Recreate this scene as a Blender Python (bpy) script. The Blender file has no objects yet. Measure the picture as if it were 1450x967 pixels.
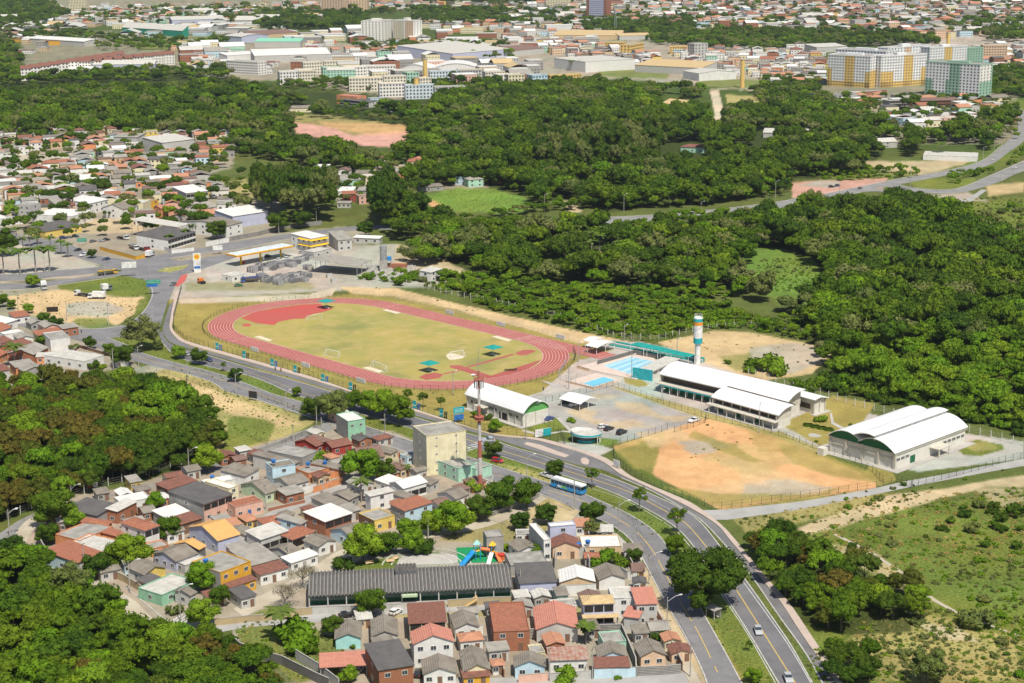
import bpy,math,random
import numpy as np
from mathutils import Matrix,Vector
S=bpy.context.scene
C=S.collection
PI=math.pi
# camera
FPX,PITCH,CAMH,ROLL=2350.0,0.25016,169.07,-0.00798
cr,sr,cp,sp=math.cos(ROLL),math.sin(ROLL),math.cos(PITCH),math.sin(PITCH)
def tilt(x,y,z):return Vector((x,y*cp+z*sp,-y*sp+z*cp))
right,fwd,up=tilt(cr,0,sr),tilt(0,1,0),tilt(-sr,0,cr)
camd=bpy.data.cameras.new('camera');cam=bpy.data.objects.new('camera',camd);C.objects.link(cam)
cam.matrix_world=Matrix(((right.x,up.x,-fwd.x,0),(right.y,up.y,-fwd.y,0),(right.z,up.z,-fwd.z,CAMH),(0,0,0,1)))
camd.sensor_width=36;camd.lens=FPX/1450*36;camd.clip_start=5;camd.clip_end=60000
S.camera=cam
# world, sun, exposure
SUN_EL,SUN_AZ=math.radians(59),math.radians(158)
w=bpy.data.worlds.new('World');S.world=w;w.use_nodes=True
nt=w.node_tree;bg=nt.nodes['Background']
sky=nt.nodes.new('ShaderNodeTexSky');sky.sky_type='NISHITA';sky.sun_disc=False
sky.sun_elevation=SUN_EL;sky.sun_rotation=SUN_AZ;sky.dust_density=1.5
nt.links.new(sky.outputs[0],bg.inputs[0]);bg.inputs[1].default_value=0.09
sd=bpy.data.lights.new('sun','SUN');sd.energy=4.8;sd.angle=math.radians(0.55);sd.color=(1,.94,.82)
sun=bpy.data.objects.new('sun',sd);C.objects.link(sun)
sv=Vector((math.sin(SUN_AZ)*math.cos(SUN_EL),math.cos(SUN_AZ)*math.cos(SUN_EL),math.sin(SUN_EL)))
sun.rotation_euler=sv.to_track_quat('Z','Y').to_euler();sun.location=(0,0,400)
S.view_settings.view_transform='Standard';S.view_settings.look='None'
S.view_settings.exposure=0.15;S.view_settings.gamma=1
# where a spot of the place lies on the ground
def G(px,py,z=0.0):
 x,y=px-725,483.5-py
 x,y=cr*x-sr*y,sr*x+cr*y
 dx,dy,dz=x,FPX*cp+y*sp,-FPX*sp+y*cp
 t=(z-CAMH)/dz
 return Vector((dx*t,dy*t,z))
Z={'':(0,0,1),'A':(0,590,5),'B':(200,620,5),'C':(440,570,5),'D':(400,774,5),'E':(680,774,5),'F':(680,620,5),
'G':(0,400,5),'H':(100,750,5),'I':(0,720,3.915),'J':(0,0,3.948),'K':(360,0,3.948),'L':(720,0,3.948),
'M':(1080,0,3.919),'N':(780,440,5),'O':(400,310,6.04),'P':(640,500,5.577),'Q':(920,490,5),'R':(1140,540,5),
'S':(240,310,7.25),'T':(1160,150,5),'U':(0,240,3.948),'V':(360,240,3.948),'W':(720,240,3.948),'X':(1080,240,3.919),
'Y':(270,400,4.833),'Y2':(560,400,4.833),'K2':(360,720,3.915),'C5':(360,480,3.948),'E5':(0,480,3.948),
'TW':(1160,45,9.06),'TG':(1290,45,9.06),'WT':(500,10,14.5),'R8':(880,774,5),'L3':(720,720,3.915),'R3':(1080,720,3.916),'SE':(1080,480,3.919),'SC':(720,480,3.948)}
def Zp(k,p):a=Z[k];return(a[0]+p[0]/a[2],a[1]+p[1]/a[2])
def GZ(k,p,z=0.0):q=Zp(k,p);return G(q[0],q[1],z)
# tags and mesh building
def tag(o,label=None,cat=None,group=None,kind=None):
 if label:o['label']=label
 if cat:o['category']=cat
 if group:o['group']=group
 if kind:o['kind']=kind
 return o
def empty(name,loc,rz=0.0,label=None,cat=None,group=None,scale=None):
 o=bpy.data.objects.new(name,None);C.objects.link(o);o.location=loc;o.rotation_euler=(0,0,rz)
 if scale:o.scale=(scale,)*3 if not isinstance(scale,tuple)else scale
 o.empty_display_size=.5
 return tag(o,label,cat,group)
class MB:
 def __init__(s):s.v=[];s.f=[];s.m=[]
 def quad(s,*p,m=0):
  n=len(s.v);s.v+=[tuple(q)for q in p];s.f.append(tuple(range(n,n+len(p))));s.m.append(m);return s
 def box(s,x0,y0,z0,x1,y1,z1,m=0,rz=0.0,c=None):
  n=len(s.v);P=[(x,y,z)for z in(z0,z1)for x,y in((x0,y0),(x1,y0),(x1,y1),(x0,y1))]
  if rz:
   a,b=math.cos(rz),math.sin(rz);cx,cy=c or((x0+x1)/2,(y0+y1)/2)
   P=[(cx+(x-cx)*a-(y-cy)*b,cy+(x-cx)*b+(y-cy)*a,z)for x,y,z in P]
  s.v+=P
  for f in((3,2,1,0),(4,5,6,7),(0,1,5,4),(1,2,6,5),(2,3,7,6),(3,0,4,7)):s.f.append(tuple(n+i for i in f));s.m.append(m)
  return s
 def slab(s,top,th,m=0):
  n=len(s.v);k=len(top);s.v+=[tuple(p)for p in top]+[(p[0],p[1],p[2]-th)for p in top]
  s.f.append(tuple(range(n,n+k)));s.f.append(tuple(range(n+2*k-1,n+k-1,-1)));s.m+=[m,m]
  for i in range(k):j=(i+1)%k;s.f.append((n+j,n+i,n+k+i,n+k+j));s.m.append(m)
  return s
 def cyl(s,x,y,z0,z1,r0,r1=None,n=8,m=0,cap=True):
  r1=r0 if r1 is None else r1;b=len(s.v)
  for z,r in((z0,r0),(z1,r1)):
   for i in range(n):a=2*PI*i/n;s.v.append((x+r*math.cos(a),y+r*math.sin(a),z))
  for i in range(n):j=(i+1)%n;s.f.append((b+i,b+j,b+n+j,b+n+i));s.m.append(m)
  if cap:s.f.append(tuple(range(b+n,b+2*n)));s.m.append(m);s.f.append(tuple(range(b+n-1,b-1,-1)));s.m.append(m)
  return s
 def tube(s,p,q,r0,r1=None,n=6,m=0):
  r1=r0 if r1 is None else r1;p,q=Vector(p),Vector(q);d=(q-p).normalized()
  a=d.orthogonal().normalized();c=d.cross(a);b=len(s.v)
  for o,r in((p,r0),(q,r1)):
   for i in range(n):t=2*PI*i/n;s.v.append(tuple(o+(a*math.cos(t)+c*math.sin(t))*r))
  for i in range(n):j=(i+1)%n;s.f.append((b+i,b+j,b+n+j,b+n+i));s.m.append(m)
  s.f.append(tuple(range(b+n,b+2*n)));s.m.append(m);s.f.append(tuple(range(b+n-1,b-1,-1)));s.m.append(m)
  return s
 def mesh(s,name,mats,smooth=False):
  me=bpy.data.meshes.new(name);me.from_pydata(s.v,[],s.f)
  for m in(mats if isinstance(mats,(list,tuple))else[mats]):me.materials.append(m)
  if any(s.m):me.polygons.foreach_set('material_index',s.m)
  if smooth:me.polygons.foreach_set('use_smooth',[True]*len(s.f))
  me.update();return me
 def build(s,name,mats,parent=None,loc=(0,0,0),rz=0.0,smooth=False):
  return put(name,s.mesh(name,mats,smooth),parent,loc,rz)
def put(name,me,parent=None,loc=(0,0,0),rz=0.0,scale=None):
 o=bpy.data.objects.new(name,me);C.objects.link(o);o.location=loc;o.rotation_euler=(0,0,rz)
 if scale:o.scale=scale
 if parent:o.parent=parent
 return o
def copy_tree(o,parent=None):
 c=o.copy();C.objects.link(c);c.parent=parent
 for ch in o.children:copy_tree(ch,c)
 return c
 # materials
MATS={}
def nodes(name):
 m=bpy.data.materials.new(name);m.use_nodes=True;t=m.node_tree;b=t.nodes['Principled BSDF']
 return m,t,t.nodes,t.links,b
def rgba(c):return(c[0],c[1],c[2],1)
def mixc(t,f,a,b,mode='MIX'):
 n=t.nodes.new('ShaderNodeMix');n.data_type='RGBA';n.blend_type=mode
 for s_,v in((n.inputs[0],f),(n.inputs[6],a),(n.inputs[7],b)):
  if isinstance(v,bpy.types.NodeSocket):t.links.new(v,s_)
  else:s_.default_value=v if not isinstance(v,tuple)else rgba(v)
 return n.outputs[2]
def ramp(t,f,lo,hi,a=0.0,b=1.0):
 n=t.nodes.new('ShaderNodeMapRange');t.links.new(f,n.inputs[0]);n.inputs[1].default_value=lo;n.inputs[2].default_value=hi
 n.inputs[3].default_value=a;n.inputs[4].default_value=b;return n.outputs[0]
def coords(t,world=False):
 tc=t.nodes.new('ShaderNodeTexCoord')
 if world:g=t.nodes.new('ShaderNodeNewGeometry');return g.outputs['Position']
 oi=t.nodes.new('ShaderNodeObjectInfo');mu=t.nodes.new('ShaderNodeVectorMath');mu.operation='SCALE'
 cb=t.nodes.new('ShaderNodeCombineXYZ');t.links.new(oi.outputs['Random'],cb.inputs[0]);t.links.new(oi.outputs['Random'],cb.inputs[1])
 t.links.new(cb.outputs[0],mu.inputs[0]);mu.inputs['Scale'].default_value=137.0
 ad=t.nodes.new('ShaderNodeVectorMath');ad.operation='ADD';t.links.new(tc.outputs['Object'],ad.inputs[0]);t.links.new(mu.outputs[0],ad.inputs[1])
 return ad.outputs[0]
def noise(t,vec,scale,detail=4,rough=.6):
 n=t.nodes.new('ShaderNodeTexNoise');n.inputs['Scale'].default_value=scale;n.inputs['Detail'].default_value=detail
 n.inputs['Roughness'].default_value=rough;t.links.new(vec,n.inputs['Vector']);return n.outputs[0]
def bump(t,b,h,dist=.05,strength=.6):
 n=t.nodes.new('ShaderNodeBump');n.inputs['Distance'].default_value=dist;n.inputs['Strength'].default_value=strength
 t.links.new(h,n.inputs['Height']);t.links.new(n.outputs[0],b.inputs['Normal'])
def M(name,c,c2=None,sc=.6,rough=.8,world=False,stain=0.25,metal=0,bands=None,fine=6.0,streak=False,spec=.3):
 """base colour c, patchily c2; stain = strength of dark weather marks; bands = (axis, period) ribs with real relief"""
 if name in MATS:return MATS[name]
 m,t,N,L,b=nodes(name);v=coords(t,world)
 c2=c2 or tuple(x*.72 for x in c)
 col=mixc(t,ramp(t,noise(t,v,sc),.38,.64),c,c2)
 if streak:
  mp=N.new('ShaderNodeMapping');mp.inputs['Scale'].default_value=(1,1,.12);L.new(v,mp.inputs[0]);st=noise(t,mp.outputs[0],1.1,5,.7)
 else:st=noise(t,v,fine,5,.7)
 col=mixc(t,ramp(t,st,.5,.78,0,stain),col,tuple(x*.35 for x in c),'MIX')
 if bands:
  wv=N.new('ShaderNodeTexWave');wv.bands_direction=bands[0];wv.inputs['Scale'].default_value=2*PI/bands[1]/20
  tc=N.new('ShaderNodeTexCoord');L.new(tc.outputs['Object'],wv.inputs['Vector']);wv.inputs['Distortion'].default_value=0
  col=mixc(t,ramp(t,wv.outputs['Fac'],0,1,0,bands[2]),col,tuple(x*.55 for x in c))
  bump(t,b,wv.outputs['Fac'],.08,.8)
 L.new(col,b.inputs['Base Color']);b.inputs['Roughness'].default_value=rough;b.inputs['Metallic'].default_value=metal
 b.inputs['Specular IOR Level'].default_value=spec
 MATS[name]=m;return m
def rgbh(h):
 v=[int(h[i:i+2],16)/255 for i in(0,2,4)]
 return tuple(x/12.92 if x<=.04045 else((x+.055)/1.055)**2.4 for x in v)
WALLS={}
def wall(c,k=.8):
 """painted wall of linear colour c"""
 key='paint_%02d_%02d_%02d'%tuple(int(x*99)for x in c)
 if key not in WALLS:WALLS[key]=M(key,c,tuple(x*.86 for x in c),.5,.85,stain=.3,streak=True)
 return WALLS[key]
PC=dict(white=(.72,.71,.68),cream=(.74,.67,.45),pink=(.68,.42,.33),blue=(.50,.66,.74),lilac=(.48,.50,.64),turq=(.38,.68,.66),
green=(.28,.52,.36),mint=(.40,.64,.50),orange=(.66,.28,.13),ochre=(.66,.36,.04),yellow=(.70,.52,.14),grey=(.33,.32,.30),
lgrey=(.50,.49,.46),dark=(.16,.155,.15),red=(.36,.05,.04),brick=(.42,.17,.09),beige=(.62,.46,.28),teal=(.22,.55,.48),
salmon=(.64,.30,.22),brown=(.2,.12,.08),dblue=(.05,.14,.38),pgreen=(.50,.62,.42),peach=(.7,.5,.34),beige2=(.64,.59,.46))
def W(n):return M('brick_wall',PC['brick'],(.34,.15,.09),1.2,.9,stain=.35,bands=('Z',.22,.35))if n=='brick' else wall(PC[n])
RF=dict(
fibro=M('fibre_cement_roof',(.27,.24,.20),(.19,.165,.135),.35,.9,stain=.45,bands=('X',.5,.18)),
fibro2=M('light_fibre_cement_roof',(.36,.34,.30),(.27,.25,.22),.35,.9,stain=.4,bands=('X',.5,.15)),
dark=M('dark_sheet_roof',(.105,.10,.10),(.14,.13,.125),.3,.85,stain=.3,bands=('X',.5,.2)),
tile=M('red_clay_tile_roof',(.42,.165,.095),(.28,.12,.08),1.3,.85,stain=.55,bands=('X',.34,.3),fine=3),
tileo=M('old_clay_tile_roof',(.28,.12,.085),(.18,.09,.07),1.0,.9,stain=.6,bands=('X',.34,.3),fine=3),
tiley=M('straw_coloured_tile_roof',(.70,.40,.14),(.60,.34,.13),1.1,.85,stain=.3,bands=('X',.45,.25),fine=3),
straw=M('pale_straw_tile_roof',(.62,.46,.24),(.50,.36,.19),1.1,.85,stain=.35,bands=('X',.45,.25),fine=3),
salmon=M('painted_salmon_tile_roof',(.56,.235,.17),(.46,.20,.145),.8,.8,stain=.3,bands=('X',.5,.25),fine=3),
orange=M('orange_clay_tile_roof',(.56,.27,.16),(.44,.22,.14),.9,.85,stain=.5,bands=('X',.34,.3),fine=3),
white=M('white_sheet_roof',(.72,.71,.68),(.62,.61,.58),.4,.6,stain=.12,bands=('X',.8,.05)),
pale=M('pale_weathered_roof',(.58,.56,.51),(.44,.42,.38),.5,.85,stain=.4,bands=('X',1.0,.15)),
conc=M('stained_concrete_roof',(.36,.345,.315),(.24,.23,.21),.35,.9,stain=.5),
rust=M('rusty_sheet_roof',(.34,.15,.10),(.42,.33,.28),.8,.8,stain=.5,bands=('X',1.0,.25)),
brown=M('brown_tile_roof',(.24,.15,.12),(.19,.12,.10),.9,.9,stain=.4,bands=('X',.45,.25)))
def glass(name,c,rough=.12):
 if name in MATS:return MATS[name]
 m,t,N,L,b=nodes(name);b.inputs['Base Color'].default_value=rgba(c);b.inputs['Roughness'].default_value=rough
 b.inputs['Specular IOR Level'].default_value=.6;MATS[name]=m;return m
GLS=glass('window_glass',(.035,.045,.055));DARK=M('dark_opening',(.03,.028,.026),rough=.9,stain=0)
FRM=M('white_trim',(.68,.67,.64),stain=.15);STEEL=M('galvanised_steel',(.42,.43,.44),rough=.5,metal=.3)
CONC=M('concrete',(.42,.40,.36),(.33,.31,.28),.4,.9,stain=.4);WOOD=M('weathered_timber',(.11,.085,.065),rough=.9)
WHITE=M('clean_white_paint',(.80,.80,.78),stain=.06,rough=.5);BLK=M('black_rubber',(.02,.02,.02),rough=.7)
TEAL=M('teal_paint',(.02,.36,.40),(.02,.31,.35),rough=.6,stain=.1);TEALF=M('teal_canopy_fabric',(.015,.30,.27),(.01,.24,.21),rough=.8,stain=.15)
# ground colours
rng=np.random.default_rng(7);random.seed(7)
def vnoise(x,y,seed=0):
 def h(i,j):
  n=(i.astype(np.int64)*374761393+j.astype(np.int64)*668265263+seed*982451653)&0xffffffff
  n=((n^(n>>13))*1274126177)&0xffffffff
  return((n^(n>>16))&0xffff)/65535.0
 i,j=np.floor(x),np.floor(y);fx,fy=x-i,y-j;fx=fx*fx*(3-2*fx);fy=fy*fy*(3-2*fy)
 return(h(i,j)*(1-fx)+h(i+1,j)*fx)*(1-fy)+(h(i,j+1)*(1-fx)+h(i+1,j+1)*fx)*fy
def fbm(x,y,seed=0,o=4):
 a,s,t=1.0,0,0
 for k in range(o):s=s+a*vnoise(x*2**k,y*2**k,seed+k);t+=a;a*=.55
 return s/t
def Gn(px,py):
 x,y=px-725,483.5-py;x,y=cr*x-sr*y,sr*x+cr*y
 t=-CAMH/(-FPX*sp+y*cp);return x*t,(FPX*cp+y*sp)*t
def sdist(px,py,poly):
 """signed distance (positive inside) to a polygon"""
 P=np.array(poly,float);Q=np.roll(P,-1,0);d=np.full(px.shape,1e9);ins=np.zeros(px.shape,bool)
 for(ax,ay),(bx,by)in zip(P,Q):
  ex,ey=bx-ax,by-ay;t=np.clip(((px-ax)*ex+(py-ay)*ey)/(ex*ex+ey*ey+1e-9),0,1)
  d=np.minimum(d,(px-ax-t*ex)**2+(py-ay-t*ey)**2)
  if ay!=by:ins^=((ay>py)!=(by>py))&(px<ex*(py-ay)/ey+ax)
 d=np.sqrt(d);return np.where(ins,d,-d)
COL=dict(scrub=(.13,.15,.045),grass=(.15,.19,.04),dry=(.33,.27,.085),drier=(.42,.35,.15),sand=(.58,.43,.24),sandy=(.50,.40,.25),pale=(.55,.48,.36),
orange=(.64,.37,.18),forest=(.045,.06,.018),gravel=(.36,.35,.33),dust=(.40,.37,.31),yard=(.33,.29,.23),conc=(.45,.43,.39),
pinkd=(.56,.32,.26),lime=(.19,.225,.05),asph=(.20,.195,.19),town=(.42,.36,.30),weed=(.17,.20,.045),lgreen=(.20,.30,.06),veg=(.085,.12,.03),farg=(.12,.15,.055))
PAINT=[
('veg',[(-300,-80),(1800,-80),(1800,215),(-300,215)],6,4,1),
('town',[(850,-80),(1800,-80),(1800,62),(1320,70),(1160,50),(860,38)],5,5,1),
('town',[(-300,-80),(860,-80),(860,16),(500,12),(100,30),(-300,40)],5,6,.5),
('town',[(700,45),(1160,70),(1160,115),(1100,130),(860,112),(700,105)],4,4,.75),
('yard',[(255,62),(560,60),(760,80),(780,120),(700,128),(560,140),(400,115),(330,112),(250,100)],4,4,.9),
('yard',[(30,60),(130,45),(330,50),(330,90),(40,104)],4,4,.6),
('lime',[(850,98),(950,98),(945,112),(845,108)],2,1,.8),('lime',[(990,113),(1080,112),(1080,124),(1000,124)],2,1,.8),
('lime',[(170,55),(300,52),(330,62),(270,72),(200,70)],3,2,.8),('lime',[(630,72),(720,70),(730,80),(640,86)],3,2,.6),
('drier',[(1028,134),(1075,137),(1078,155),(1030,157)],1.5,1,1),('drier',[(1080,150),(1240,158),(1260,152),(1230,142),(1090,136)],3,2,.7),
('yard',[(1165,120),(1440,120),(1440,205),(1240,205),(1240,160),(1160,140)],4,3,.6),('lime',[(1350,150),(1450,140),(1460,165),(1370,162)],3,2,.8),('lime',[(1400,112),(1450,112),(1450,125),(1400,125)],2,2,.8),
('pale',[(1005,128),(1018,128),(1026,162),(1018,182),(1008,182),(1012,160)],1.5,.5,1),
('sandy',[(1225,228),(1380,226),(1340,240),(1300,248),(1225,248)],3,2,.9),('weed',[(1160,236),(1300,246),(1290,256),(1160,256)],3,2,.8),
('pinkd',[(1122,258),(1255,252),(1250,266),(1160,278),(1122,280)],2,1.5,.9),('dust',[(1160,256),(1190,256),(1185,266),(1130,262)],2,1,1),
('lime',[(1286,256),(1300,252),(1380,252),(1382,262),(1340,268),(1300,268)],1.5,.5,1),('grass',[(1330,250),(1450,190),(1450,220),(1390,250)],3,2,.9),
('drier',[(414,160),(470,165),(576,178),(580,200),(420,190)],3,3,.7),('pinkd',[(414,172),(470,180),(500,192),(576,184),(578,198),(568,208),(520,207),(470,198),(420,188)],1.5,1,1),('orange',[(450,172),(575,176),(576,190),(520,190),(470,182)],3,2,.6),

('yard',[(-300,205),(150,190),(330,185),(330,235),(250,262),(300,270),(400,265),(400,330),(520,320),(520,345),(240,372),(-300,400)],4,4,.9),
('drier',[(180,262),(260,262),(400,250),(380,285),(300,280)],4,3,.8),('yard',[(0,218),(130,216),(110,235),(0,238)],3,2,1),
('yard',[(470,235),(600,232),(690,245),(690,268),(560,268),(470,285)],4,3,.8),
('lgreen',[(600,278),(650,266),(700,268),(742,280),(752,298),(700,302),(640,300)],3,2,1),('orange',[(590,280),(604,280),(640,296),(626,300)],1.5,1,.9),
('dust',[(0,345),(60,340),(140,378),(130,392),(0,400)],2,1,1),('sandy',[(115,310),(200,308),(205,330),(110,330)],2,2,.8),
('dust',[(240,372),(300,368),(400,350),(560,345),(640,380),(640,405),(500,410),(240,425),(250,395)],4,2,1),
('sandy',[(560,345),(600,352),(680,395),(640,400),(560,380)],4,3,.8),('conc',[(285,378),(350,362),(480,352),(460,378),(300,398)],3,2,.8),
('dust',[(-300,395),(60,400),(150,384),(210,398),(212,415),(150,478),(0,455),(-300,450)],3,1,.6),
('weed',[(80,400),(175,384),(212,400),(214,420),(170,420),(90,418)],3,2,1),('sand',[(8,418),(90,410),(150,420),(208,422),(200,440),(170,458),(110,462),(90,455),(20,440)],3,2.5,1),
('dust',[(96,430),(150,425),(180,438),(150,448),(95,446)],3,2,.9),('weed',[(95,458),(110,450),(150,450),(165,462),(130,466)],2.5,2,.8),('weed',[(198,425),(212,420),(205,440),(190,455),(185,456)],2,1,.9),

('dry',[(240,425),(480,418),(560,408),(600,418),(820,478),(860,500),(800,560),(700,600),(640,600),(420,540),(250,485)],1.5,.8,1),
('pale',[(252,424),(440,416),(478,406),(470,418),(440,425),(256,430)],1.5,.5,1),('lime',[(262,400),(420,396),(450,404),(440,410),(262,412)],3,2,.5),
('sand',[(480,406),(560,408),(640,428),(800,465),(900,485),(820,486),(650,440),(560,420),(500,416)],1.5,1,1),
('conc',[(858,484),(905,484),(985,500),(1090,545),(1180,570),(1300,605),(1450,625),(1450,650),(1300,668),(1160,635),(1080,600),(1000,590),(870,548),(800,566),(765,556),(830,500)],1.5,.3,1),
('dry',[(800,486),(840,492),(868,496),(830,508),(800,512)],1.5,.5,1),
('gravel',[(750,560),(865,545),(1000,590),(998,600),(960,605),(935,613),(880,628),(790,600),(740,590)],1.5,.5,1),
('sandy',[(800,582),(822,572),(850,578),(838,590),(860,598),(900,594),(930,602),(880,606),(840,600)],3,5,.8),('sandy',[(868,566),(900,570),(930,582),(985,592),(960,596),(915,590),(880,580)],2.5,5,.8),('sandy',[(830,560),(860,556),(880,562),(850,568)],3,5,.6),
('drier',[(866,548),(875,548),(1100,610),(1170,640),(1165,650),(1080,618),(990,592)],1.5,.8,1),
('orange',[(868,632),(958,605),(1000,592),(1100,620),(1170,650),(1242,680),(1240,692),(1020,722),(960,690),(890,655)],2,1.2,1),
('weed',[(868,640),(925,620),(935,640),(925,670),(940,690),(900,668)],3,2,.8),('dry',[(868,628),(940,610),(930,660),(900,665)],4,3,.7),
('dry',[(1100,628),(1160,640),(1220,665),(1235,682),(1180,675),(1120,655)],4,3,.8),('sand',[(940,660),(1040,650),(1120,680),(1180,690),(1020,715)],12,6,.6),('dry',[(1060,612),(1110,612),(1130,640),(1080,640)],5,4,.6),
('drier',[(1000,640),(1060,628),(1120,650),(1060,672),(1000,668)],5,7,.5),('dust',[(1060,690),(1130,684),(1180,692),(1100,704),(1050,706)],5,6,.7),('dust',[(960,628),(1010,622),(1030,634),(980,642)],3,5,.8),('sand',[(900,612),(960,606),(985,622),(920,630)],4,5,.7),('dry',[(985,612),(1040,632),(1080,655),(1060,652),(1010,634),(975,618)],2.5,4,.8),('dry',[(940,690),(1020,700),(1150,700),(1200,688),(1150,708),(1020,718)],3,4,.8),('orange',[(950,645),(1020,655),(1050,680),(980,690),(940,670)],6,6,.8),
('dry',[(1020,722),(1240,694),(1260,700),(1140,722),(1030,735)],2,1,.8),('dry',[(1235,655),(1262,662),(1270,680),(1245,688),(1220,672)],2,1,.9),
('sand',[(930,485),(1010,468),(1060,470),(1165,490),(1180,500),(1150,530),(1080,540),(1000,515)],2,1.5,.9),('dust',[(1060,495),(1110,485),(1165,488),(1170,510),(1120,530),(1060,520)],4,3,.8),('weed',[(1020,505),(1060,500),(1075,520),(1040,525)],4,3,.6),
('dry',[(1105,600),(1140,585),(1180,560),(1240,572),(1220,600),(1180,625),(1160,632)],1.5,.8,1),('lime',[(1350,632),(1385,622),(1420,630),(1422,636),(1390,645),(1365,644)],1.2,.5,1),('drier',[(1360,628),(1400,624),(1415,634),(1380,640)],3,2,.6),
('lime',[(748,600),(790,590),(800,606),(760,612)],1.2,.5,1),('lime',[(840,628),(850,620),(880,622),(860,632)],1.2,.5,1),('dry',[(640,600),(700,600),(765,612),(760,622),(700,618),(640,605)],1.2,.5,1),
('conc',[(790,625),(850,630),(868,636),(840,650),(800,636)],1.2,.3,1),('dry',[(882,533),(898,530),(920,545),(905,548),(885,542)],1,.5,1),

('weed',[(150,476),(185,464),(222,466),(232,482),(250,492),(290,512),(352,530),(430,558),(470,575),(560,600),(700,642),(800,672),(880,700),(940,737),(1030,846),(1060,896),(1104,970),(1050,967),(1006,885),(954,800),(940,770),(900,735),(820,698),(740,672),(600,625),(448,592),(332,548),(260,518),(205,500)],1.2,.6,.85),
('drier',[(700,655),(760,668),(800,690),(740,675)],3,2,.7),('dry',[(960,800),(1010,880),(1060,967),(1050,967),(1000,870)],4,3,.5),
('drier',[(205,522),(250,518),(330,552),(448,597),(420,612),(300,660),(300,600),(250,560)],2,1.5,1),('sand',[(240,530),(330,562),(430,600),(400,606),(330,590)],5,3,.8),('weed',[(320,590),(360,590),(390,600),(380,622),(330,640),(310,640)],5,4,.9),
('yard',[(-60,430),(110,478),(180,505),(200,520),(120,530),(100,545),(-60,570)],3,2,.9),('conc',[(175,525),(215,515),(250,518),(215,530)],3,2,.6),

('yard',[(20,760),(70,705),(180,690),(270,660),(460,600),(560,612),(660,655),(760,690),(860,745),(905,790),(965,875),(1000,975),(320,975),(330,890),(250,895),(130,830),(60,800)],2,1,1),
('sandy',[(742,715),(790,705),(822,722),(800,745),(750,750),(715,745)],2,1,1),('dry',[(620,765),(690,720),(760,708),(790,705),(810,720),(760,760),(700,770)],3,2,.7),('sandy',[(700,728),(790,712),(810,722),(790,740),(730,742)],2,1,.8),
('dry',[(440,855),(560,850),(900,850),(900,870),(560,875),(380,885)],3,1,.6),('weed',[(330,880),(380,860),(480,905),(500,950),(420,967),(340,910)],3,2,.9),('weed',[(455,830),(480,800),(620,780),(640,800),(500,830)],2,1,1),
('dust',[(565,800),(640,790),(690,780),(690,800),(570,815)],2,1,.9),('sandy',[(905,790),(925,820),(965,880),(1000,967),(975,967),(930,880)],2,1.5,.9),('veg',[(345,968),(340,925),(380,935),(420,968)],3,2,.8),

('weed',[(1120,760),(1250,725),(1800,640),(1800,1250),(1180,1250),(1150,930),(1060,780)],4,3,1),
('sandy',[(1126,748),(1160,735),(1260,700),(1340,690),(1450,672),(1700,650),(1700,690),(1460,690),(1395,690),(1330,708),(1250,728),(1180,750),(1145,757)],3,2,1),
('drier',[(1040,735),(1230,700),(1240,712),(1120,742),(1060,758)],4,3,.8),('sandy',[(1375,690),(1450,690),(1450,720),(1400,712)],4,4,.7),
('sandy',[(1170,770),(1230,775),(1260,800),(1290,822),(1320,850),(1300,850),(1250,818),(1190,795)],4,3,.75),('drier',[(1230,870),(1320,870),(1450,905),(1450,967),(1240,967),(1170,950)],8,5,.75),('pale',[(1300,880),(1360,890),(1390,910),(1320,905)],5,4,.6),
('forest',[(1060,760),(1150,765),(1240,820),(1310,850),(1290,895),(1200,900),(1120,880)],4,3,.8),

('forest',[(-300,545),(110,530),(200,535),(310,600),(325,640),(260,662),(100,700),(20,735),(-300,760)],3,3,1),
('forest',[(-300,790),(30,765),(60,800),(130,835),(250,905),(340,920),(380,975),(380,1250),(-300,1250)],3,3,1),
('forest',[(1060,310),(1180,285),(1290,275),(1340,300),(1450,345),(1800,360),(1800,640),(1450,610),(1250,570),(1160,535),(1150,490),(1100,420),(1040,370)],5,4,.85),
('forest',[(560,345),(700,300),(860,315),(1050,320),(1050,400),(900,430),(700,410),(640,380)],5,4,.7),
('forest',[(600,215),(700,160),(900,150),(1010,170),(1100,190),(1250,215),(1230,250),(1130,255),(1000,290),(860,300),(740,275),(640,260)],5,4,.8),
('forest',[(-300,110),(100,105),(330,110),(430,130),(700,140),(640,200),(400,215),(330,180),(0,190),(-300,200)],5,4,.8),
('lgreen',[(1060,350),(1110,352),(1155,368),(1175,405),(1160,435),(1100,430),(1045,390)],6,4,.8),('weed',[(1160,500),(1450,480),(1450,540),(1300,560)],10,5,.5),('weed',[(800,440),(1000,440),(1100,460),(900,475),(820,465)],8,5,.8),
('weed',[(1310,292),(1450,280),(1800,300),(1800,350),(1450,345),(1350,318)],4,3,1),('sandy',[(1400,330),(1450,322),(1800,330),(1800,360),(1450,350)],4,3,.9),('dust',[(1290,278),(1370,272),(1400,285),(1290,286)],3,2,.9),('sand',[(1395,262),(1450,258),(1450,272),(1400,278)],3,1,.8),
('orange',[(950,325),(985,322),(990,335),(960,338)],2,1.5,.9),('sandy',[(795,283),(812,284),(826,300),(810,302)],1.5,1,1),
]
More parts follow.
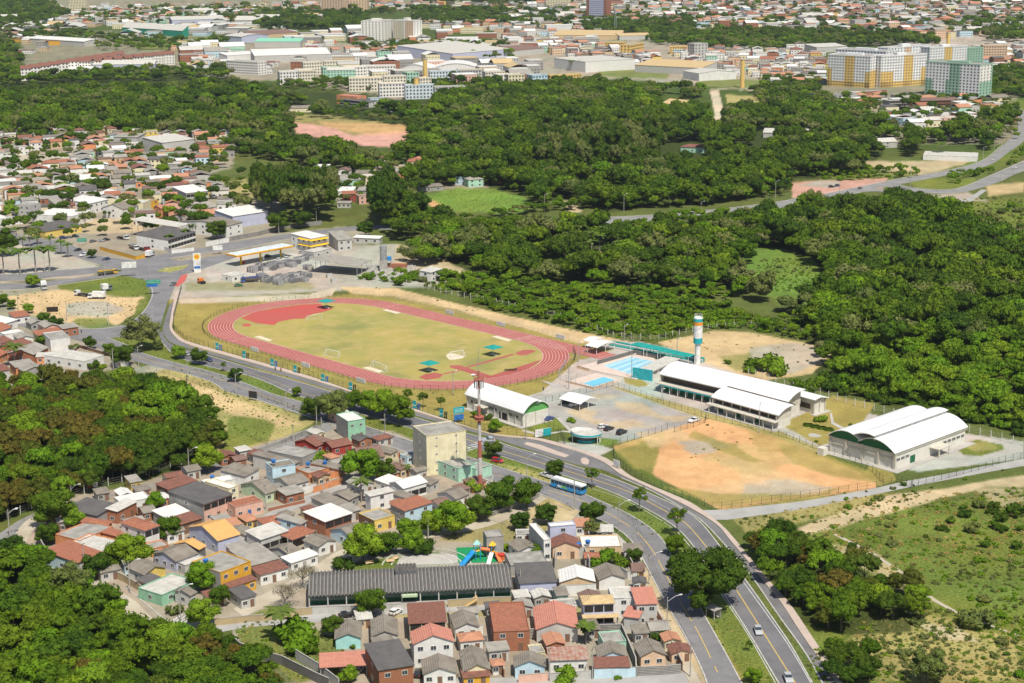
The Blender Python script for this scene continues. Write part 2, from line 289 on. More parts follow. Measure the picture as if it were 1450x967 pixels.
def build_ground():
 ys=np.concatenate([[2600,1800,1400],np.arange(1180,-60,-2.1)])
 xs=np.concatenate([[-1500,-1000,-650,-400],np.arange(-250,1701,2.0),[1850,2100,2450,2950]])
 PX,PY=np.meshgrid(xs,ys)
 X,Y=Gn(PX,PY)
 sc=FPX/np.maximum(np.hypot(Y,CAMH),1)
 n1=fbm(X/9,Y/9,1)-.5;n2=fbm(X/9,Y/9,11)-.5;n3=fbm(X/40,Y/40,21)-.5
 col=np.empty(PX.shape+(3,));col[:]=COL['scrub']
 big=(fbm(X/60,Y/60,5)-.5)[...,None]
 for name,poly,soft,rag,st in sorted(PAINT,key=lambda q:0 if q[1][0][1]==-80 else 1 if q[0]=='forest' and min(v[1]for v in q[1])<540 else 2):
  P=np.array(poly);x0,y0=P.min(0)-20;x1,y1=P.max(0)+20
  r=np.where((ys>=y0)&(ys<=y1))[0];c=np.where((xs>=x0)&(xs<=x1))[0]
  if len(r)==0 or len(c)==0:continue
  s=np.s_[r[0]:r[-1]+1,c[0]:c[-1]+1]
  d=sdist(PX[s]+n1[s]*rag*4,PY[s]+n2[s]*rag*2.5,poly)
  a=np.clip(d/soft+.5+n3[s]*rag*.3*(soft>1.6),0,1)[...,None]*st
  col[s]=col[s]*(1-a)+np.array(COL[name])*a
 m=fbm(X/14,Y/14,31);m2=fbm(X/3.2,Y/3.2,41)
 green=np.clip((col[...,1]-col[...,0]*.75)*12,0,1)
 col*=(1+(m-.5)*.5+(m2-.5)*.35)[...,None]
 col[...,0]*=1+(fbm(X/25,Y/25,51)-.5)*.55*green
 col=np.clip(col,.01,.9)
 Xf=[X];Yf=[Y];Cf=[col]
 order=np.arange(len(ys))
 for d in(9000,16000,40000):
  k=d/Y[-1,400];Xf.append(X[-1:]*k);Yf.append(Y[-1:]*k);c_=np.empty((1,)+col.shape[1:]);c_[:]=(.14,.17,.08);Cf.append(c_)
 X=np.concatenate(Xf);Y=np.concatenate(Yf);col=np.concatenate(Cf)
 R,K=X.shape;idx=np.arange(R*K).reshape(R,K)
 q=np.stack([idx[:-1,:-1],idx[:-1,1:],idx[1:,1:],idx[1:,:-1]],-1).reshape(-1,4)
 me=bpy.data.meshes.new('ground');nv=R*K;nf=len(q)
 me.vertices.add(nv);me.vertices.foreach_set('co',np.stack([X,Y,np.zeros_like(X)],-1).astype(np.float32).ravel())
 me.loops.add(nf*4);me.loops.foreach_set('vertex_index',q.astype(np.int32).ravel())
 me.polygons.add(nf);me.polygons.foreach_set('loop_start',np.arange(0,nf*4,4,dtype=np.int32))
 ca=me.color_attributes.new('cover','FLOAT_COLOR','POINT')
 ca.data.foreach_set('color',np.concatenate([col,np.clip((col[...,1:2]/np.maximum(col[...,0:1],1e-3)-.74)*5,0,1)*np.clip((col[...,1:2]/np.maximum(col[...,2:3],1e-3)-1.5)*2,0,1)],-1).astype(np.float32).ravel())
 me.update(calc_edges=True);me.validate()
 m,t,N,L,b=nodes('ground_cover');v=coords(t,True)
 at=N.new('ShaderNodeAttribute');at.attribute_name='cover'
 gr=at.outputs['Alpha']
 n_a=noise(t,v,1.3,4,.75);n_b=noise(t,v,.22,3,.6)
 dk=mixc(t,1.0,at.outputs['Color'],(.42,.55,.36),'MULTIPLY');lt=mixc(t,1.0,at.outputs['Color'],(1.25,1.2,1.15),'MULTIPLY')
 c1=mixc(t,ramp(t,n_a,.35,.68),dk,lt)
 c2=mixc(t,ramp(t,n_a,.3,.7),mixc(t,1.0,at.outputs['Color'],(.84,.82,.78),'MULTIPLY'),mixc(t,1.0,at.outputs['Color'],(1.1,1.1,1.1),'MULTIPLY'))
 c3=mixc(t,gr,c2,c1)
 c4=mixc(t,ramp(t,n_b,.42,.7,0,.35),c3,mixc(t,1.0,c3,(.75,.72,.7),'MULTIPLY'))
 L.new(c4,b.inputs['Base Color']);b.inputs['Roughness'].default_value=1;b.inputs['Specular IOR Level'].default_value=.1
 bump(t,b,n_a,.35,.7)
 me.materials.append(m)
 o=bpy.data.objects.new('ground',me);C.objects.link(o);tag(o,kind='structure')
build_ground()
# roads
def smooth(pts,n=6):
 if len(pts)<3:return[Vector(p)for p in pts]
 P=[Vector(p)for p in pts];P=[P[0]*2-P[1]]+P+[P[-1]*2-P[-2]];out=[]
 for i in range(1,len(P)-2):
  a,b,c,d=P[i-1:i+3]
  for k in range(n):
   t=k/n;out.append(.5*((2*b)+(c-a)*t+(2*a-5*b+4*c-d)*t*t+(3*b-a-3*c+d)*t**3))
 out.append(P[-2]);return out
def resample(P,n):
 d=[0]
 for a,b in zip(P,P[1:]):d.append(d[-1]+(b-a).length)
 out=[];j=0
 for k in range(n):
  s=d[-1]*k/(n-1)
  while j<len(d)-2 and d[j+1]<s:j+=1
  u=(s-d[j])/max(d[j+1]-d[j],1e-6);out.append(P[j].lerp(P[j+1],min(max(u,0),1)))
 return out
def setz(P,z):return[Vector((p.x,p.y,z))for p in P]
def length(P):return sum((b-a).length for a,b in zip(P,P[1:]))
def band(name,edge_a,edge_b,z,m,th=0.0,kind='structure',parent=None,sm=True):
 """strip between two edges given in photo pixels; th = kerb height"""
 A=[G(*p)for p in edge_a];B=[G(*p)for p in edge_b]
 if sm:A,B=smooth(A),smooth(B)
 n=max(12,int(length(A)/4));A,B=setz(resample(A,n),z),setz(resample(B,n),z)
 mb=MB()
 for i in range(n-1):mb.quad(A[i],B[i],B[i+1],A[i+1])
 if th:
  for P in(A,B):
   for i in range(n-1):mb.quad(P[i],P[i+1],P[i+1]-Vector((0,0,th)),P[i]-Vector((0,0,th)))
 o=mb.build(name,m,parent)
 if kind:tag(o,kind=kind)
 return o
def ribbon(mb,P,w,z,m=0,dash=None):
 """line of width w metres along world points"""
 P=setz(P,z);acc=0
 for a,b in zip(P,P[1:]):
  L_=(b-a).length
  if L_<1e-4:continue
  if dash and(acc%sum(dash))>dash[0]:acc+=L_;continue
  acc+=L_;d=(b-a)/L_;n=Vector((-d.y,d.x,0))*w/2;mb.quad(a-n,b-n,b+n,a+n,m=m)
def sheet(name,pts,z,m,kind='structure',parent=None,th=0,sm=0):
 P=[G(*p)for p in pts]
 if sm:P=smooth(P+[P[0]],sm)[:-1]
 P=setz(P,z)
 a=sum(p.x*q.y-q.x*p.y for p,q in zip(P,P[1:]+P[:1]))
 if a<0:P.reverse()
 mb=MB()
 if th:mb.slab(P,th)
 else:mb.quad(*P)
 o=mb.build(name,m,parent)
 if kind:tag(o,kind=kind)
 return o
def asphalt(name,c,crack=.35):
 m,t,N,L,b=nodes(name);v=coords(t,True)
 col=mixc(t,ramp(t,noise(t,v,.09,5,.65),.38,.64),c,tuple(x*.68 for x in c))
 col=mixc(t,ramp(t,noise(t,v,5,4,.8),.4,.7,0,.35),col,tuple(x*1.35 for x in c))
 vo=N.new('ShaderNodeTexVoronoi');vo.feature='DISTANCE_TO_EDGE';vo.inputs['Scale'].default_value=.11;L.new(v,vo.inputs['Vector'])
 col=mixc(t,ramp(t,vo.outputs[0],0,.018,crack,0),col,tuple(x*.45 for x in c))
 col=mixc(t,ramp(t,noise(t,v,.55,4,.6),.6,.75,0,.3),col,tuple(x*.6 for x in c))
 L.new(col,b.inputs['Base Color']);b.inputs['Roughness'].default_value=.9;bump(t,b,noise(t,v,6),.02,.4);MATS[name]=m;return m
ASPH=asphalt('road_asphalt',(.205,.20,.205));ASPHR=asphalt('newer_road_asphalt',(.155,.152,.16),.25);ASPH2=asphalt('old_village_asphalt',(.25,.245,.235));ASPHD=asphalt('dark_service_road_asphalt',(.17,.165,.17),.2)
PAVE=M('pinkish_paved_sidewalk',(.50,.40,.34),(.44,.36,.31),.3,.9,world=True,stain=.3);PAVG=M('grey_paving',(.45,.43,.39),(.37,.35,.32),.12,.9,world=True,stain=.3)
KERB=M('whitewashed_kerb',(.50,.48,.45),stain=.35,world=True);DIRT=M('pale_dirt_street',(.47,.42,.33),(.38,.33,.25),.12,.95,world=True,stain=.25)
GRAV=M('grey_gravel_road',(.38,.375,.36),(.31,.30,.285),.15,.95,world=True,stain=.3)
YLW=M('worn_yellow_road_line',(.60,.40,.07),(.40,.32,.16),.8,.8,world=True,stain=.4);WHL=M('worn_white_road_line',(.62,.62,.60),(.42,.41,.40),.8,.8,world=True,stain=.4)
REDP=M('red_painted_ramp',(.52,.10,.09),(.45,.11,.09),.3,.85,world=True,stain=.2)
R1U=[(24,443),(53,453),(80,458),(110,468),(152,478),(183,490),(204,501),(260,517),(290,524),(332,537),(386,558),(428,570),(517,603),(600,630),(666,648),(696,658),(746,674),(800,691),(828,700),(860,714),(890,728),(920,747),(940,767),(954,794),(978,836),(1000,876),(1028,926),(1058,982),(1110,1080)]
R1L=[(10,456),(30,462),(60,472),(110,482),(160,501),(200,514),(266,530),(300,541),(322,555),(360,565),(448,594),(500,612),(564,636),(640,664),(700,682),(760,698),(800,714),(854,738),(876,750),(896,768),(912,795),(928,826),(950,866),(976,912),(992,944),(1005,980),(1030,1080)]
band('road',R1U,R1L,.05,ASPH)
R2N=[(224,470),(228,482),(240,497),(258,508),(290,518),(352,532),(386,545),(415,558),(480,578),(560,600),(640,624),(710,646),(746,658),(800,674),(848,690),(880,703),(904,715),(940,735),(970,759),(1000,800),(1028,846),(1060,896),(1104,970),(1170,1080)]
R2F=[(232,470),(233,478),(248,490),(290,502),(353,521),(394,533),(440,546),(520,571),(600,595),(658,613),(699,624),(735,636),(765,644),(816,661),(850,671),(880,682),(920,699),(960,718),(991,739),(1024,780),(1056,822),(1090,870),(1120,914),(1152,970),(1220,1080)]
band('road',R2N,R2F,.05,ASPHR)
band('road',[(214,404),(216,418),(206,438),(190,453),(170,462),(130,466),(100,466)],[(242,404),(238,425),(226,466),(222,474),(150,479),(110,476),(96,474)],.046,ASPH,sm=False)
R3A=[(240,432),(231,462),(233,474),(246,487),(290,500),(353,518),(436,542),(520,568),(600,592),(660,609),(700,621),(765,642),(820,659),(850,664),(880,677),(920,694),(960,716),(994,738),(1034,780),(1064,816),(1104,874),(1140,924),(1166,970),(1220,1060)]
R3B=[(247,424),(241,450),(240,466),(249,479),(268,489),(290,496),(353,513),(440,538),(520,563),(600,587),(660,605),(702,617),(755,623),(796,634),(822,641),(856,656),(878,672),(910,687),(970,716),(1014,743),(1034,766),(1062,799),(1086,830),(1106,854),(1140,906),(1180,962),(1240,1060)]
band('service_road',R3A,R3B,.045,ASPHD)
PVB=[(257,410),(245,454),(245,467),(258,480),(280,488),(353,508.6),(435.5,532),(512,558),(562,571),(640,597),(699,614.7),(765,621),(819,636),(860,650),(891,673),(920,687),(970,708),(991,720),(1021,743),(1044,768),(1085,818),(1116,852),(1150,902),(1182,950),(1250,1060)]
PVA=[(249,412),(241.5,450),(240.5,466),(249.5,478.5),(268.5,488.5),(353,512.6),(440,537.5),(520,562.5),(600,586.5),(660,604.5),(702,616.5),(755,622.5),(796,633.5),(822,640.5),(856,655.5),(878,671.5),(910,686.5),(970,715.5),(1014,742.5),(1034,765.5),(1062,798.5),(1086,829.5),(1106,853.5),(1140,905.5),(1180,961.5),(1240,1059)]
band('pavement',PVB,PVA,.17,PAVE,.2)
def kerb(pts,w=.35,h=.14,name='kerb',m=KERB):
 P=resample(smooth([G(*p)for p in pts]),max(8,int(length([G(*p)for p in pts])/5)));mb=MB()
 for a,b in zip(P,P[1:]):
  d=(b-a).normalized();n=Vector((-d.y,d.x,0))*w/2;mb.slab([Vector((*p.xy,h))for p in(a-n,b-n,b+n,a+n)],h+.05)
 tag(mb.build(name,m),kind='structure')
kerb(R1U[4:]);kerb(R2N[1:]);kerb(R2F[3:]);kerb(R1L[6:]);kerb(R3A[14:-1]);kerb([(214,404),(216,418),(206,438),(190,453),(170,462),(130,466),(100,464)])
def line(pts,mat_,w=.22,z=.056,dash=None,name='road_marking'):
 L_=smooth([G(*p)for p in pts]);P=resample(L_,max(6,int(length(L_)/1.5)));mb=MB();ribbon(mb,P,w,z,dash=dash);tag(mb.build(name,mat_),kind='structure')
line([(110,477),(160,491),(204,508),(266,524),(300,533),(360,555),(430,581),(500,604)],YLW,.2)
line([(700,671),(746,686),(800,701),(840,716),(870,732),(900,752),(923,778),(940,808),(956,838),(970,864),(988,894),(1016,952)],YLW,.26,dash=(18,4))
line([(300,512),(360,530),(430,556),(480,571)],YLW,.16)
line([(660,622),(716,640),(772,657),(850,682),(892,697),(930,717),(948,727),(972,742),(1000,774),(1016,796),(1038,828),(1080,894),(1126,967),(1180,1050)],YLW,.32)
line([(1024,785),(1054,826),(1088,873),(1118,916),(1148,967)],WHL,.2);line([(960,754),(990,790),(1026,848),(1058,897),(1098,967)],WHL,.2);line([(820,686),(880,706),(930,733),(958,752)],WHL,.16)
line([(700,627),(765,648),(816,665),(880,687),(950,722)],WHL,.14)
for k in range(6):line([(216.5+k*.1,420+k*6+3),(215+k*.1-1,424+k*6)],WHL,.2)
mbz=MB()
for k in range(9):
 a,b=G(657+k*3.7,618+k*2.2),G(666+k*3.7,612+k*2.2);d=(b-a).normalized();n=Vector((-d.y,d.x,0))*.33
 c_=G(653+k*3.7*.2,0+630);
 mbz.quad(*[Vector((*p.xy,.062))for p in(a-n,b-n,b+n,a+n)])
mbz2=MB()
base,e1=G(664,640),(G(699,624)-G(664,640));dv=Vector((-e1.y,e1.x,0)).normalized()
for k in range(9):
 s=base+e1*((k+.5)/9);n=e1.normalized()*.28;mbz2.quad(*[Vector((*p.xy,.062))for p in(s-n,s+n,s+n+dv*4,s-n+dv*4)])
tag(mbz2.build('zebra_crossing',WHL),kind='structure')
sheet('road_marking',[(208,456),(214,452),(211,461),(203,461)],.06,WHL)
band('bus_bay',[(746,626),(765,630),(806,645)],[(742,629),(765,637),(800,648)],.10,PAVE,.1,sm=False)
sheet('bus_bay',[(822,650),(828,648),(834,652),(832,658),(824,656)],.10,PAVE,th=.1,sm=4)
sheet('red_crossing',[(257,390),(266,388),(262,398),(252,406),(247,405)],.09,REDP)
sheet('service_road',[(700,618),(765,641),(812,655),(846,650),(820,641),(770,626),(745,622)],.040,ASPHD)
band('road',[(-300,392),(0,389),(75,383),(142,378),(175,371),(192,368),(240,358),(292,350),(325,343),(411,331),(441,327),(506,320),(560,318)],[(-300,402),(0,398),(80,392),(142,386),(180,380),(200,377),(240,366),(292,358),(337,353),(411,337.6),(469,330),(508,325.7),(560,325)],.05,ASPH)
band('road',[(-300,404),(0,402),(66,398),(139,390),(177,383),(200,378)],[(-300,412),(0,410),(66,405),(164,391),(200,390),(214,398)],.054,ASPH)
band('road',[(-60,318),(0,322),(30,333),(84,341),(137,361),(192,369),(225,378)],[(-60,330),(0,335),(38,349),(101,362),(152,378),(180,384),(208,392)],.058,ASPH)
sheet('road_junction',[(178,380),(192,368),(240,366),(262,372),(300,366),(340,360),(330,366),(300,376),(272,386),(262,388),(254,398),(244,412),(240,424),(214,424),(214,412),(205,396),(165,388)],.062,ASPH)
band('road',[(240,372),(317,361),(345,357),(400,350)],[(240,380),(272,380),(310,370),(345,362),(400,353)],.066,ASPH,sm=False)
sheet('traffic_island',[(222,384),(236,379),(268,375),(260,381),(240,386)],.16,M('dry_verge_grass',COL['lime'],COL['drier'],.3,1,world=True),th=.12)
kerb([(-300,391),(0,388),(75,382),(142,377)]);kerb([(240,366),(292,358),(337,353),(411,338),(470,330)]);kerb([(-200,411),(0,411),(66,406),(164,392)])
kerb([(30,333),(84,341),(137,361),(192,369)]);kerb([(0,336),(38,350),(101,363),(150,379)])
band('highway',[(840,309),(854,308),(902,306),(973,301),(1082,289),(1130,280),(1160,276),(1210,266),(1280,252),(1340,242),(1390,228),(1420,206),(1440,184),(1438,165),(1420,152)],[(840,318),(857,316.5),(922,313.5),(973,309.7),(1082,297),(1130,289),(1160,283),(1220,271),(1268,262),(1346,247),(1400,234),(1426,217),(1452,196),(1456,165),(1440,150)],.05,ASPH2)
band('highway',[(1266,258),(1278,262),(1294,266),(1330,269),(1360,266),(1400,250),(1450,228),(1560,190)],[(1255,264),(1272,268),(1290,271),(1330,274),(1370,271),(1416,257),(1450,242),(1560,206)],.056,ASPH2)
band('slip_road',[(1170,274),(1225,268),(1262,269),(1300,276)],[(1170,281),(1225,271.5),(1262,273),(1296,281)],.062,ASPH2)
band('slip_road',[(1300,286),(1340,284),(1370,280),(1378,276),(1390,268)],[(1300,292),(1350,288),(1376,285),(1384,279),(1398,269)],.05,GRAV)
kerb([(857,317),(922,314),(973,310),(1082,298),(1160,284),(1220,272)],.5);kerb([(854,307.5),(902,305.5),(973,300.5),(1082,288.5),(1160,275.5),(1210,265.5),(1280,251.5),(1340,241.5),(1390,227.5),(1420,205)],.5)
kerb([(1294,265.5),(1330,268.5),(1360,265.5),(1400,249.5),(1450,227.5)],.5)
band('gravel_road',[(985,722),(1020,722),(1080,716),(1140,709),(1230,693),(1280,682),(1340,671),(1450,650),(1700,610)],[(1010,736),(1030,736),(1080,729),(1140,720),(1240,700),(1292,689),(1360,676),(1450,660),(1700,622)],.04,GRAV)
band('footpath',[(1180,757),(1225,780),(1262,803),(1288,822),(1312,845),(1350,866),(1400,886),(1460,906),(1560,935)],[(1183,755),(1228,778),(1265,801),(1292,819),(1316,842),(1353,864),(1402,884),(1461,904),(1560,932)],.02,DIRT)
band('street',[(460,598),(430,612),(390,625),(350,640),(315,652),(290,660),(250,674),(190,693),(130,705),(96,712),(60,722),(25,738),(0,755),(-60,790)],[(475,606),(440,622),(400,636),(330,660),(280,675),(240,684),(160,702),(110,716),(70,727),(38,745),(15,762),(0,775),(-50,810)],.04,ASPH2)
band('street',[(88,712),(52,728),(30,744),(20,762),(24,778),(50,798),(90,812),(120,824),(145,842),(190,880),(240,892),(285,898),(330,890)],[(105,716),(62,740),(44,755),(37,770),(45,784),(80,797),(112,812),(150,830),(185,846),(215,874),(235,885),(290,880),(330,878)],.046,DIRT)
band('street',[(300,880),(345,873),(400,866),(440,864),(520,862),(600,858),(760,852),(900,846)],[(300,898),(345,889),(380,886),(440,882),(520,874),(600,868),(760,862),(900,854)],.05,GRAV)
band('street',[(330,862),(380,838),(430,812),(480,780),(560,752),(620,745),(680,738),(720,720),(760,700)],[(345,874),(395,850),(450,825),(500,798),(560,770),(620,760),(690,746),(735,728),(775,706)],.054,DIRT)
band('street',[(300,772),(350,745),(400,715),(440,700),(500,680),(560,655)],[(312,780),(360,752),(405,728),(450,708),(510,688),(565,668)],.058,GRAV)
band('street',[(610,962),(700,960),(880,958),(985,952)],[(610,985),(700,985),(880,985),(1000,985)],.05,GRAV)
sheet('pavement',[(903,800),(928,850),(950,895),(975,930),(990,967),(976,967),(955,925),(930,880),(912,840),(890,795)],.14,DIRT,th=.12)
sheet('pavement',[(852,752),(874,756),(894,776),(915,812),(908,815),(880,775)],.14,PAVG,th=.12)
kerb([(35,770),(44,786),(78,800),(112,815),(146,832),(180,848)]);kerb([(178,832),(215,862),(238,880),(262,882)])
mbq=MB()
for k in range(6):
 a,b=G(240+k*5.5,882-k*0.2),G(262+k*4.6,868+k*2.6);d=(b-a).normalized();n=Vector((-d.y,d.x,0))*.3;mbq.quad(*[Vector((*p.xy,.066))for p in(a-n,b-n,b+n,a+n)])
for k in range(5):
 a,b=G(292,896+k*2.4),G(316,894+k*2.4);n=Vector((0,.28,0));mbq.quad(*[Vector((*p.xy,.066))for p in(a-n,b-n,b+n,a+n)])
tag(mbq.build('zebra_crossing',WHL),kind='structure')
# running track
TC,TH=Vector((-54.03,668.15,0)),-.787
tx,ty=Vector((math.cos(TH),math.sin(TH),0)),Vector((-math.sin(TH),math.cos(TH),0))
def TP(u,v,z=0):p=TC+tx*u+ty*v;return Vector((p.x,p.y,z))
HL=84.39/2
def oval(R,n=40):
 P=[]
 for k in range(n+1):a=-PI/2+PI*k/n;P.append((HL+R*math.cos(a),R*math.sin(a)))
 for k in range(n+1):a=PI/2+PI*k/n;P.append((-HL+R*math.cos(a),R*math.sin(a)))
 return P
def tartan(name,c,c2):
 m,t,N,L,b=nodes(name);v=coords(t,True)
 col=mixc(t,ramp(t,noise(t,v,.06,6,.65),.35,.66),c,c2);col=mixc(t,ramp(t,noise(t,v,.9,5,.7),.5,.8,0,.35),col,tuple(x*.72 for x in c))
 L.new(col,b.inputs['Base Color']);b.inputs['Roughness'].default_value=.85;MATS[name]=m;return m
TRK=tartan('running_track_rubber',(.33,.075,.058),(.38,.105,.085));TRK2=tartan('bright_red_apron_rubber',(.46,.075,.06),(.40,.09,.07))
mb=MB();I,O=oval(36.4),oval(47.2)
for i in range(len(I)):j=(i+1)%len(I);mb.quad(TP(*I[i],.09),TP(*O[i],.09),TP(*O[j],.09),TP(*I[j],.09))
mb.quad(TP(HL+3,37.2,.089),TP(HL+50,37.2,.089),TP(HL+50,47.2,.089),TP(HL-2,47.2,.089))
tag(mb.build('running_track',TRK),kind='structure')
mb=MB()
for k in range(9):
 P=[TP(*p)for p in oval(36.6+k*1.28)];ribbon(mb,P+[P[0]],.2 if k else.28,.10)
for k in range(8):ribbon(mb,[TP(u,37.6+k*1.28)for u in np.linspace(HL-2,HL+50,14)],.16,.101)
for u in(HL,HL-10,-HL,HL+22,HL+44):ribbon(mb,[TP(u,36.6),TP(u,46.9)],.2,.102)
ribbon(mb,[TP(-HL,-36.6),TP(-HL,-46.9)],.2,.102)
tag(mb.build('lane_marking',M('track_lane_paint',(.70,.50,.48),(.56,.34,.32),.5,.8,world=True,stain=.2)),kind='structure')
def field_mat():
 m,t,N,L,b=nodes('dry_football_turf');v=coords(t,True)
 c=mixc(t,ramp(t,noise(t,v,.035,5,.6),.35,.65),(.38,.31,.08),(.27,.27,.07));c=mixc(t,ramp(t,noise(t,v,.12,6,.7),.45,.72,0,.8),c,(.50,.35,.16))
 c=mixc(t,ramp(t,noise(t,v,.05,4,.5),.55,.7,0,.6),c,(.17,.19,.055));c=mixc(t,ramp(t,noise(t,v,1.5,5,.8),.45,.75,0,.35),c,(.16,.13,.04))
 L.new(c,b.inputs['Base Color']);b.inputs['Roughness'].default_value=1;bump(t,b,noise(t,v,3,4,.8),.15,.5);MATS['turf']=m;return m
mb=MB();P=[TP(*p,.05)for p in oval(36.5)];mb.quad(*P);tag(mb.build('football_field',field_mat()),kind='structure')
sheet('track_apron',[Zp('Y',p)for p in[(345,245),(440,200),(560,180),(640,168),(760,152),(890,146),(905,160),(975,178),(900,205),(840,215),(770,248),(700,250),(600,270),(570,292),(450,278)]],.07,TRK2)
for q in([(370,568),(440,566),(560,608),(660,640),(590,655),(480,612),(375,582)],[(160,650),(200,628),(270,618),(330,630),(300,655),(210,668)],[(815,485),(870,462),(930,460),(965,470),(900,497),(850,500)],[(480,578),(800,488),(820,494),(500,584)],[(590,660),(770,600),(960,540),(1000,530),(900,600),(760,650)],[(330,622),(430,600),(440,606),(330,630)]):
 sheet('track_apron',[Zp('Y2',p)for p in q],.071+.003*random.random(),TRK)
SANDM=M('pale_sand',(.66,.58,.44),(.6,.5,.36),.4,1,world=True,stain=.1)
for k,q in(('Y',[(430,372),(475,366),(560,395),(535,405)]),('Y',[(1310,190),(1340,184),(1440,208),(1410,216)]),('Y',[(1175,585),(1215,578),(1320,606),(1290,620)]),('Y2',[(655,372),(695,366),(800,395),(770,405)])):
 sheet('long_jump_pit',[Zp(k,p)for p in q],.11,SANDM)
sheet('worn_sand_patch',[Zp('Y2',p)for p in[(345,500),(370,485),(440,495),(470,510),(430,525),(370,528)]],.066,SANDM,sm=4);sheet('worn_sand_patch',[Zp('Y',p)for p in[(350,292),(380,282),(410,286),(405,300),(360,300)]],.066,TRK2,sm=4)
# vegetation
def leafmat(name,stops,tr=.25):
 m,t,N,L,b=nodes(name)
 oi=N.new('ShaderNodeObjectInfo');cr_=N.new('ShaderNodeValToRGB');L.new(oi.outputs['Random'],cr_.inputs[0])
 el=cr_.color_ramp.elements
 while len(el)<len(stops):el.new(.5)
 for i,c in enumerate(stops):el[i].position=i/(len(stops)-1);el[i].color=rgba(c)
 g=N.new('ShaderNodeNewGeometry');n=noise(t,g.outputs['Position'],.55,2,.6)
 c=mixc(t,ramp(t,n,.35,.65,0,.6),cr_.outputs[0],mixc(t,1.0,cr_.outputs[0],(1.5,1.4,.8),'MULTIPLY'))
 c=mixc(t,ramp(t,g.outputs['Random Per Island'],0,1,0,.45),c,mixc(t,1.0,c,(.45,.5,.5),'MULTIPLY'))
 L.new(c,b.inputs['Base Color']);b.inputs['Roughness'].default_value=.8;b.inputs['Specular IOR Level'].default_value=.08
 MATS[name]=m;return m
LEAF=dict(green=leafmat('broad_leaves',[(.058,.112,.007),(.085,.142,.008),(.046,.095,.008),(.105,.16,.011)]),
deep=leafmat('deep_green_leaves',[(.032,.068,.008),(.044,.085,.008),(.056,.094,.010),(.034,.072,.007)]),
lush=leafmat('lush_leaves',[(.105,.19,.009),(.085,.175,.010),(.14,.21,.014),(.12,.21,.016)]),
brown=leafmat('reddish_leaves',[(.085,.092,.016),(.11,.088,.018),(.062,.098,.012),(.08,.085,.014)]),
olive=leafmat('olive_leaves',[(.12,.15,.045),(.14,.16,.05),(.095,.13,.035),(.15,.16,.065)]),
straw=leafmat('dry_grass',[(.34,.27,.10),(.28,.24,.08),(.40,.32,.14)]),palm=leafmat('palm_leaves',[(.07,.12,.02),(.09,.13,.03)]),grey=leafmat('bare_grey_twigs',[(.22,.19,.15),(.17,.15,.12)]),flame=leafmat('flame_tree_flowers',[(.42,.08,.02),(.36,.09,.03)]))
BARK=M('bark',(.16,.125,.09),rough=.95,stain=.3);BARKG=M('grey_bark',(.30,.27,.23),rough=.95,stain=.3)
def np_mesh(name,co,quads,mat_,tris=None):
 me=bpy.data.meshes.new(name);nv=len(co);me.vertices.add(nv);me.vertices.foreach_set('co',co.astype(np.float32).ravel())
 nq=len(quads);ntr=0 if tris is None else len(tris)
 me.loops.add(nq*4+ntr*3);li=quads.astype(np.int32).ravel()
 if ntr:li=np.concatenate([li,tris.astype(np.int32).ravel()])
 me.loops.foreach_set('vertex_index',li);me.polygons.add(nq+ntr)
 me.polygons.foreach_set('loop_start',np.concatenate([np.arange(nq)*4,nq*4+np.arange(ntr)*3]).astype(np.int32))
 me.materials.append(mat_);me.update(calc_edges=True);return me
def ico():
 import bmesh
 b=bmesh.new();bmesh.ops.create_icosphere(b,subdivisions=2,radius=1);v=np.array([x.co[:]for x in b.verts]);f=np.array([[x.index for x in q.verts]for q in b.faces]);b.free();return v,f
ICO=ico()
def crown(name,seed,mat_,rx=1.0,rz=.62,zc=1.0,ncl=14,leaves=900,ls=.075,cl=.36,flat=0.0,core=.72,gaps=0.0,low=.25):
 """crown of radius about 1 with its lower edge near z=.4; made of leaf faces on bunches of uneven size"""
 r=np.random.default_rng(seed);cen=[];
 for k in range(ncl):
  a=r.uniform(0,2*PI);q=math.sqrt(r.uniform(.02,1))*.74*rx;h=math.sqrt(max(0,1-(q/rx)**2))*rz*r.uniform(low,.85)*(1-flat)
  cen.append((q*math.cos(a),q*math.sin(a),zc+h-.12*rz,cl*r.uniform(.62,1.2)))
 cen=np.array(cen);co=[];Q=[];T=[];n0=0
 for x,y,z,c in cen:
  if r.uniform()<gaps:continue
  v=ICO[0]*c*core*(1+.25*r.standard_normal((len(ICO[0]),1)))*(1,1,.8)+(x,y,z);co.append(v);T.append(ICO[1]+n0);n0+=len(v)
 k=r.choice(ncl,leaves,p=cen[:,3]**2/sum(cen[:,3]**2));d=r.standard_normal((leaves,3));d[:,2]=np.abs(d[:,2])*1.1-.35;d/=np.linalg.norm(d,axis=1,keepdims=True)
 rad=cen[k,3]*r.uniform(.72,1.12,leaves);p=cen[k,:3]+d*rad[:,None]*(1,1,.82)
 nrm=d+.7*r.standard_normal((leaves,3));nrm/=np.linalg.norm(nrm,axis=1,keepdims=True)
 a=np.cross(nrm,r.standard_normal((leaves,3)));a/=np.linalg.norm(a,axis=1,keepdims=True);b=np.cross(nrm,a)
 s=(ls*r.uniform(.6,1.4,leaves))[:,None];a=a*s;b=b*s*.62
 L4=np.stack([p-a-b*.5,p+a*.2-b,p+a+b*.4,p-a*.1+b],1).reshape(-1,3);co.append(L4);Q=np.arange(n0,n0+len(L4)).reshape(-1,4)
 return np_mesh(name,np.concatenate(co),Q,mat_,np.concatenate(T)if T else None)
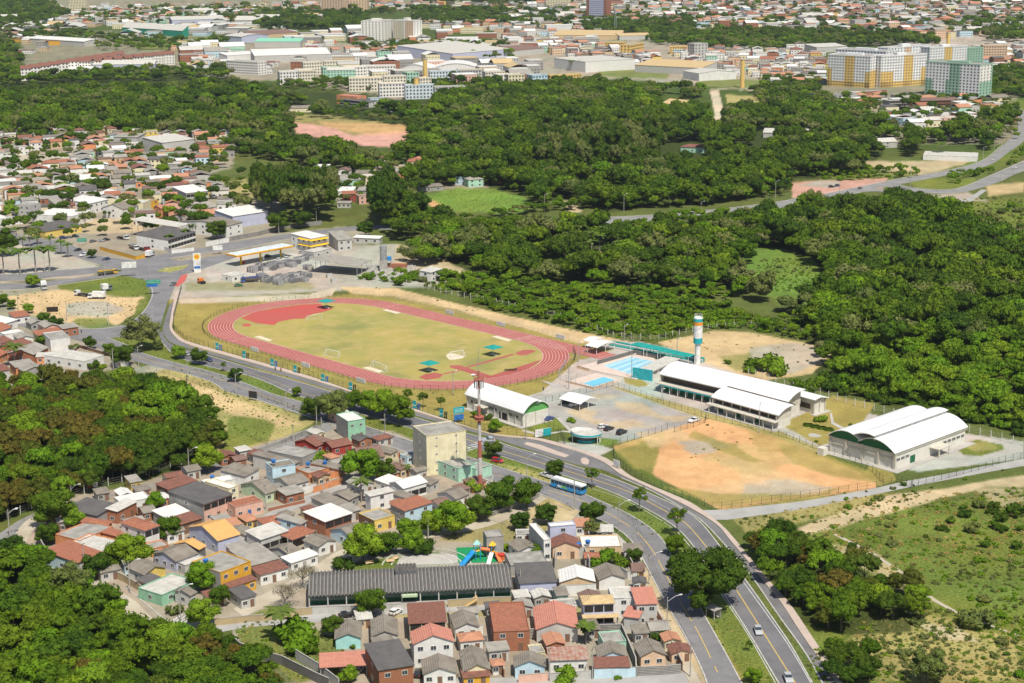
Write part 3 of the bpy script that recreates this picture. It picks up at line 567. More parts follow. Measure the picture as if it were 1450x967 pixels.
def trunk(name,seed,mat_=None,h=1.1,r0=.06,limbs=4,spread=.5):
 r=random.Random(seed);mb=MB();top=(r.uniform(-.05,.05),r.uniform(-.05,.05),h*.55);mb.tube((0,0,-.02),top,r0,r0*.7,6)
 for k in range(limbs):
  a=2*PI*k/limbs+r.uniform(-.5,.5);mb.tube(top,(math.cos(a)*spread*r.uniform(.5,1),math.sin(a)*spread*r.uniform(.5,1),h*r.uniform(.85,1.15)),r0*.55,r0*.2,5)
 return mb.mesh(name,mat_ or BARK)
def make_tree(name,cr_me,tr_me):
 return(name,cr_me,tr_me)
TREES={}
def T(key,mat_,seed,**k):
 tk={q:k.pop(q)for q in('h','r0','limbs','spread','bark')if q in k}
 TREES[key]=(crown('crown_'+key,seed,LEAF[mat_],**k),trunk('trunk_'+key,seed,tk.get('bark'),tk.get('h',1.1),tk.get('r0',.05),tk.get('limbs',4),tk.get('spread',.5)))
 return TREES[key]
for i,mt in enumerate(('green','deep','lush','brown','olive')):
 for j in range(2):T('%s%d'%(mt,j),mt,100+i*10+j,ncl=(13,17)[j],rz=(.62,.75)[j],zc=(.85,1.0)[j],leaves=950,ls=.07,h=1.0)
T('umbrella0','green',200,ncl=20,rz=.3,zc=1.15,cl=.26,leaves=1100,ls=.065,flat=.2,h=1.2,limbs=6,spread=.7)
T('umbrella1','olive',201,ncl=20,rz=.32,zc=1.1,cl=.26,leaves=1100,ls=.06,flat=.2,h=1.2,limbs=6,spread=.7)
T('tall0','deep',210,ncl=20,rz=1.5,rx=.8,zc=1.5,cl=.34,leaves=1000,ls=.07,h=2.4,limbs=4,spread=.3,r0=.05)
T('tall1','olive',211,ncl=18,rz=1.3,rx=.8,zc=1.5,cl=.3,leaves=900,ls=.06,h=2.4,limbs=4,spread=.3,bark=BARKG,gaps=.5)
T('cone0','green',220,ncl=16,rz=1.1,rx=.75,zc=.7,cl=.34,leaves=900,ls=.07)
T('street0','green',230,ncl=30,rz=.95,zc=1.0,low=-.35,cl=.36,leaves=3200,ls=.05,h=1.0,r0=.05,limbs=5)
T('street1','lush',231,ncl=28,rz=.9,zc=.95,low=-.35,cl=.37,leaves=3200,ls=.05,h=1.0,r0=.05,limbs=5)
T('street2','deep',232,ncl=30,rz=1.0,zc=.95,low=-.35,cl=.37,leaves=3200,ls=.05,h=1.0,r0=.05,limbs=5)
T('street3','olive',233,ncl=32,rz=.9,zc=.95,low=-.25,cl=.33,leaves=3000,ls=.045,h=1.3,r0=.045,limbs=6,gaps=.3)
T('tiers0','green',234,ncl=16,rz=1.3,rx=.85,zc=1.2,cl=.26,leaves=1500,ls=.05,h=2.2,r0=.045,limbs=6,gaps=.5)
T('bigstreet','deep',235,ncl=46,rz=.8,zc=.8,low=-.35,cl=.29,leaves=6500,ls=.036,h=1.0,r0=.05,limbs=7,spread=.7)
for i,mt in enumerate(('green','lush','olive','deep')):T('bush%d'%i,mt,250+i,ncl=9,rz=.6,zc=.25,cl=.42,leaves=420,ls=.10,h=.4)
T('tuft0','lush',256,ncl=4,rz=.4,zc=.05,cl=.5,leaves=70,ls=.2,h=.1,core=.5);T('tuft1','olive',257,ncl=4,rz=.5,zc=.05,cl=.5,leaves=70,ls=.2,h=.1,core=.5);T('tuft2','straw',258,ncl=4,rz=.4,zc=.05,cl=.5,leaves=70,ls=.2,h=.1,core=.4)
T('bare0','grey',260,ncl=12,rz=.7,zc=.7,cl=.34,leaves=1500,ls=.03,gaps=1.0,h=1.0,bark=BARKG,limbs=8,spread=.8)
T('flame0','flame',261,ncl=16,rz=.4,zc=1.0,cl=.28,leaves=900,ls=.07)
for i,mt in enumerate(('green','brown','deep')):T('edge%d'%i,mt,270+i,ncl=30,rz=.9,zc=.75,cl=.27,leaves=3000,ls=.045,h=1.0)
def place_tree(key,x,y,R,name='tree',label=None,cat='tree',group=None,zs=1.0,rz=None):
 cm,tm=TREES[key]
 e=empty(name,(x,y,0),random.uniform(0,6.28)if rz is None else rz,label,cat,group,scale=(R,R,R*zs))
 put('trunk',tm,e);put('crown',cm,e);return e
def scatter(name,label,cat,pts,keys,group=None,trunks=False):
 """many trees as one object: instances on the points of a mesh"""
 src=bpy.data.collections.new(name+'_kinds')
 for i,k in enumerate(keys):o=bpy.data.objects.new('%02d_%s'%(i,k),TREES[k][0]);src.objects.link(o)
 P=np.array([(p[0],p[1],0)for p in pts],np.float32)
 me=bpy.data.meshes.new(name);me.vertices.add(len(P));me.vertices.foreach_set('co',P.ravel())
 for an,ty,vals in(('size','FLOAT',[p[2]for p in pts]),('turn','FLOAT',[p[3]for p in pts]),('kind','INT',[p[4]for p in pts])):
  at=me.attributes.new(an,ty,'POINT');at.data.foreach_set('value',vals)
 at=me.attributes.new('stretch','FLOAT_VECTOR','POINT');at.data.foreach_set('vector',np.array([(p[2],p[2],p[2]*p[5])for p in pts],np.float32).ravel())
 for k in keys:me.materials.append(TREES[k][0].materials[0])
 o=bpy.data.objects.new(name,me);C.objects.link(o);tag(o,label,cat,group,'stuff')
 ng=bpy.data.node_groups.new(name,'GeometryNodeTree');ng.interface.new_socket('Geometry',in_out='INPUT',socket_type='NodeSocketGeometry');ng.interface.new_socket('Geometry',in_out='OUTPUT',socket_type='NodeSocketGeometry')
 N,L=ng.nodes,ng.links;gi,go=N.new('NodeGroupInput'),N.new('NodeGroupOutput')
 ci=N.new('GeometryNodeCollectionInfo');ci.inputs['Collection'].default_value=src;ci.inputs['Separate Children'].default_value=True;ci.inputs['Reset Children'].default_value=True
 ip=N.new('GeometryNodeInstanceOnPoints');ip.inputs['Pick Instance'].default_value=True
 def attr(n,ty):a=N.new('GeometryNodeInputNamedAttribute');a.data_type=ty;a.inputs[0].default_value=n;return a.outputs[0]
 cx=N.new('ShaderNodeCombineXYZ');L.new(attr('turn','FLOAT'),cx.inputs[2])
 L.new(gi.outputs[0],ip.inputs['Points']);L.new(ci.outputs[0],ip.inputs['Instance']);L.new(attr('kind','INT'),ip.inputs['Instance Index'])
 L.new(cx.outputs[0],ip.inputs['Rotation']);L.new(attr('stretch','FLOAT_VECTOR'),ip.inputs['Scale']);L.new(ip.outputs[0],go.inputs[0])
 md=o.modifiers.new('scatter','NODES');md.node_group=ng
 return o
def inpoly(x,y,poly):
 ins=False;n=len(poly)
 for i in range(n):
  (ax,ay),(bx,by)=poly[i],poly[i-1]
  if(ay>y)!=(by>y)and x<(bx-ax)*(y-ay)/(by-ay)+ax:ins=not ins
 return ins
def project(x,y,z=0.0):
 v=Vector((x,y,z-CAMH));d=v.dot(fwd);return 725+FPX*v.dot(right)/d,483.5-FPX*v.dot(up)/d
def fill(poly,step,size,kinds,jitter=.9,dens=1.0,zs=(.85,1.25),seed=1,holes=(),clump=0.0):
 """points on the ground inside a pixel polygon, on a jittered grid laid out on the ground"""
 r=random.Random(seed);W_=[G(*p)for p in poly];x0,x1=min(p.x for p in W_),max(p.x for p in W_);y0,y1=min(p.y for p in W_),max(p.y for p in W_)
 WP=[(p.x,p.y)for p in W_];out=[];names=list(kinds);wts=[kinds[k]for k in names];HW=[[(G(a,b+dy).x,G(a,b+dy).y)for a,b in h]for h in list(holes)for dy in((0,9,16)if h in ROADS_CLEAR or h[0][0]in(1078,412,588)else(0,))]
 y=y0;row=0
 while y<y1:
  x=x0+(row%2)*step/2
  while x<x1:
   px,py=x+r.uniform(-1,1)*step*jitter*.5,y+r.uniform(-1,1)*step*jitter*.5
   if r.random()<dens and inpoly(px,py,WP)and not any(inpoly(px,py,h)for h in HW):
    if not clump or float(vnoise(np.array([px/22.]),np.array([py/22.]),seed)[0])>clump:
     q=int(float(vnoise(np.array([px/31.]),np.array([py/31.]),seed+3)[0])*len(names)*.999);kk=names[q]if r.random()<.5 else r.choices(names,wts)[0];big_=r.random()**2
     out.append((px,py,size[0]+(size[1]-size[0])*big_*1.4,r.uniform(0,6.28),kk,r.uniform(*zs)))
   x+=step
  y+=step*.87;row+=1
 return out
ROADS_CLEAR=[[(840,305),(1080,286),(1290,248),(1400,225),(1450,160),(1460,245),(1370,276),(1290,274),(1160,286),(1080,300),(840,322)]]
CLEAR=[
[(412,170),(450,168),(580,170),(584,200),(570,214),(520,214),(465,202),(412,192)],[(408,150),(445,148),(445,168),(408,170)],[(470,128),(560,132),(618,138),(618,162),(560,160),(475,148)],
[(930,140),(1000,140),(1000,160),(930,160)],[(1003,126),(1020,126),(1030,165),(1020,185),(1004,185)],[(1026,132),(1080,134),(1082,160),(1026,160)],[(920,205),(1000,200),(1000,240),(925,240)],[(1030,210),(1100,202),(1100,228),(1030,232)],
[(588,276),(650,262),(700,264),(750,280),(758,302),(700,308),(640,304),(600,296)],[(793,280),(814,282),(828,302),(808,306)],[(758,315),(790,315),(790,330),(758,330)],[(832,350),(880,350),(880,375),(825,380)],[(945,320),(988,318),(994,340),(955,342)],
[(1078,352),(1110,354),(1150,368),(1172,400),(1158,424),(1100,420),(1050,385)],[(640,370),(690,395),(660,405),(600,380)],[(1220,224),(1390,222),(1340,244),(1225,252)],[(1238,205),(1280,192),(1282,222),(1250,226)],[(1310,205),(1390,205),(1385,235),(1300,232)],
[(1060,188),(1150,188),(1150,205),(1060,205)],[(1120,252),(1260,250),(1250,270),(1120,284)],
[(935,135),(965,133),(975,150),(935,150)],
]+ROADS_CLEAR+[[(852,305),(980,300),(1090,286),(1130,284),(1120,305),(1060,318),(980,326),(900,334),(850,334)]]
# houses
def win_mesh(w,h,fr=FRM,bars=1):
 mb=MB();t=.09
 mb.box(-w/2-t,-.07,-h/2-t,w/2+t,.02,-h/2);mb.box(-w/2-t,-.07,h/2,w/2+t,.02,h/2+t);mb.box(-w/2-t,-.07,-h/2,-w/2,.02,h/2);mb.box(w/2,-.07,-h/2,w/2+t,.02,h/2)
 for k in range(bars):x=-w/2+(k+1)*w/(bars+1);mb.box(x-.03,-.045,-h/2,x+.03,.0,h/2)
 return mb.mesh('window',fr)
def pane_mesh(w,h):return MB().box(-w/2,-.025,-h/2,w/2,.02,h/2).mesh('pane',GLS)
WM={}
def winm(w,h):
 k=(round(w,1),round(h,1))
 if k not in WM:WM[k]=(win_mesh(k[0],k[1],bars=1 if w<1.6 else 3),pane_mesh(*k),)
 return WM[k]
def win1(w,h):
 k=('s',round(w,1),round(h,1))
 if k not in WM:
  mb=MB();mb.box(-w/2-.08,-.05,-h/2-.08,w/2+.08,.02,h/2+.08);mb.box(-w/2,-.07,-h/2,w/2,-.04,h/2,m=1);WM[k]=mb.mesh('window',[FRM,GLS])
 return WM[k]
DOORM={}
def doorm(c,w=.95,h=2.1):
 k=(c,w,h)
 if k not in DOORM:mb=MB();mb.box(-w/2,-.05,0,w/2,.02,h);mb.box(-w/2-.08,-.035,0,-w/2,.02,h+.08);mb.box(w/2,-.035,0,w/2+.08,.02,h+.08);mb.box(w*.32,-.08,h*.48,w*.38,-.05,h*.53);DOORM[k]=mb.mesh('door',W(c))
 return DOORM[k]
def frame3(k,P0,P1,PL,h,d=None):
 a,b=GZ(k,P0,h),GZ(k,P1,h);u=b-a;Wd=u.length;u.normalize();v=Vector((-u.y,u.x,0))
 D=(GZ(k,PL,h)-a).dot(v)if PL else d
 return Vector((a.x,a.y,0)),math.atan2(u.y,u.x),Wd,abs(D)
ROOFK={'or':'orange','f':'fibro','f2':'fibro2','dk':'dark','t':'tile','to':'tileo','ty':'tiley','st':'straw','sa':'salmon','w':'white','p':'pale','c':'conc','r':'rust','b':'brown'}
def roof_mesh(mb,kind,Wd,D,h,rise,o=0.0,th=.14):
 """roof over the rectangle 0..Wd, 0..D grown by o"""
 a,b,c,d=-o,Wd+o,-o,D+o
 if kind=='gx':
  m=(c+d)/2;r=h+rise;mb.slab([(a,c,h),(b,c,h),(b,m,r),(a,m,r)],th);mb.slab([(a,m,r),(b,m,r),(b,d,h),(a,d,h)],th);mb.box(a,m-.12,r-.1,b,m+.12,r+.07)
 elif kind=='gy':
  m=(a+b)/2;r=h+rise;mb.slab([(a,c,h),(m,c,r),(m,d,r),(a,d,h)],th);mb.slab([(m,c,r),(b,c,h),(b,d,h),(m,d,r)],th);mb.box(m-.12,c,r-.1,m+.12,d,r+.07)
 elif kind=='hip':
  q=min(b-a,d-c)/2;r=h+rise
  if b-a>=d-c:A,B=(a+q,(c+d)/2,r),(b-q,(c+d)/2,r)
  else:A,B=((a+b)/2,c+q,r),((a+b)/2,d-q,r)
  if b-a>=d-c:fs=[[(a,c,h),(b,c,h),B,A],[(b,c,h),(b,d,h),B],[(b,d,h),(a,d,h),A,B],[(a,d,h),(a,c,h),A]]
  else:fs=[[(a,c,h),(b,c,h),A],[(b,c,h),(b,d,h),B,A],[(b,d,h),(a,d,h),B],[(a,d,h),(a,c,h),A,B]]
  for f in fs:mb.slab(f,th)
 elif kind=='shed':mb.slab([(a,c,h),(b,c,h),(b,d,h+rise),(a,d,h+rise)],th)
 elif kind=='shedb':mb.slab([(a,c,h+rise),(b,c,h+rise),(b,d,h),(a,d,h)],th)
 elif kind=='shedx':mb.slab([(a,c,h),(b,c,h+rise),(b,d,h+rise),(a,d,h)],th)
 else:mb.slab([(.18,.18,h-.3),(Wd-.18,.18,h-.3),(Wd-.18,D-.18,h-.3),(.18,D-.18,h-.3)],.15)
def wall_mesh(kind,Wd,D,h,rise,o,two=False):
 mb=MB();a,b,c,d=o,Wd-o,o,D-o;e=h-.02
 def top(x,y):
  if kind=='gx':return e+rise*(1-abs(y-D/2)/(D/2))
  if kind=='gy':return e+rise*(1-abs(x-Wd/2)/(Wd/2))
  if kind=='shed':return e+rise*y/D
  if kind=='shedb':return e+rise*(1-y/D)
  if kind=='shedx':return e+rise*x/Wd
  return e
 def side(pts,m):
  n=len(pts);mb.quad(*([(x,y,-.3)for x,y in(pts[0],pts[-1])]+[(x,y,top(x,y)-(.13 if kind not in('flat',)else 0))for x,y in reversed(pts)]),m=m)
 mid=lambda p,q:[p,((p[0]+q[0])/2,(p[1]+q[1])/2),q]
 side(mid((a,c),(b,c)),0);side(mid((b,c),(b,d)),0);side(mid((b,d),(a,d)),1 if two else 0);side(mid((a,d),(a,c)),1 if two else 0)
 if kind=='flat':
  for x0,y0,x1,y1 in((a,c+.15,a+.15,d-.15),(b-.15,c+.15,b,d-.15)):mb.box(x0,y0,h-.35,x1,y1,h-.004)
  for y0,y1 in((c,c+.15),(d-.15,d)):mb.box(a,y0,h-.35,b,y1,h-.001)
 return mb
NH=[0];RECTS=[]
def house(k,P0,P1,PL,h,roof='gx',rf='f',wc='white',label=None,side=None,rise=None,d=None,wf=2,ws=1,door='brown',detail=True,name='house',cat='house',group='houses of the village',
open_=None,o=None,tank=False,ww=1.2,wh=1.0,gap=False,loc=None):
 base,rz,Wd,D=loc if loc else frame3(k,P0,P1,PL,h,d)
 Wd=max(Wd,2.0);D=max(D,2.0);o_=(.0 if roof=='flat' else.35)if o is None else o
 rise=rise if rise is not None else{'gx':D*.16,'gy':Wd*.16,'hip':min(Wd,D)*.18,'flat':0,'shed':D*.08,'shedb':D*.08,'shedx':Wd*.08}[roof]
 e=empty(name,base,rz,label,cat,group)
 mats=[W(wc)]+([W(side)]if side else[])
 if open_!='carport':wall_mesh(roof,Wd,D,h,rise,o_,bool(side)).build('wall',mats,e)
 mb=MB();roof_mesh(mb,roof,Wd,D,h,rise)
 rm=put('roof',mb.mesh('roof',RF[ROOFK[rf]]),e)
 u=Vector((math.cos(rz),math.sin(rz),0));v=Vector((-u.y,u.x,0));cen=base+u*Wd/2+v*D/2
 lvis,rvis=u.dot(cen)>0,u.dot(cen)<0
 nf=max(1,round(h/2.9))if h<20 else 1
 def addwin(x,y,z,r,w_,h_):
  if detail:f=put('window',winm(w_,h_)[0],e,(x,y,z),r);put('pane',winm(w_,h_)[1],f)
  else:put('window',win1(w_,h_),e,(x,y,z),r)
 fh=h/nf
 for fl in range(nf):
  z=fl*fh+min(1.55,fh*.55)
  if open_ in('front','frontup')and(open_=='front' or fl==nf-1):
   n=max(2,int(Wd/2.6));wd=(Wd-2*o_)/n
   for i in range(n):x=o_+wd*(i+.5);put('opening',MB().box(-wd/2+.12,-.06,-.8,wd/2-.12,.02,.9).mesh('opening',DARK),e,(x,o_,z),0)  # dark panel on the wall; shade inside the opening put into its colour
  elif open_!='carport':
   for i in range(wf):
    x=o_+(Wd-2*o_)*(i+.5)/wf
    if fl==0 and door and i==wf//2 and wf>1 and detail:put('door',doorm(door),e,(x,o_,0),0);continue
    addwin(x,o_,z,0,ww,wh)
  if open_!='carport' and ws:
   x,r=(o_,-PI/2)if lvis else(Wd-o_,PI/2)
   n=ws
   for i in range(n):addwin(x,o_+(D-2*o_)*(i+.5)/n,z,r,ww,wh)
 if open_=='carport':
  pm=MB().cyl(0,0,0,h,.12,n=6).mesh('post',CONC);n=max(2,int(Wd/5)+1)
  for i in range(n):
   for y in(.4,D-.4):put('post',pm,e,(.3+(Wd-.6)*i/(n-1),y,0))
 if tank:water_tank(base+u*Wd*tank[0]+v*D*tank[1],h+(tank[2]if len(tank)>2 else.2),label)
 NH[0]+=1;RECTS.append((cen.x+v.x*0,cen.y,rz,Wd,D))
 return e,Wd,D
TNK=None
def water_tank(p,z,of):
 global TNK
 if TNK is None:
  bl=M('blue_tank_plastic',(.03,.16,.45),(.03,.13,.38),stain=.1,rough=.45)
  TNK=(MB().cyl(0,0,.35,1.25,.55,.75,12).mesh('tank_body',bl),MB().cyl(0,0,1.25,1.5,.8,.35,12).mesh('tank_lid',bl),MB().box(-.5,-.5,0,.5,.5,.35).mesh('tank_stand',CONC))
 e=empty('water_tank',(p.x,p.y,z),0,'blue plastic water tank on the '+(of.split(' with ')[0]if of else 'roof'),'water tank','blue rooftop water tanks')
 put('tank_body',TNK[0],e);put('tank_lid',TNK[1],e);put('tank_stand',TNK[2],e)
def ywall(k,pts,h,c,label,th=.18,z0=0.0,cat='wall',name='yard_wall',piers=True,group='yard and street walls'):
 """free-standing wall along ground points"""
 P=[GZ(k,p)for p in pts];e=empty(name,P[0],0,label,cat,group);m=W(c)if c in PC else c;mb=MB()
 for a,b in zip(P,P[1:]):
  d=(b-a).normalized();n=Vector((-d.y,d.x,0))*th/2;q=[a-n-P[0],b-n-P[0],b+n-P[0],a+n-P[0]];mb.slab([Vector((p.x,p.y,h))for p in q],h+.3)
 mb.build('wall',m,e);cp=MB()
 for a,b in zip(P,P[1:]):
  d=(b-a).normalized();n=Vector((-d.y,d.x,0))*(th/2+.05);q=[a-n-P[0],b-n-P[0],b+n-P[0],a+n-P[0]];cp.slab([Vector((p.x,p.y,h+.08))for p in q],.078)
 cp.build('coping',CONC,e);return e
near_houses=[
('B',(440,470),(655,395),(235,370),6,'shed','dk','pink','pink two storey house with dark sheet roof and open balcony',dict(side='grey',open_='frontup',wf=3,rise=.5)),
('B',(665,488),(862,442),None,4,'flat','t','pink','pink shop front with two blue roller doors beside the balcony house',dict(d=6,door='dblue',wf=3)),
('B',(928,212),(1090,185),(845,180),6,'flat','f','blue','light blue two storey box house with grey roof',dict(tank=(.2,.5),wf=1)),
('B',(1185,250),(1345,205),(1090,212),3.2,'flat','c','orange','orange house with flat grey slab and two blue tanks',dict(tank=(.4,.7))),
('B',(1140,138),(1255,88),(925,75),4,'flat','c','grey','unfinished grey house with wide stained concrete slab',dict(wf=1,ws=3)),
('B',(735,272),(842,215),(605,215),3.4,'shed','f','white','low house with brownish sheet roof crossed by white strips',dict(wf=1)),
('B',(1080,190),(1130,165),(845,108),3.4,'shed','f','lgrey','long low grey roofed house behind the light blue box house',dict(wf=1)),
('B',(880,397),(982,365),(690,330),3,'gx','f','pgreen','pale green house with grey gable roof on the inner street',dict(wf=2)),
('B',(1050,342),(1195,300),(938,288),3,'gx','f','white','white house with green garden wall and grey gable roof',dict(wf=2)),
('B',(1400,225),(1450,195),(1275,150),3,'shed','f','orange','small grey roofed annex behind the orange house',dict(wf=1)),
('B',(1240,62),(1300,38),(1115,12),3,'gx','to','red','red tiled house beside the wide concrete slab',dict(wf=1)),
('C',(150,322),(300,290),(92,278),3,'gx','to','red','dark red house with old tile roof below the green block',dict(wf=2)),
('C',(50,300),(152,262),(-30,255),3,'shed','b','grey','brown roofed low house left of the dark red house',dict(wf=1)),
('C',(350,405),(530,380),(150,350),3.6,'gx','b','grey','house with large faded brown roof and grey gable wall',dict(wf=3,rise=2.2)),
('C',(262,132),(385,112),(122,88),6.8,'flat','w','green','narrow tall block with green front and bare grey side',dict(side='grey',wf=2,ws=0,ww=.8,wh=.8)),
('C',(818,235),(1098,195),(622,178),13.2,'flat','c','cream','four storey cream building with blank walls and tiny vents',dict(wf=2,ws=1,ww=.5,wh=.5,name='apartment_building',cat='building',side='beige2',door=None)),  # duller side colour: shade of the less lit face put into the paint
('C',(1045,465),(1165,432),(820,405),4.6,'flat','c','mint','stained mint green house below the cream building',dict(wf=0,ws=3,ww=.9)),
('C',(1168,470),(1282,440),None,3.6,'flat','c','mint','green walled yard building beside the antenna tower foot',dict(d=5,wf=0,ws=0,door=None)),
('C',(655,610),(830,560),(560,562),4,'gx','w','white','white house with bright double pitched roof',dict(wf=2,open_='front')),
('C',(560,582),(660,540),(455,553),3,'shed','w','white','low white roofed annex left of the bright roof house',dict(wf=1)),
('C',(420,665),(595,625),(375,640),5,'shed','p','white','white two storey house with one small window',dict(wf=1,ws=0)),
('C',(665,768),(870,705),(595,710),5.6,'shed','t','blue','turquoise two storey house under a flat red roof',dict(side='grey',wf=2,rise=.4)),
('C',(450,835),(595,795),(328,785),3.6,'flat','c','yellow','yellow fronted house with dark flat slab',dict(wf=2,side='brown')),
('C',(100,845),(300,780),(0,765),6,'shed','w','brick','brick house with big clean white roof over an open floor',dict(open_='frontup',rise=.5,side='brick')),
('C',(1030,685),(1130,645),(870,650),3,'gx','f','white','white gable house behind the park trees',dict(wf=2)),
('C',(850,582),(916,545),(790,540),3,'shed','f','lgrey','little grey shed beside the bright roof house',dict(wf=1)),
('C',(300,962),(430,915),(110,905),3,'gx','f','blue','pale blue low house with long grey roof by the school street',dict(wf=2)),
('C',(680,680),(742,650),(600,640),3,'shed','f','white','tiny grey roofed house left of the turquoise one',dict(wf=1)),
('C',(200,475),(252,448),(75,410),3,'shed','f','orange','grey roofed house behind the orange garden wall',dict(wf=1,tank=(.3,.6))),
('C',(570,362),(625,332),(470,296),3,'shed','f','cream','low sand coloured house next to the cream building',dict(wf=1)),
('C',(270,692),(350,652),(150,640),3,'gx','f','grey','grey gabled house with palm beside it',dict(wf=1)),
('C',(150,745),(275,705),(-20,690),3,'shed','f','lgrey','wide grey shed roof behind the clean white roof',dict(wf=1)),
('B',(460,327),(665,290),(400,302),4,'flat','w','white','house with white slab and blue tank behind the balcony house',dict(wf=1,tank=(.3,.5))),
('B',(620,358),(686,335),(450,305),5,'flat','w','cream','cream concrete box beside the balcony house',dict(wf=1)),
('B',(190,367),(400,300),(60,345),3,'shed','to','brown','long low brick coloured tile roof near the wood',dict(wf=2)),
('B',(180,572),(352,520),(35,537),3,'shed','w','grey','grey walled shed with flat white roof',dict(wf=1)),
('B',(280,615),(440,565),(240,562),3.4,'shed','to','brown','lean tile roof in front of the balcony house',dict(wf=1)),
('B',(540,730),(706,680),(320,632),4,'gx','ty','lilac','house with bright orange yellow tile roof and lilac gable',dict(rise=2.4,wf=1,ws=3)),
('B',(410,792),(466,762),(265,728),3,'gx','ty','dark','small dark walled shed with orange yellow roof',dict(wf=0,ws=0)),
('B',(845,722),(1048,655),(757,668),4.2,'shed','p','lgrey','house with ribbed pale roof over an open terrace',dict(open_='front',rise=.8)),
('B',(880,627),(1062,590),(800,572),3.5,'hip','t','white','house with patched red hip roof on the inner street',dict(wf=2)),
('B',(1070,724),(1235,660),(1050,655),3.2,'shed','t','brown','red tiled carport roof between two gable houses',dict(open_='carport')),
('B',(1255,772),(1390,727),(1135,725),3,'gy','f','white','white gable house with two windows on the school street',dict(wf=2)),
('B',(1060,887),(1260,822),(985,852),3,'shed','w','white','low white roofed garage house with grey shutters',dict(wf=3,door='grey')),
('B',(1060,837),(1145,800),(915,775),3,'gx','f','lgrey','grey gabled roof behind the garage house',dict(wf=1)),
('B',(775,907),(985,850),(660,805),4,'shed','f2','lgrey','broad grey roof with a white light strip',dict(wf=1)),
('B',(840,972),(1050,915),(780,917),3.2,'shed','to','white','white fronted house under dull red tiles by the school street',dict(wf=3)),
('H',(1060,302),(1275,220),(905,207),6.4,'flat','c','ochre','ochre two storey house with flat grey roof',dict(wf=3,side='grey',tank=(.1,.6))),
('H',(1130,412),(1325,345),None,3,'shed','to','ochre','ochre ground floor with tiled awning below the flat roofed house',dict(d=3.2,wf=3)),
('H',(745,227),(905,165),(590,160),3.2,'gx','f','lilac','lilac white house with long grey gable roof',dict(wf=2,ws=3)),
('H',(810,252),(970,200),(745,215),2.8,'flat','p','lgrey','low pale slab annex behind the yellow gable house',dict(wf=2)),
('H',(520,322),(682,268),(418,255),3.2,'gy','f','yellow','small yellow gable house near the street corner',dict(rise=1.4,wf=1,side='white')),
('H',(545,387),(655,340),(480,350),2.8,'shed','dk','beige','beige house with dark lean roof and brown door',dict(wf=2)),
('H',(645,462),(885,355),(520,390),3.1,'flat','p','green','long house with patched white slab and green wall',dict(wf=2,side='green')),
('H',(850,467),(900,440),(765,415),3.2,'gx','f','lgrey','grey gable house behind the corner tree',dict(wf=1)),
('I',(430,302),(572,240),(338,210),3.6,'shed','t','lgrey','corner house with large flat red tile roof',dict(side='blue',wf=2)),
('I',(580,242),(706,182),(450,155),3.6,'flat','p','orange','house with patchy white slab roof',dict(wf=2)),
('I',(440,177),(627,100),(310,138),3.5,'flat','c','orange','long grey concrete roof with brick edge beside the curve',dict(wf=2)),
('I',(800,124),(890,92),(672,72),6,'hip','t','white','white two storey house with red hip roof and porch',dict(ws=2,wf=1,open_='frontup')),
('I',(690,167),(742,140),(600,120),3,'shed','t','orange','narrow red tiled annex beside the white slab roof',dict(wf=1)),
('A',(685,702),(835,615),(540,627),4,'shed','dk','grey','large dark roofed shed beside the wood',dict(wf=0,ws=0)),
('A',(860,612),(1070,570),(785,572),3.5,'flat','w','white','white curved slab house by the wood edge',dict(wf=2)),
('A',(830,672),(978,598),(775,640),4,'shed','p','brick','bare brick house with pale lean roof',dict(side='brick',wf=2)),
('A',(760,772),(802,738),(640,700),3,'shed','t','brick','brick lean-to beside the white hip roofed house',dict(wf=1)),
('B',(740,692),(802,650),(640,620),3,'gx','f','white','small grey gable house behind the ribbed pale roof',dict(wf=1)),
('B',(1130,612),(1180,585),(1070,512),4.5,'shed','f2','blue','pale blue tall sided house left of the brick one',dict(wf=1,ws=1)),
('B',(1060,560),(1092,530),(985,512),3,'gx','f','lgrey','little grey gable roof behind the pale blue house',dict(wf=1)),
('D',(365,655),(562,647),(430,540),2.8,'gy','f','turq','small turquoise gable house in a leafy yard',dict(rise=1.3,wf=0,ws=0,door=None)),
('D',(625,637),(825,627),(700,512),2.8,'gy','f','lgrey','grey gable house with red tiled porch',dict(rise=1.3,wf=2)),
('D',(675,877),(938,837),(662,690),6.4,'shed','dk','brick','brick building under a large dark grey roof',dict(wf=2,rise=.6)),
('D',(890,547),(1165,535),(876,400),5,'shedx','to','cream','long red tiled house with dark arched openings beside the school gate',dict(open_='front',rise=.2)),
('D',(920,692),(1218,670),(950,600),6,'gy','sa','white','white two storey gable house with salmon roof and three windows',dict(rise=2,wf=3,door=None)),
('D',(990,905),(1238,893),(985,800),3,'gy','f','white','white gable house below the salmon roofed one',dict(rise=1.5,wf=3)),
('D',(1285,882),(1475,868),(1262,740),3,'gy','f','cream','cream gable house with red tiled skirt roof',dict(rise=1.5,wf=2)),
('D',(1275,930),(1480,912),None,2.5,'shed','to','ochre','red tiled porch along the cream gable house',dict(d=4,wf=2)),
('D',(1215,582),(1400,567),(1210,480),3,'gy','f','white','small white gable house behind the paved yard',dict(rise=1.3,wf=2)),
('D',(260,857),(606,837),(200,770),3,'shed','sa','salmon','long salmon tiled carport roof',dict(open_='carport',name='carport',cat='carport',group='carports')),
('E',(275,262),(550,247),(225,140),4.3,'shed','dk','lilac','lilac building with dark patched roof and wide windows',dict(wf=3,ww=2.4,wh=.7,door='dark')),
('E',(560,252),(818,247),(530,165),3.2,'gy','w','beige','beige gable house with bright white roof',dict(rise=1.5,wf=2,door=None)),
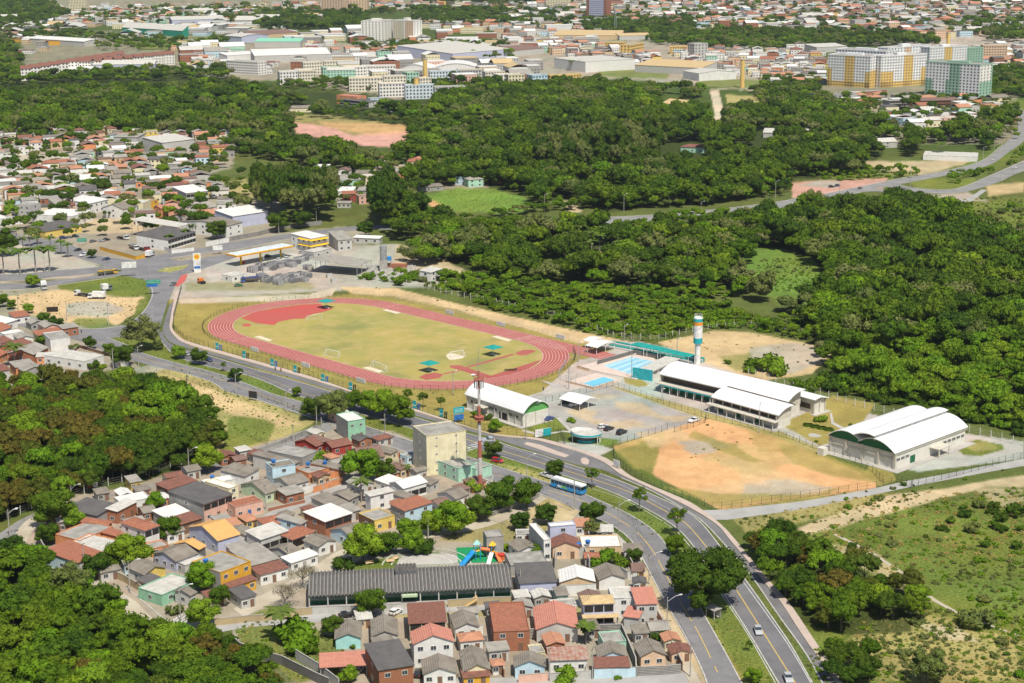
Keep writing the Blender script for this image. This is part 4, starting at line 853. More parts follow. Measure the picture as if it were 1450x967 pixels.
('E',(835,237),(1035,224),(812,150),3,'gy','f','white','white gable house with weathered roof near the main road',dict(rise=1.4,wf=0)),
('E',(390,587),(702,580),(345,430),3.6,'gy','sa','lgrey','large pale walled house with painted salmon gable roof',dict(rise=1.8,wf=2)),
('E',(95,602),(350,592),(68,395),5.2,'flat','t','brick','unfinished red brick building with bare concrete frame',dict(wf=2)),
('E',(725,410),(957,400),(700,345),6,'hip','st','lilac','two storey villa with straw tiled hip roof and verandas',dict(open_='front')),
('E',(725,508),(985,498),None,3,'shed','st','lilac','straw tiled veranda roof of the villa',dict(d=1.8,open_='carport')),
('E',(1100,408),(1262,402),(1060,300),6,'shed','sa','lgrey','light grey two storey corner house with salmon roof',dict(wf=2,rise=.5)),
('E',(935,365),(1098,358),(905,285),5.4,'flat','p','white','white house with pale stained slab beside the salmon corner house',dict(wf=1)),
('E',(1005,492),(1125,507),(985,420),3.8,'shed','sa','lgrey','small outhouse with salmon lean roof and stair',dict(wf=0,ws=0)),
('E',(235,852),(467,850),(212,775),3,'gy','f','blue','light blue gable house with two windows at the bottom street',dict(rise=1.6,wf=2,door=None)),
('E',(485,807),(770,797),(455,725),3.4,'shed','r','white','white house with rusty patched roof at the bottom street',dict(wf=3)),
('E',(830,787),(1050,780),(812,705),3,'gy','f','blue','pale blue gable house behind a red tiled porch',dict(rise=1.5,wf=0)),
('E',(805,857),(1065,850),None,2.8,'shed','to','white','red tiled porch of the pale blue gable house',dict(d=5,wf=2)),
('E',(1130,782),(1325,767),(1080,690),3,'gy','f','peach','pink gable house with two dark windows near the kerb',dict(rise=1.6,wf=2,door=None)),
('E',(215,132),(480,112),(190,45),3,'flat','c','grey','grey concrete yard roof above the lilac building',dict(wf=0,ws=0)),
('F',(450,722),(500,716),(410,600),6.4,'flat','w','white','narrow white roofed wing of the grey corner building',dict(wf=1,ws=0,side='lgrey')),
('F',(495,627),(678,612),None,5.8,'flat','w','lilac','grey corner building with white parapet by the playground',dict(d=3,wf=1)),
('F',(505,777),(710,772),(508,712),3.5,'gy','to','peach','peach house with red tiled gable roof and a tank',dict(rise=1.6,wf=2,tank=(.95,.3,-1))),
('F',(722,772),(1000,765),(702,690),3,'flat','w','beige','unfinished house with broad white slab by the main road',dict(wf=2,tank=(.15,.1))),
('F',(270,805),(415,777),(240,735),3,'gy','f','white','small grey gable house left of the grey corner building',dict(wf=1)),
('F',(45,702),(165,692),(25,655),6,'flat','c','grey','tall narrow concrete tank house beside the playground',dict(wf=0,ws=0,door=None)),
('G',(355,402),(495,385),(290,357),5,'flat','c','white','tall white walled house by the avenue',dict(wf=0,ws=0,door=None)),
('G',(600,557),(735,512),(350,498),3.6,'flat','p','white','long pale concrete roofed house beside the wood',dict(wf=1,ws=4)),
('G',(130,472),(240,425),(30,432),3.2,'gx','to','brick','old tiled house at the left edge',dict(wf=1)),
('G',(240,512),(348,457),(128,462),3.2,'gx','f2','brick','grey roofed brick house at the left edge',dict(wf=1)),
('G',(0,348),(90,312),(-60,300),3.2,'gx','t','white','red tiled house by the left junction',dict(wf=1)),
('G',(30,292),(130,260),(-20,240),3.5,'shed','w','white','white roofed house by the left junction',dict(wf=1)),
('G',(35,367),(168,342),None,2.8,'flat','w','white','white garage with a blue car inside',dict(d=5,wf=1)),
('G',(250,527),(362,522),(205,505),3,'shed','p','orange','small orange house at the wood edge',dict(wf=2)),
('G',(10,432),(90,405),(-50,400),3,'gx','to','white','old tiled house behind the garage',dict(wf=1)),
('G',(0,522),(60,492),(-40,480),3,'gx','t','orange','tiled house with a palm beside it',dict(wf=1)),
]
for r in near_houses:
 k,P0,P1,PL,h,rf_,rk,wc,lab,kw=r
 if len(lab.split())<4:lab=lab+' in the village'
 house(k,P0,P1,PL,h,rf_,rk,wc,lab,**kw)
GW=M('grey_block_wall',(.30,.29,.27),(.22,.21,.20),.4,.95,stain=.5,bands=('Z',.4,.25));OW=M('ochre_rendered_wall',(.44,.34,.19),(.36,.29,.18),.4,.95,stain=.4)
for k,pts,h,c,lab in[
('R8',[(-2,200),(45,230),(110,240)],2.2,'white','white yard wall by the gable house near the road'),
('E',[(1000,610),(1100,850),(1105,925)],2.4,GW,'grey block wall left of the pink gable house'),('E',[(1320,660),(1430,880)],2.4,'brown','dark wall along the kerb beside the pink gable house'),
('E',[(1110,915),(1330,905),(1420,895)],2.2,GW,'grey front wall of the pink gable house'),('E',[(805,935),(1108,922)],2.4,'blue','light blue front wall on the bottom street'),
('E',[(490,955),(720,940),(795,932)],2,'lgrey','pale front wall below the rusty roof'),('E',[(270,965),(480,950)],2,'pink','faded pink front wall of the light blue house'),
('E',[(120,660),(170,930)],2.2,'brick','brick side wall left of the light blue house'),('E',[(560,350),(690,348),(820,340)],3,'white','white front wall of the beige gable house'),
('E',[(1060,130),(1110,225)],2.2,'brick','brick yard wall near the main road'),('E',[(1255,500),(1310,590),(1110,605)],1.8,'salmon','salmon yard wall of the corner house'),
('E',[(800,620),(1000,612)],2.4,GW,'grey wall below the villa'),('E',[(110,665),(420,650)],2.6,GW,'grey block wall below the brick building'),('E',[(530,155),(540,80),(740,80),(775,165)],3,'lgrey','pale weathered wall behind the white roofed house'),
('D',[(1180,480),(1200,620),(1420,615)],2.2,'white','white yard wall of the small white gable house'),('D',[(1230,690),(1450,690)],2.2,GW,'grey wall behind the cream gable house'),
('D',[(95,800),(260,900),(400,1010)],2.6,'lgrey','pale retaining wall around the carport'),('D',[(0,840),(100,890),(240,960),(330,1000)],2.4,'dark','long dark block wall beside the dirt street corner'),
('D',[(-330,715),(-300,745),(-150,800),(0,840)],2.4,'dark','dark block wall at the zebra crossing'),
('H',[(1020,680),(1250,655),(1450,640),(1650,600)],1.8,OW,'ochre wall along the school grounds'),('D',[(20,500),(210,480),(215,475)],2,OW,'ochre wall at the west end of the school'),
('D',[(212,480),(540,470),(870,455)],2,'lgrey','pale front wall of the school'),('D',[(1170,430),(1450,410),(1620,405)],2,OW,'ochre front wall on the east part of the school'),
('H',[(300,335),(380,370),(480,430),(530,470)],2,OW,'low ochre wall of the yellow gable house'),('B',[(1240,320),(1425,265)],2.2,'orange','orange garden wall on the inner street'),
('B',[(1060,420),(1240,370)],2.2,'white','white garden wall of the white and green house'),('B',[(900,520),(1160,460)],1,'brick','low brick edge wall on the inner street'),
('C',[(590,400),(635,380),(640,440)],1.6,'salmon','salmon porch wall left of the cream building'),('C',[(20,640),(225,570)],2,'orange','orange wall behind the broadleaf tree'),
('C',[(1130,640),(1290,590),(1290,560)],2.4,'lgrey','pale wall between the tower and the street'),('F',[(60,560),(330,470),(420,415)],1.2,GW,'low grey wall of the sand pitch'),
('I',[(205,175),(245,245),(330,330)],2.4,GW,'grey curved retaining wall beside the street bend'),('I',[(330,330),(430,390),(490,410)],1.5,'lgrey','pale low wall under the corner house'),
('U',[(810,400),(960,470),(1085,455)],2,'white','white wall in front of the truck yard'),('U',[(1150,430),(1280,405)],2.5,'white','white wall beside the avenue'),('U',[(1285,400),(1441,372),(1600,330),(1800,310)],2.4,GW,'long grey block wall along the avenue'),
('U',[(560,450),(760,505),(820,490)],2,'ochre','yellow wall along the corner lot'),('G',[(495,520),(560,460),(800,530)],1.2,'brown','low brown wall beside the avenue'),
('C5',[(0,640),(140,590),(350,500)],1.2,'grey','low grey wall along the village street'),
]:ywall(k,pts,h,c,lab)
# sports park buildings
def extr(mb,prof,L0,L1,axis,th=.25,m=0):
 """roof shell: profile of (across, z) points swept along axis from L0 to L1"""
 def P(a,z,l):return(l,a,z)if axis=='x' else(a,l,z)
 for(a,z),(b,y)in zip(prof,prof[1:]):
  q=[P(a,z,L0),P(b,y,L0),P(b,y,L1),P(a,z,L1)]
  if axis=='x':q.reverse()
  mb.slab(q,th,m)
def gable(mb,prof,l,axis,z0,m=0,t=.12):
 def P(a,z,l_):return(l_,a,z)if axis=='x' else(a,l_,z)
 for(a,z),(b,y)in zip(prof,prof[1:]):
  mb.quad(P(a,z0,l),P(b,z0,l),P(b,y-.1,l),P(a,z-.1,l),m=m)
def arc(a,b,z0,z1,rise,n=10):return[(a+(b-a)*i/n,z0+(z1-z0)*i/n+rise*(1-(2*i/n-1)**2))for i in range(n+1)]
WMET=M('white_metal_roof',(.76,.76,.76),(.68,.68,.69),.1,.5,stain=.16,streak=True);PRC=M('precast_beige_concrete',(.56,.52,.44),(.48,.45,.39),.3,.9,stain=.35,streak=True)
GRN1=M('mid_green_panel',(.12,.36,.10),(.10,.31,.09),rough=.7,stain=.1);GRN2=M('deep_green_panel',(.01,.13,.055),(.01,.11,.05),rough=.6,stain=.1);HW=M('hall_white_wall',(.66,.64,.58),(.58,.56,.5),.4,.85,stain=.25,streak=True)
def hall_a():
 b,rz,Wd,D=frame3('P',(560,470),(757,420),(82,335),5)
 e=empty('sports_hall',b,rz,'white barrel roofed hall with green end panel beside the red and white antenna tower','sports hall','white roofed halls of the sports park')
 p1=arc(-.6,Wd*.62,5,8.2,1.5);p2=arc(Wd*.54,Wd+.5,7.3,5.2,1.2)
 m=MB();extr(m,p1,-1.0,D+1,'y');m.build('roof',WMET,e);m=MB();extr(m,p2,-.4,D+.6,'y');m.build('roof',WMET,e)
 m=MB();m.box(0,0,0,Wd,D,4.3);m.build('wall',HW,e)
 m=MB();m.box(-.5,-.3,4.3,.25,D+.3,5);m.build('beam',PRC,e)
 [(lambda m:(gable(m,q,y,'y',4.3),m.build('end_panel',GRN1,e)))(MB())for q,y in((p1,.15),(p2,.2),(p1,D-.1))]
 for y in(D*.12,D*.22,D*.5,D*.56,D*.62,D*.8,D*.9):f=put('window',winm(2.4,1)[0],e,(0,y,2.9),-PI/2);put('pane',winm(2.4,1)[1],f)
 put('door',MB().box(-2,-.1,0,2,.02,2.6).mesh('door',DARK),e,(0,D*.35,0),-PI/2);MB().box(-3,-.2,3.0,0,.2,3.2).build('canopy',PRC,e,(0,D*.72,0));
 MB().box(-2.8,D*.6,2.9,0,D*.78,3.15).build('canopy',PRC,e);put('post',MB().box(-.15,-.15,0,.15,.15,4.4).mesh('post',PRC),e,(Wd*.5,-.1,0))
 for q in np.linspace(0,D,9):put('post',MB().box(-.2,-.2,0,.2,.2,4.4).mesh('post',PRC),e,(-.1,q,0))
 MB().box(-2.2,-1.6,.0,Wd+1,0,.14).box(-2.2,0,.0,-.05,D,.14).build('plinth',PAVG,e)
hall_a()
def hall_b():
 b,rz,Wd,D=frame3('Q',(952,392),(1062,352),(82,195),6.5)
 Wd=9.6
 e=empty('sports_hall',b,rz,'longest white barrel roofed hall with dark strip windows beside the water tower','sports hall','white roofed halls of the sports park')
 p=[(-.8,6.5),(.6,7.4),(2.2,8.2),(4,8.8),(6,9.2),(8,9.35),(10,9.2)]
 m=MB();extr(m,p,-2.0,D+.5,'y');m.build('roof',WMET,e)
 MB().box(.3,0,0,Wd,D,3.4).build('wall',HW,e);MB().box(1.2,.2,3.4,Wd,D-.2,6.3).build('clerestory',WOOD,e);MB().box(-.4,-.4,5.9,.6,D+.2,6.5).build('beam',PRC,e)
 [(lambda m:(gable(m,p,y,'y',3.4),m.build('end_panel',PRC,e)))(MB())for y in(0,D)];MB().box(-2.6,6,3.2,.3,D+1,3.5).build('canopy',PRC,e)
 mt=MB().box(-2.62,14,2.75,-2.5,D*.98,3.19).build('fascia',TEAL,e)
 for y in np.linspace(8,D-2,13):put('post',MB().box(-.12,-.12,0,.12,.12,3.2).mesh('post',HW),e,(-2.3,y,0))
 dm=MB().box(-1.5,-.1,0,1.5,.02,2.3).mesh('door',GRN2)
 for y in np.linspace(D*.55,D*.95,7):put('door',dm,e,(.3,y,0),-PI/2)
 a,rz2,W2,D2=frame3('Q',(1163,385),(1240,362),(975,350),5)
 e2=empty('sports_hall',a,rz2,'small pale annex with thin white roof at the right end of the longest hall','building','white roofed halls of the sports park')
 m=MB();extr(m,[(-1,5.6),(W2*.4,6.1),(W2+1,5.0)],-1.2,D2+3,'y',.2);m.build('roof',WMET,e2);MB().box(0,0,0,W2,D2,5).build('wall',HW,e2);MB().box(-.15,D2*.15,1.6,.0,D2*.9,3.4).build('louvre',WOOD,e2)
 for q in(0,W2*.5,W2):put('post',MB().box(-.25,-.25,0,.25,.25,5.1).mesh('post',PRC),e2,(q,-.1,0))
 MB().box(-1.5,-2,0,W2+1.5,0,.2).build('plinth',PAVG,e2)
hall_b()
def hall_c():
 b,rz,Wd,D=frame3('Q',(905,482),(1018,448),(428,365),5.2)
 Wd=7
 e=empty('sports_hall',b,rz,'shorter white barrel roofed hall standing in front of the longest one','sports hall','white roofed halls of the sports park')
 p=[(-.8,5.2),(.4,5.9),(1.8,6.6),(3.4,7.1),(5.2,7.35),(7.2,7.3)]
 m=MB();extr(m,p,-1.2,D+.6,'y');m.build('roof',WMET,e);MB().box(.3,0,0,Wd,D,2.9).build('wall',HW,e);MB().box(1.0,.2,2.9,Wd-.3,D-.2,5).build('clerestory',WOOD,e)
 MB().box(-.4,-.3,4.6,.5,D+.2,5.15).build('beam',PRC,e);MB().box(7.25,-1,7.0,7.9,D+.4,7.5).build('gutter',WOOD,e);[(lambda m:(gable(m,p,y,'y',2.9),m.build('end_panel',PRC,e)))(MB())for y in(0,D)]
 MB().box(-2.8,-1,2.7,.4,D+1.5,2.98).build('canopy',PRC,e)
 for y in np.linspace(0,D,8):put('post',MB().box(-.14,-.14,0,.14,.14,2.75).mesh('post',HW),e,(-2.4,y,0));put('column',MB().box(-.14,-.14,2.9,.14,.14,4.7).mesh('column',PRC),e,(.2,y,0))
 for y in(D*.3,D*.62,D*.9):put('door',MB().box(-1.3,-.1,0,1.3,.02,2.2).mesh('door',GRN2),e,(.3,y,0),-PI/2)
 MB().box(-3.5,-2,0,0,D+3,.15).build('plinth',PAVG,e)
hall_c()
def hall_d():
 b,rz,Wd,D=frame3('R',(640,503),(1136,322),(180,380),5.6)
 e=empty('gymnasium',b,rz,'wide twin arched gymnasium with dark green gable panels at the right of the park','gymnasium')
 pA=arc(-.6,D*.54,5.7,6.6,2.6);pB=arc(D*.5,D+.8,6.9,5.7,2.5);pC=arc(D*.28,D*.60,9.9,8.5,.8,6)
 for p,x0,x1 in((pA,-1.2,Wd+.6),(pB,-1.2,Wd+.4),(pC,-2.0,Wd+.2)):m=MB();extr(m,p,x0,x1,'x');m.build('roof',WMET,e)
 MB().box(-1.0,D*.29,7.9,Wd-.5,D*.29+.2,9.7).build('monitor_side',STEEL,e)
 MB().box(0,0,0,Wd,D,5.3).build('wall',HW,e);[(lambda m:(gable(m,q,x,'x',5.2),m.build('end_panel',g,e)))(MB())for q in(pA,pB)for x,g in((-.05,GRN2),(Wd,HW))]
 MB().box(-.25,-.3,3.1,-.02,D,3.7).box(-.3,-.3,4.9,0,D+.2,5.35).box(0,-.35,4.7,Wd+.6,-.02,5.5).build('beam',PRC,e)
 pm=MB().box(-.35,-.4,0,.35,.4,5.5).mesh('post',PRC)
 for y in(0,D*.25,D*.5,D*.75,D):put('post',pm,e,(-.1,y,0))
 for x in list(np.linspace(1.6,6.5,3))+list(np.linspace(Wd*.7,Wd-1.5,5)):f=put('window',winm(1.9,.9)[0],e,(x,0,2.9));put('pane',winm(1.9,.9)[1],f)
 put('door',MB().box(-1.3,-.1,0,1.3,.02,2.6).mesh('door',GRN2),e,(9.5,0,0));MB().box(Wd*.48,-3.6,2.9,Wd*.66,.3,3.15).build('canopy',PRC,e);put('post',MB().box(-.2,-.2,0,.2,.2,3).mesh('post',PRC),e,(Wd*.5,-3.2,0));put('post',bpy.data.meshes['post'],e,(Wd*.64,-3.2,0))
 MB().box(-3,-3,0,Wd+2,0,.18).box(-3,0,0,0,D+3,.18).build('plinth',PAVG,e);MB().box(-5.5,D-1.5,0,-3.2,D+1,2.4).build('meter_house',HW,e)
hall_d()
def pool_block():
 b,rz,Wd,D=frame3('N',(716,425),(905,335),(640,403),4);e=empty('changing_block',b,rz,'long low changing block with teal mural end between pool and long hall','building')
 MB().slab([(-.2,-.6,4.0),(Wd,-.6,4.0),(Wd,D+.3,4.0),(-.2,D+.3,4.0)],.3).build('roof',RF['pale'],e);MB().box(0,0,0,Wd,D,3.7).build('wall',HW,e)
 MB().box(-.4,-.3,0,-.02,D+2.5,4.3).build('mural_wall',M('teal_mural',(.02,.33,.42),(.05,.45,.50),1.2,.6,stain=.1),e)
 for x in(3,7,11,15):f=put('window',winm(2.4,.8)[0],e,(x,0,2.6));put('pane',winm(2.4,.8)[1],f)
pool_block()
WAT=glass('pool_water',(.17,.56,.74),.06);WATP=glass('shallow_pool_water',(.36,.66,.78),.06);TILE=M('pink_pool_deck',(.62,.50,.43),(.56,.46,.40),.3,.85,world=True,stain=.15)
def pool(k,outer,inner,wm,label,lanes=0):
 c0=GZ(k,outer[0]);e=empty('swimming_pool',c0,0,label,'swimming pool',None)
 P=[GZ(k,p)-c0 for p in outer];m=MB();m.slab([Vector((p.x,p.y,.3))for p in P],.3);m.build('deck',TILE,e)
 Q=[GZ(k,p)-c0 for p in inner];m=MB();m.quad(*[Vector((p.x,p.y,.31))for p in Q]);m.build('water',wm,e)
 m=MB()
 for a,b in zip(Q,Q[1:]+Q[:1]):ribbon(m,[a,b],.5,.325)
 m.build('pool_rim',M('pool_rim',(.70,.68,.64),stain=.1),e)
 if lanes:
  for i in range(1,lanes):
   a,b=Q[0].lerp(Q[1],i/lanes),Q[3].lerp(Q[2],i/lanes);m=MB();ribbon(m,[a,b],.3,.33);m.build('lane_line',WHITE if i%2 else M('lane_blue',(.1,.3,.55)),e)
def ccw(k,pts):
 W_=[GZ(k,p)for p in pts];a=sum(p.x*q.y-q.x*p.y for p,q in zip(W_,W_[1:]+W_[:1]));return pts if a>0 else[pts[0]]+pts[:0:-1]
pool('N',ccw('N',[(185,402),(600,490),(700,455),(640,400),(900,325),(590,292)]),ccw('N',[(365,395),(590,462),(790,375),(570,330)]),WATP,'large pale lane pool with dark far wall beside the changing block',8)
pool('N',ccw('N',[(110,505),(300,552),(500,495),(320,445)]),ccw('N',[(225,518),(300,545),(458,495),(375,472)]),WAT,'small bright blue pool beside the car park')
ywall('N',[(330,385),(585,312),(800,352)],1.9,'dark','dark wall sheltering the far sides of the large pool');ywall('N',[(185,405),(275,430)],1.0,'peach','low pinkish parapet of the large pool');ywall('N',[(110,508),(300,556),(440,512)],.7,'peach','low pinkish parapet round the small pool')
for i,(x,y)in enumerate([(645,242),(740,262),(840,287),(935,308)]):
 b=GZ('N',(x,y),4);e=empty('shade_canopy',(b.x,b.y,0),TH+.1,'teal pyramid shade canopy over the pool stand, number %s from the left'%('first','second','third','last')[i]if i<3 else 'teal pyramid shade canopy over the pool stand, nearest the long hall','shade canopy','teal canopies over the pool stand')
 m=MB();s=4.3
 for q in range(4):c=[(-s,-2.5,4),(s,-2.5,4),(s,2.5,4),(-s,2.5,4)];m.slab([c[q],c[(q+1)%4],(0,0,5)],.08)
 m.build('canopy',TEALF,e);pm=MB().cyl(0,0,0,4.2,.12,n=6).mesh('post',WHITE)
 for q in((-4,-2.3),(4,-2.3),(-4,2.3),(4,2.3)):put('post',pm,e,(*q,0))
b=GZ('N',(745,305));e=empty('spectator_stand',b,TH+.1,'low white and green seating steps under the teal canopies by the pool','grandstand')
for i in range(4):MB().box(-22,-3+i*1.1,0,22,-1.9+i*1.1,.45*(i+1)).build('seating_step',W('lgrey')if i%2==0 else TEALF,e)
def tent(k,P0,P1,PL,h,rise,label,name='carport',mid=.5,open_=True,cat='carport',d=None):
 b,rz,Wd,D=frame3(k,P0,P1,PL,h,d);e=empty(name,b,rz,label,cat)
 m=MB();extr(m,[(0,h)]+[(Wd*mid*t,h+rise*t**.7)for t in(.3,.6,1)]+[(Wd*(mid+(1-mid)*t),h+rise*(1-t)**.7)for t in(.4,.7,1)],0,D,'y',.12);m.build('canopy',WMET,e)
 pm=MB().cyl(0,0,0,h,.12,n=6).mesh('post',WHITE)
 for x in(.4,Wd*mid,Wd-.4):
  for y in(.8,D-.8):put('post',pm,e,(x,y,0))
 return e,Wd,D
tent('N',(210,662),(342,622),(60,620),2.8,1.3,'white curved carport in the gravel car park',cat='carport');tent('N',(330,262),(465,222),(250,242),3.2,1.0,'white fabric canopy at the end of the running straight','canopy',cat='canopy');tent('N',(290,222),(385,195),(240,205),3.2,.8,'smaller white canopy behind the one at the running straight','canopy',cat='canopy')
def water_tower():
 b=GZ('N',(1038,376));e=empty('water_tower',b,0,'tall white water tower with teal and orange bands behind the long hall','water tower')
 MB().cyl(0,0,0,8.6,1.15,1.1,20).build('stem',WHITE,e,smooth=False);z=[8.6,10.9,15.6,17.2,18.6]
 MB().cyl(0,0,8.4,10.6,1.75,n=24).build('teal_band',TEAL,e);MB().cyl(0,0,10.6,15.6,1.748,n=24).build('tank',WHITE,e);MB().cyl(0,0,15.6,17.0,1.75,n=24).build('orange_band',M('orange_paint',(.78,.30,.03),stain=.05),e)
 MB().cyl(0,0,17.0,18.3,1.752,n=24).build('teal_band',TEAL,e);MB().cyl(0,0,18.3,18.8,1.75,1.6,n=24).build('tank_top',WHITE,e)
 m=MB()
 for i in range(12):a0=-PI/2-1.2+i*.2;m.quad(*[(1.78*math.cos(a),1.78*math.sin(a),zz)for a,zz in((a0,13.2+i*.17),(a0+.2,13.37+i*.17),(a0+.2,13.62+i*.2),(a0,13.4+i*.2))])
 m.build('painted_wave',M('pale_grey_paint',(.5,.52,.55)),e)
 m=MB()
 for i in range(10):a=2*PI*i/10;m.tube((1.5*math.cos(a),1.5*math.sin(a),18.7),(1.5*math.cos(a),1.5*math.sin(a),20),.04);a2=a+2*PI/10;m.tube((1.5*math.cos(a),1.5*math.sin(a),19.9),(1.5*math.cos(a2),1.5*math.sin(a2),19.9),.04)
 m.build('railing',WHITE,e)
water_tower()
def gatehouse():
 b=GZ('N',(250,925));e=empty('gatehouse',b,-.25,scale=.84,label='round gatehouse with oval white ring roof and teal base at the park entrance',cat='gatehouse')
 def ell(mb,rx,ry,z0,z1,n=28,t=.25,tilt=0):
  for i in range(n):
   a,c=2*PI*i/n,2*PI*(i+1)/n;p=[(rx*math.cos(a),ry*math.sin(a)),(rx*math.cos(c),ry*math.sin(c))];q=[((rx-t)*math.cos(a),(ry-t)*math.sin(a)),((rx-t)*math.cos(c),(ry-t)*math.sin(c))]
   k=[tilt*p[0][0],tilt*p[1][0]]
   mb.quad((*p[0],z0),(*p[1],z0),(*p[1],z1+k[1]),(*p[0],z1+k[0]));mb.quad((*q[1],z0),(*q[0],z0),(*q[0],z1+k[0]),(*q[1],z1+k[1]));mb.quad((*p[0],z1+k[0]),(*p[1],z1+k[1]),(*q[1],z1+k[1]),(*q[0],z1+k[0]))
 m=MB();ell(m,6.2,5.0,3.0,4.2,tilt=-.09);m.build('roof_ring',WHITE,e)
 m=MB();m.quad(*[(5.95*math.cos(a),4.75*math.sin(a),3.5)for a in np.linspace(0,2*PI,29)[:-1]]);m.build('roof',RF['pale'],e)
 m=MB();ell(m,6.28,5.08,3.25,3.9,t=.05);m.build('teal_band',TEAL,e)
 for s,z0,z1,mt in((3.6,0,1.0,TEAL),(3.5,1.0,2.5,GLS),(3.55,2.5,3.3,WHITE)):m=MB();ell(m,s,s*.8,z0,z1,t=.2);m.build({TEAL:'teal_base',GLS:'pane',WHITE:'wall'}[mt],mt,e)
 pm=MB().cyl(0,0,0,3.4,.14,n=6).mesh('post',WHITE)
 for a in(-.5,-.2,.1,.4,3.6):put('post',pm,e,(5.7*math.cos(a),4.5*math.sin(a),0))
gatehouse()
def antenna():
 b=GZ('C',(1200,628));e=empty('antenna_tower',b,0,'tall red and white banded antenna tower rising between the village houses','antenna tower')
 RED=M('mast_red_paint',(.42,.13,.09),(.34,.12,.09),.6,.7,stain=.3);WHM=M('mast_white_paint',(.60,.57,.54),stain=.3);z=0;cuts=[0,6.5,13.5,20,25.5,29,33]
 H=38.0;n=7
 for i in range(n):
  z0,z1=H*i/n,H*(i+1)/n;r0,r1=.75-.45*i/n,.75-.45*(i+1)/n
  MB().cyl(0,0,z0,z1-.01,r0,r1,14).build('mast_section',RED if i%2==0 else WHM,e)
 m=MB()
 for zz in(H*.60,H*.62,H*.93):m.cyl(0,0,zz,zz+.25,1.5,1.5,12)
 for i in range(8):
  a=i*PI/4
  for zz in(H*.60,H*.93):m.tube((1.4*math.cos(a),1.4*math.sin(a),zz),(1.4*math.cos(a),1.4*math.sin(a),zz+1.3),.05)
 m.build('platform',RED,e);m=MB()
 for i in range(6):a=i*PI/3;m.box(1.3*math.cos(a)-.2,1.3*math.sin(a)-.2,H*.86,1.3*math.cos(a)+.2,1.3*math.sin(a)+.2,H*.92)
 for i in range(3):a=i*2.1;m.tube((math.cos(a),math.sin(a),H*.95),(math.cos(a),math.sin(a),H+3.5),.05)
 m.tube((0,0,H),(0,0,H+7),.07);m.build('antennas',STEEL,e)
 MB().cyl(-1.6,0,H*.95,H*.97,.1,.8,12).build('dish',WHITE,e);MB().box(-1.6,-1.6,0,1.6,1.6,.4).build('base',CONC,e)
antenna()
for i,(k,p,t)in enumerate([('Y',(930,175),'bright red corner of the track'),('Y2',(235,608),'near half of the field'),('Y2',(670,498),'far half of the field beside the sand patch')]):
 b=GZ(k,p);e=empty('shade_umbrella',b,TH,'square teal shade umbrella on the '+t,'shade umbrella','teal umbrellas on the field')
 m=MB();s=3.0
 for q in range(4):c=[(-s,-s,3.4),(s,-s,3.4),(s,s,3.4),(-s,s,3.4)];m.slab([c[q],c[(q+1)%4],(0,0,4.3)],.08)
 m.build('canopy',TEALF,e);MB().cyl(0,0,0,4.0,.1,n=8).build('post',WHITE,e);MB().box(-1.6,-.4,.3,1.6,.4,.45).box(-1.5,-.3,0,-1.4,.3,.3).box(1.4,-.3,0,1.5,.3,.3).build('bench',WHITE,e)
def goal(k,a,c,label,h=2.3,dep=1.6):
 A,B=GZ(k,a),GZ(k,c);e=empty('football_goal',A,math.atan2((B-A).y,(B-A).x),label,'football goal','football goals');w_=(B-A).length;r=.09
 for x in(0,w_):m=MB();m.tube((x,0,0),(x,0,h),r);m.build('post',WHITE,e)
 MB().tube((0,0,h),(w_,0,h),r).build('crossbar',WHITE,e)
 m=MB()
 for x in(0,w_):m.tube((x,0,h),(x,dep,.05),.05);m.tube((x,0,.05),(x,dep,.05),.05)
 m.tube((0,dep,.05),(w_,dep,.05),.05);m.build('net_frame',WHITE,e);m=MB()
 for i in range(1,8):m.tube((w_*i/8,.02,h),(w_*i/8,dep,.05),.018,n=3)
 for i in range(1,5):z=h*(1-i/5);m.tube((0,dep*i/5,z),(w_,dep*i/5,z),.018,n=3)
 m.build('net',WHITE,e)
goal('Y',(797,265),(898,248),'white goal beside the bright red apron');goal('Y',(1020,512),(928,492),'white goal at the near touchline, left one');goal('Y',(1342,610),(1250,572),'white goal beside the near sand pit');goal('Y2',(465,500),(375,515),'white goal standing on the worn sand patch')
b=GZ('Y2',(790,605));e=empty('equipment_rack',b,.2,'low dark rack of hurdles beside the inner lane','rack');MB().box(-2.5,-.5,.6,2.5,.5,.75).build('top',DARK,e);MB().box(-2.3,-.4,0,-2.1,.4,.6).box(2.1,-.4,0,2.3,.4,.6).build('leg',STEEL,e)
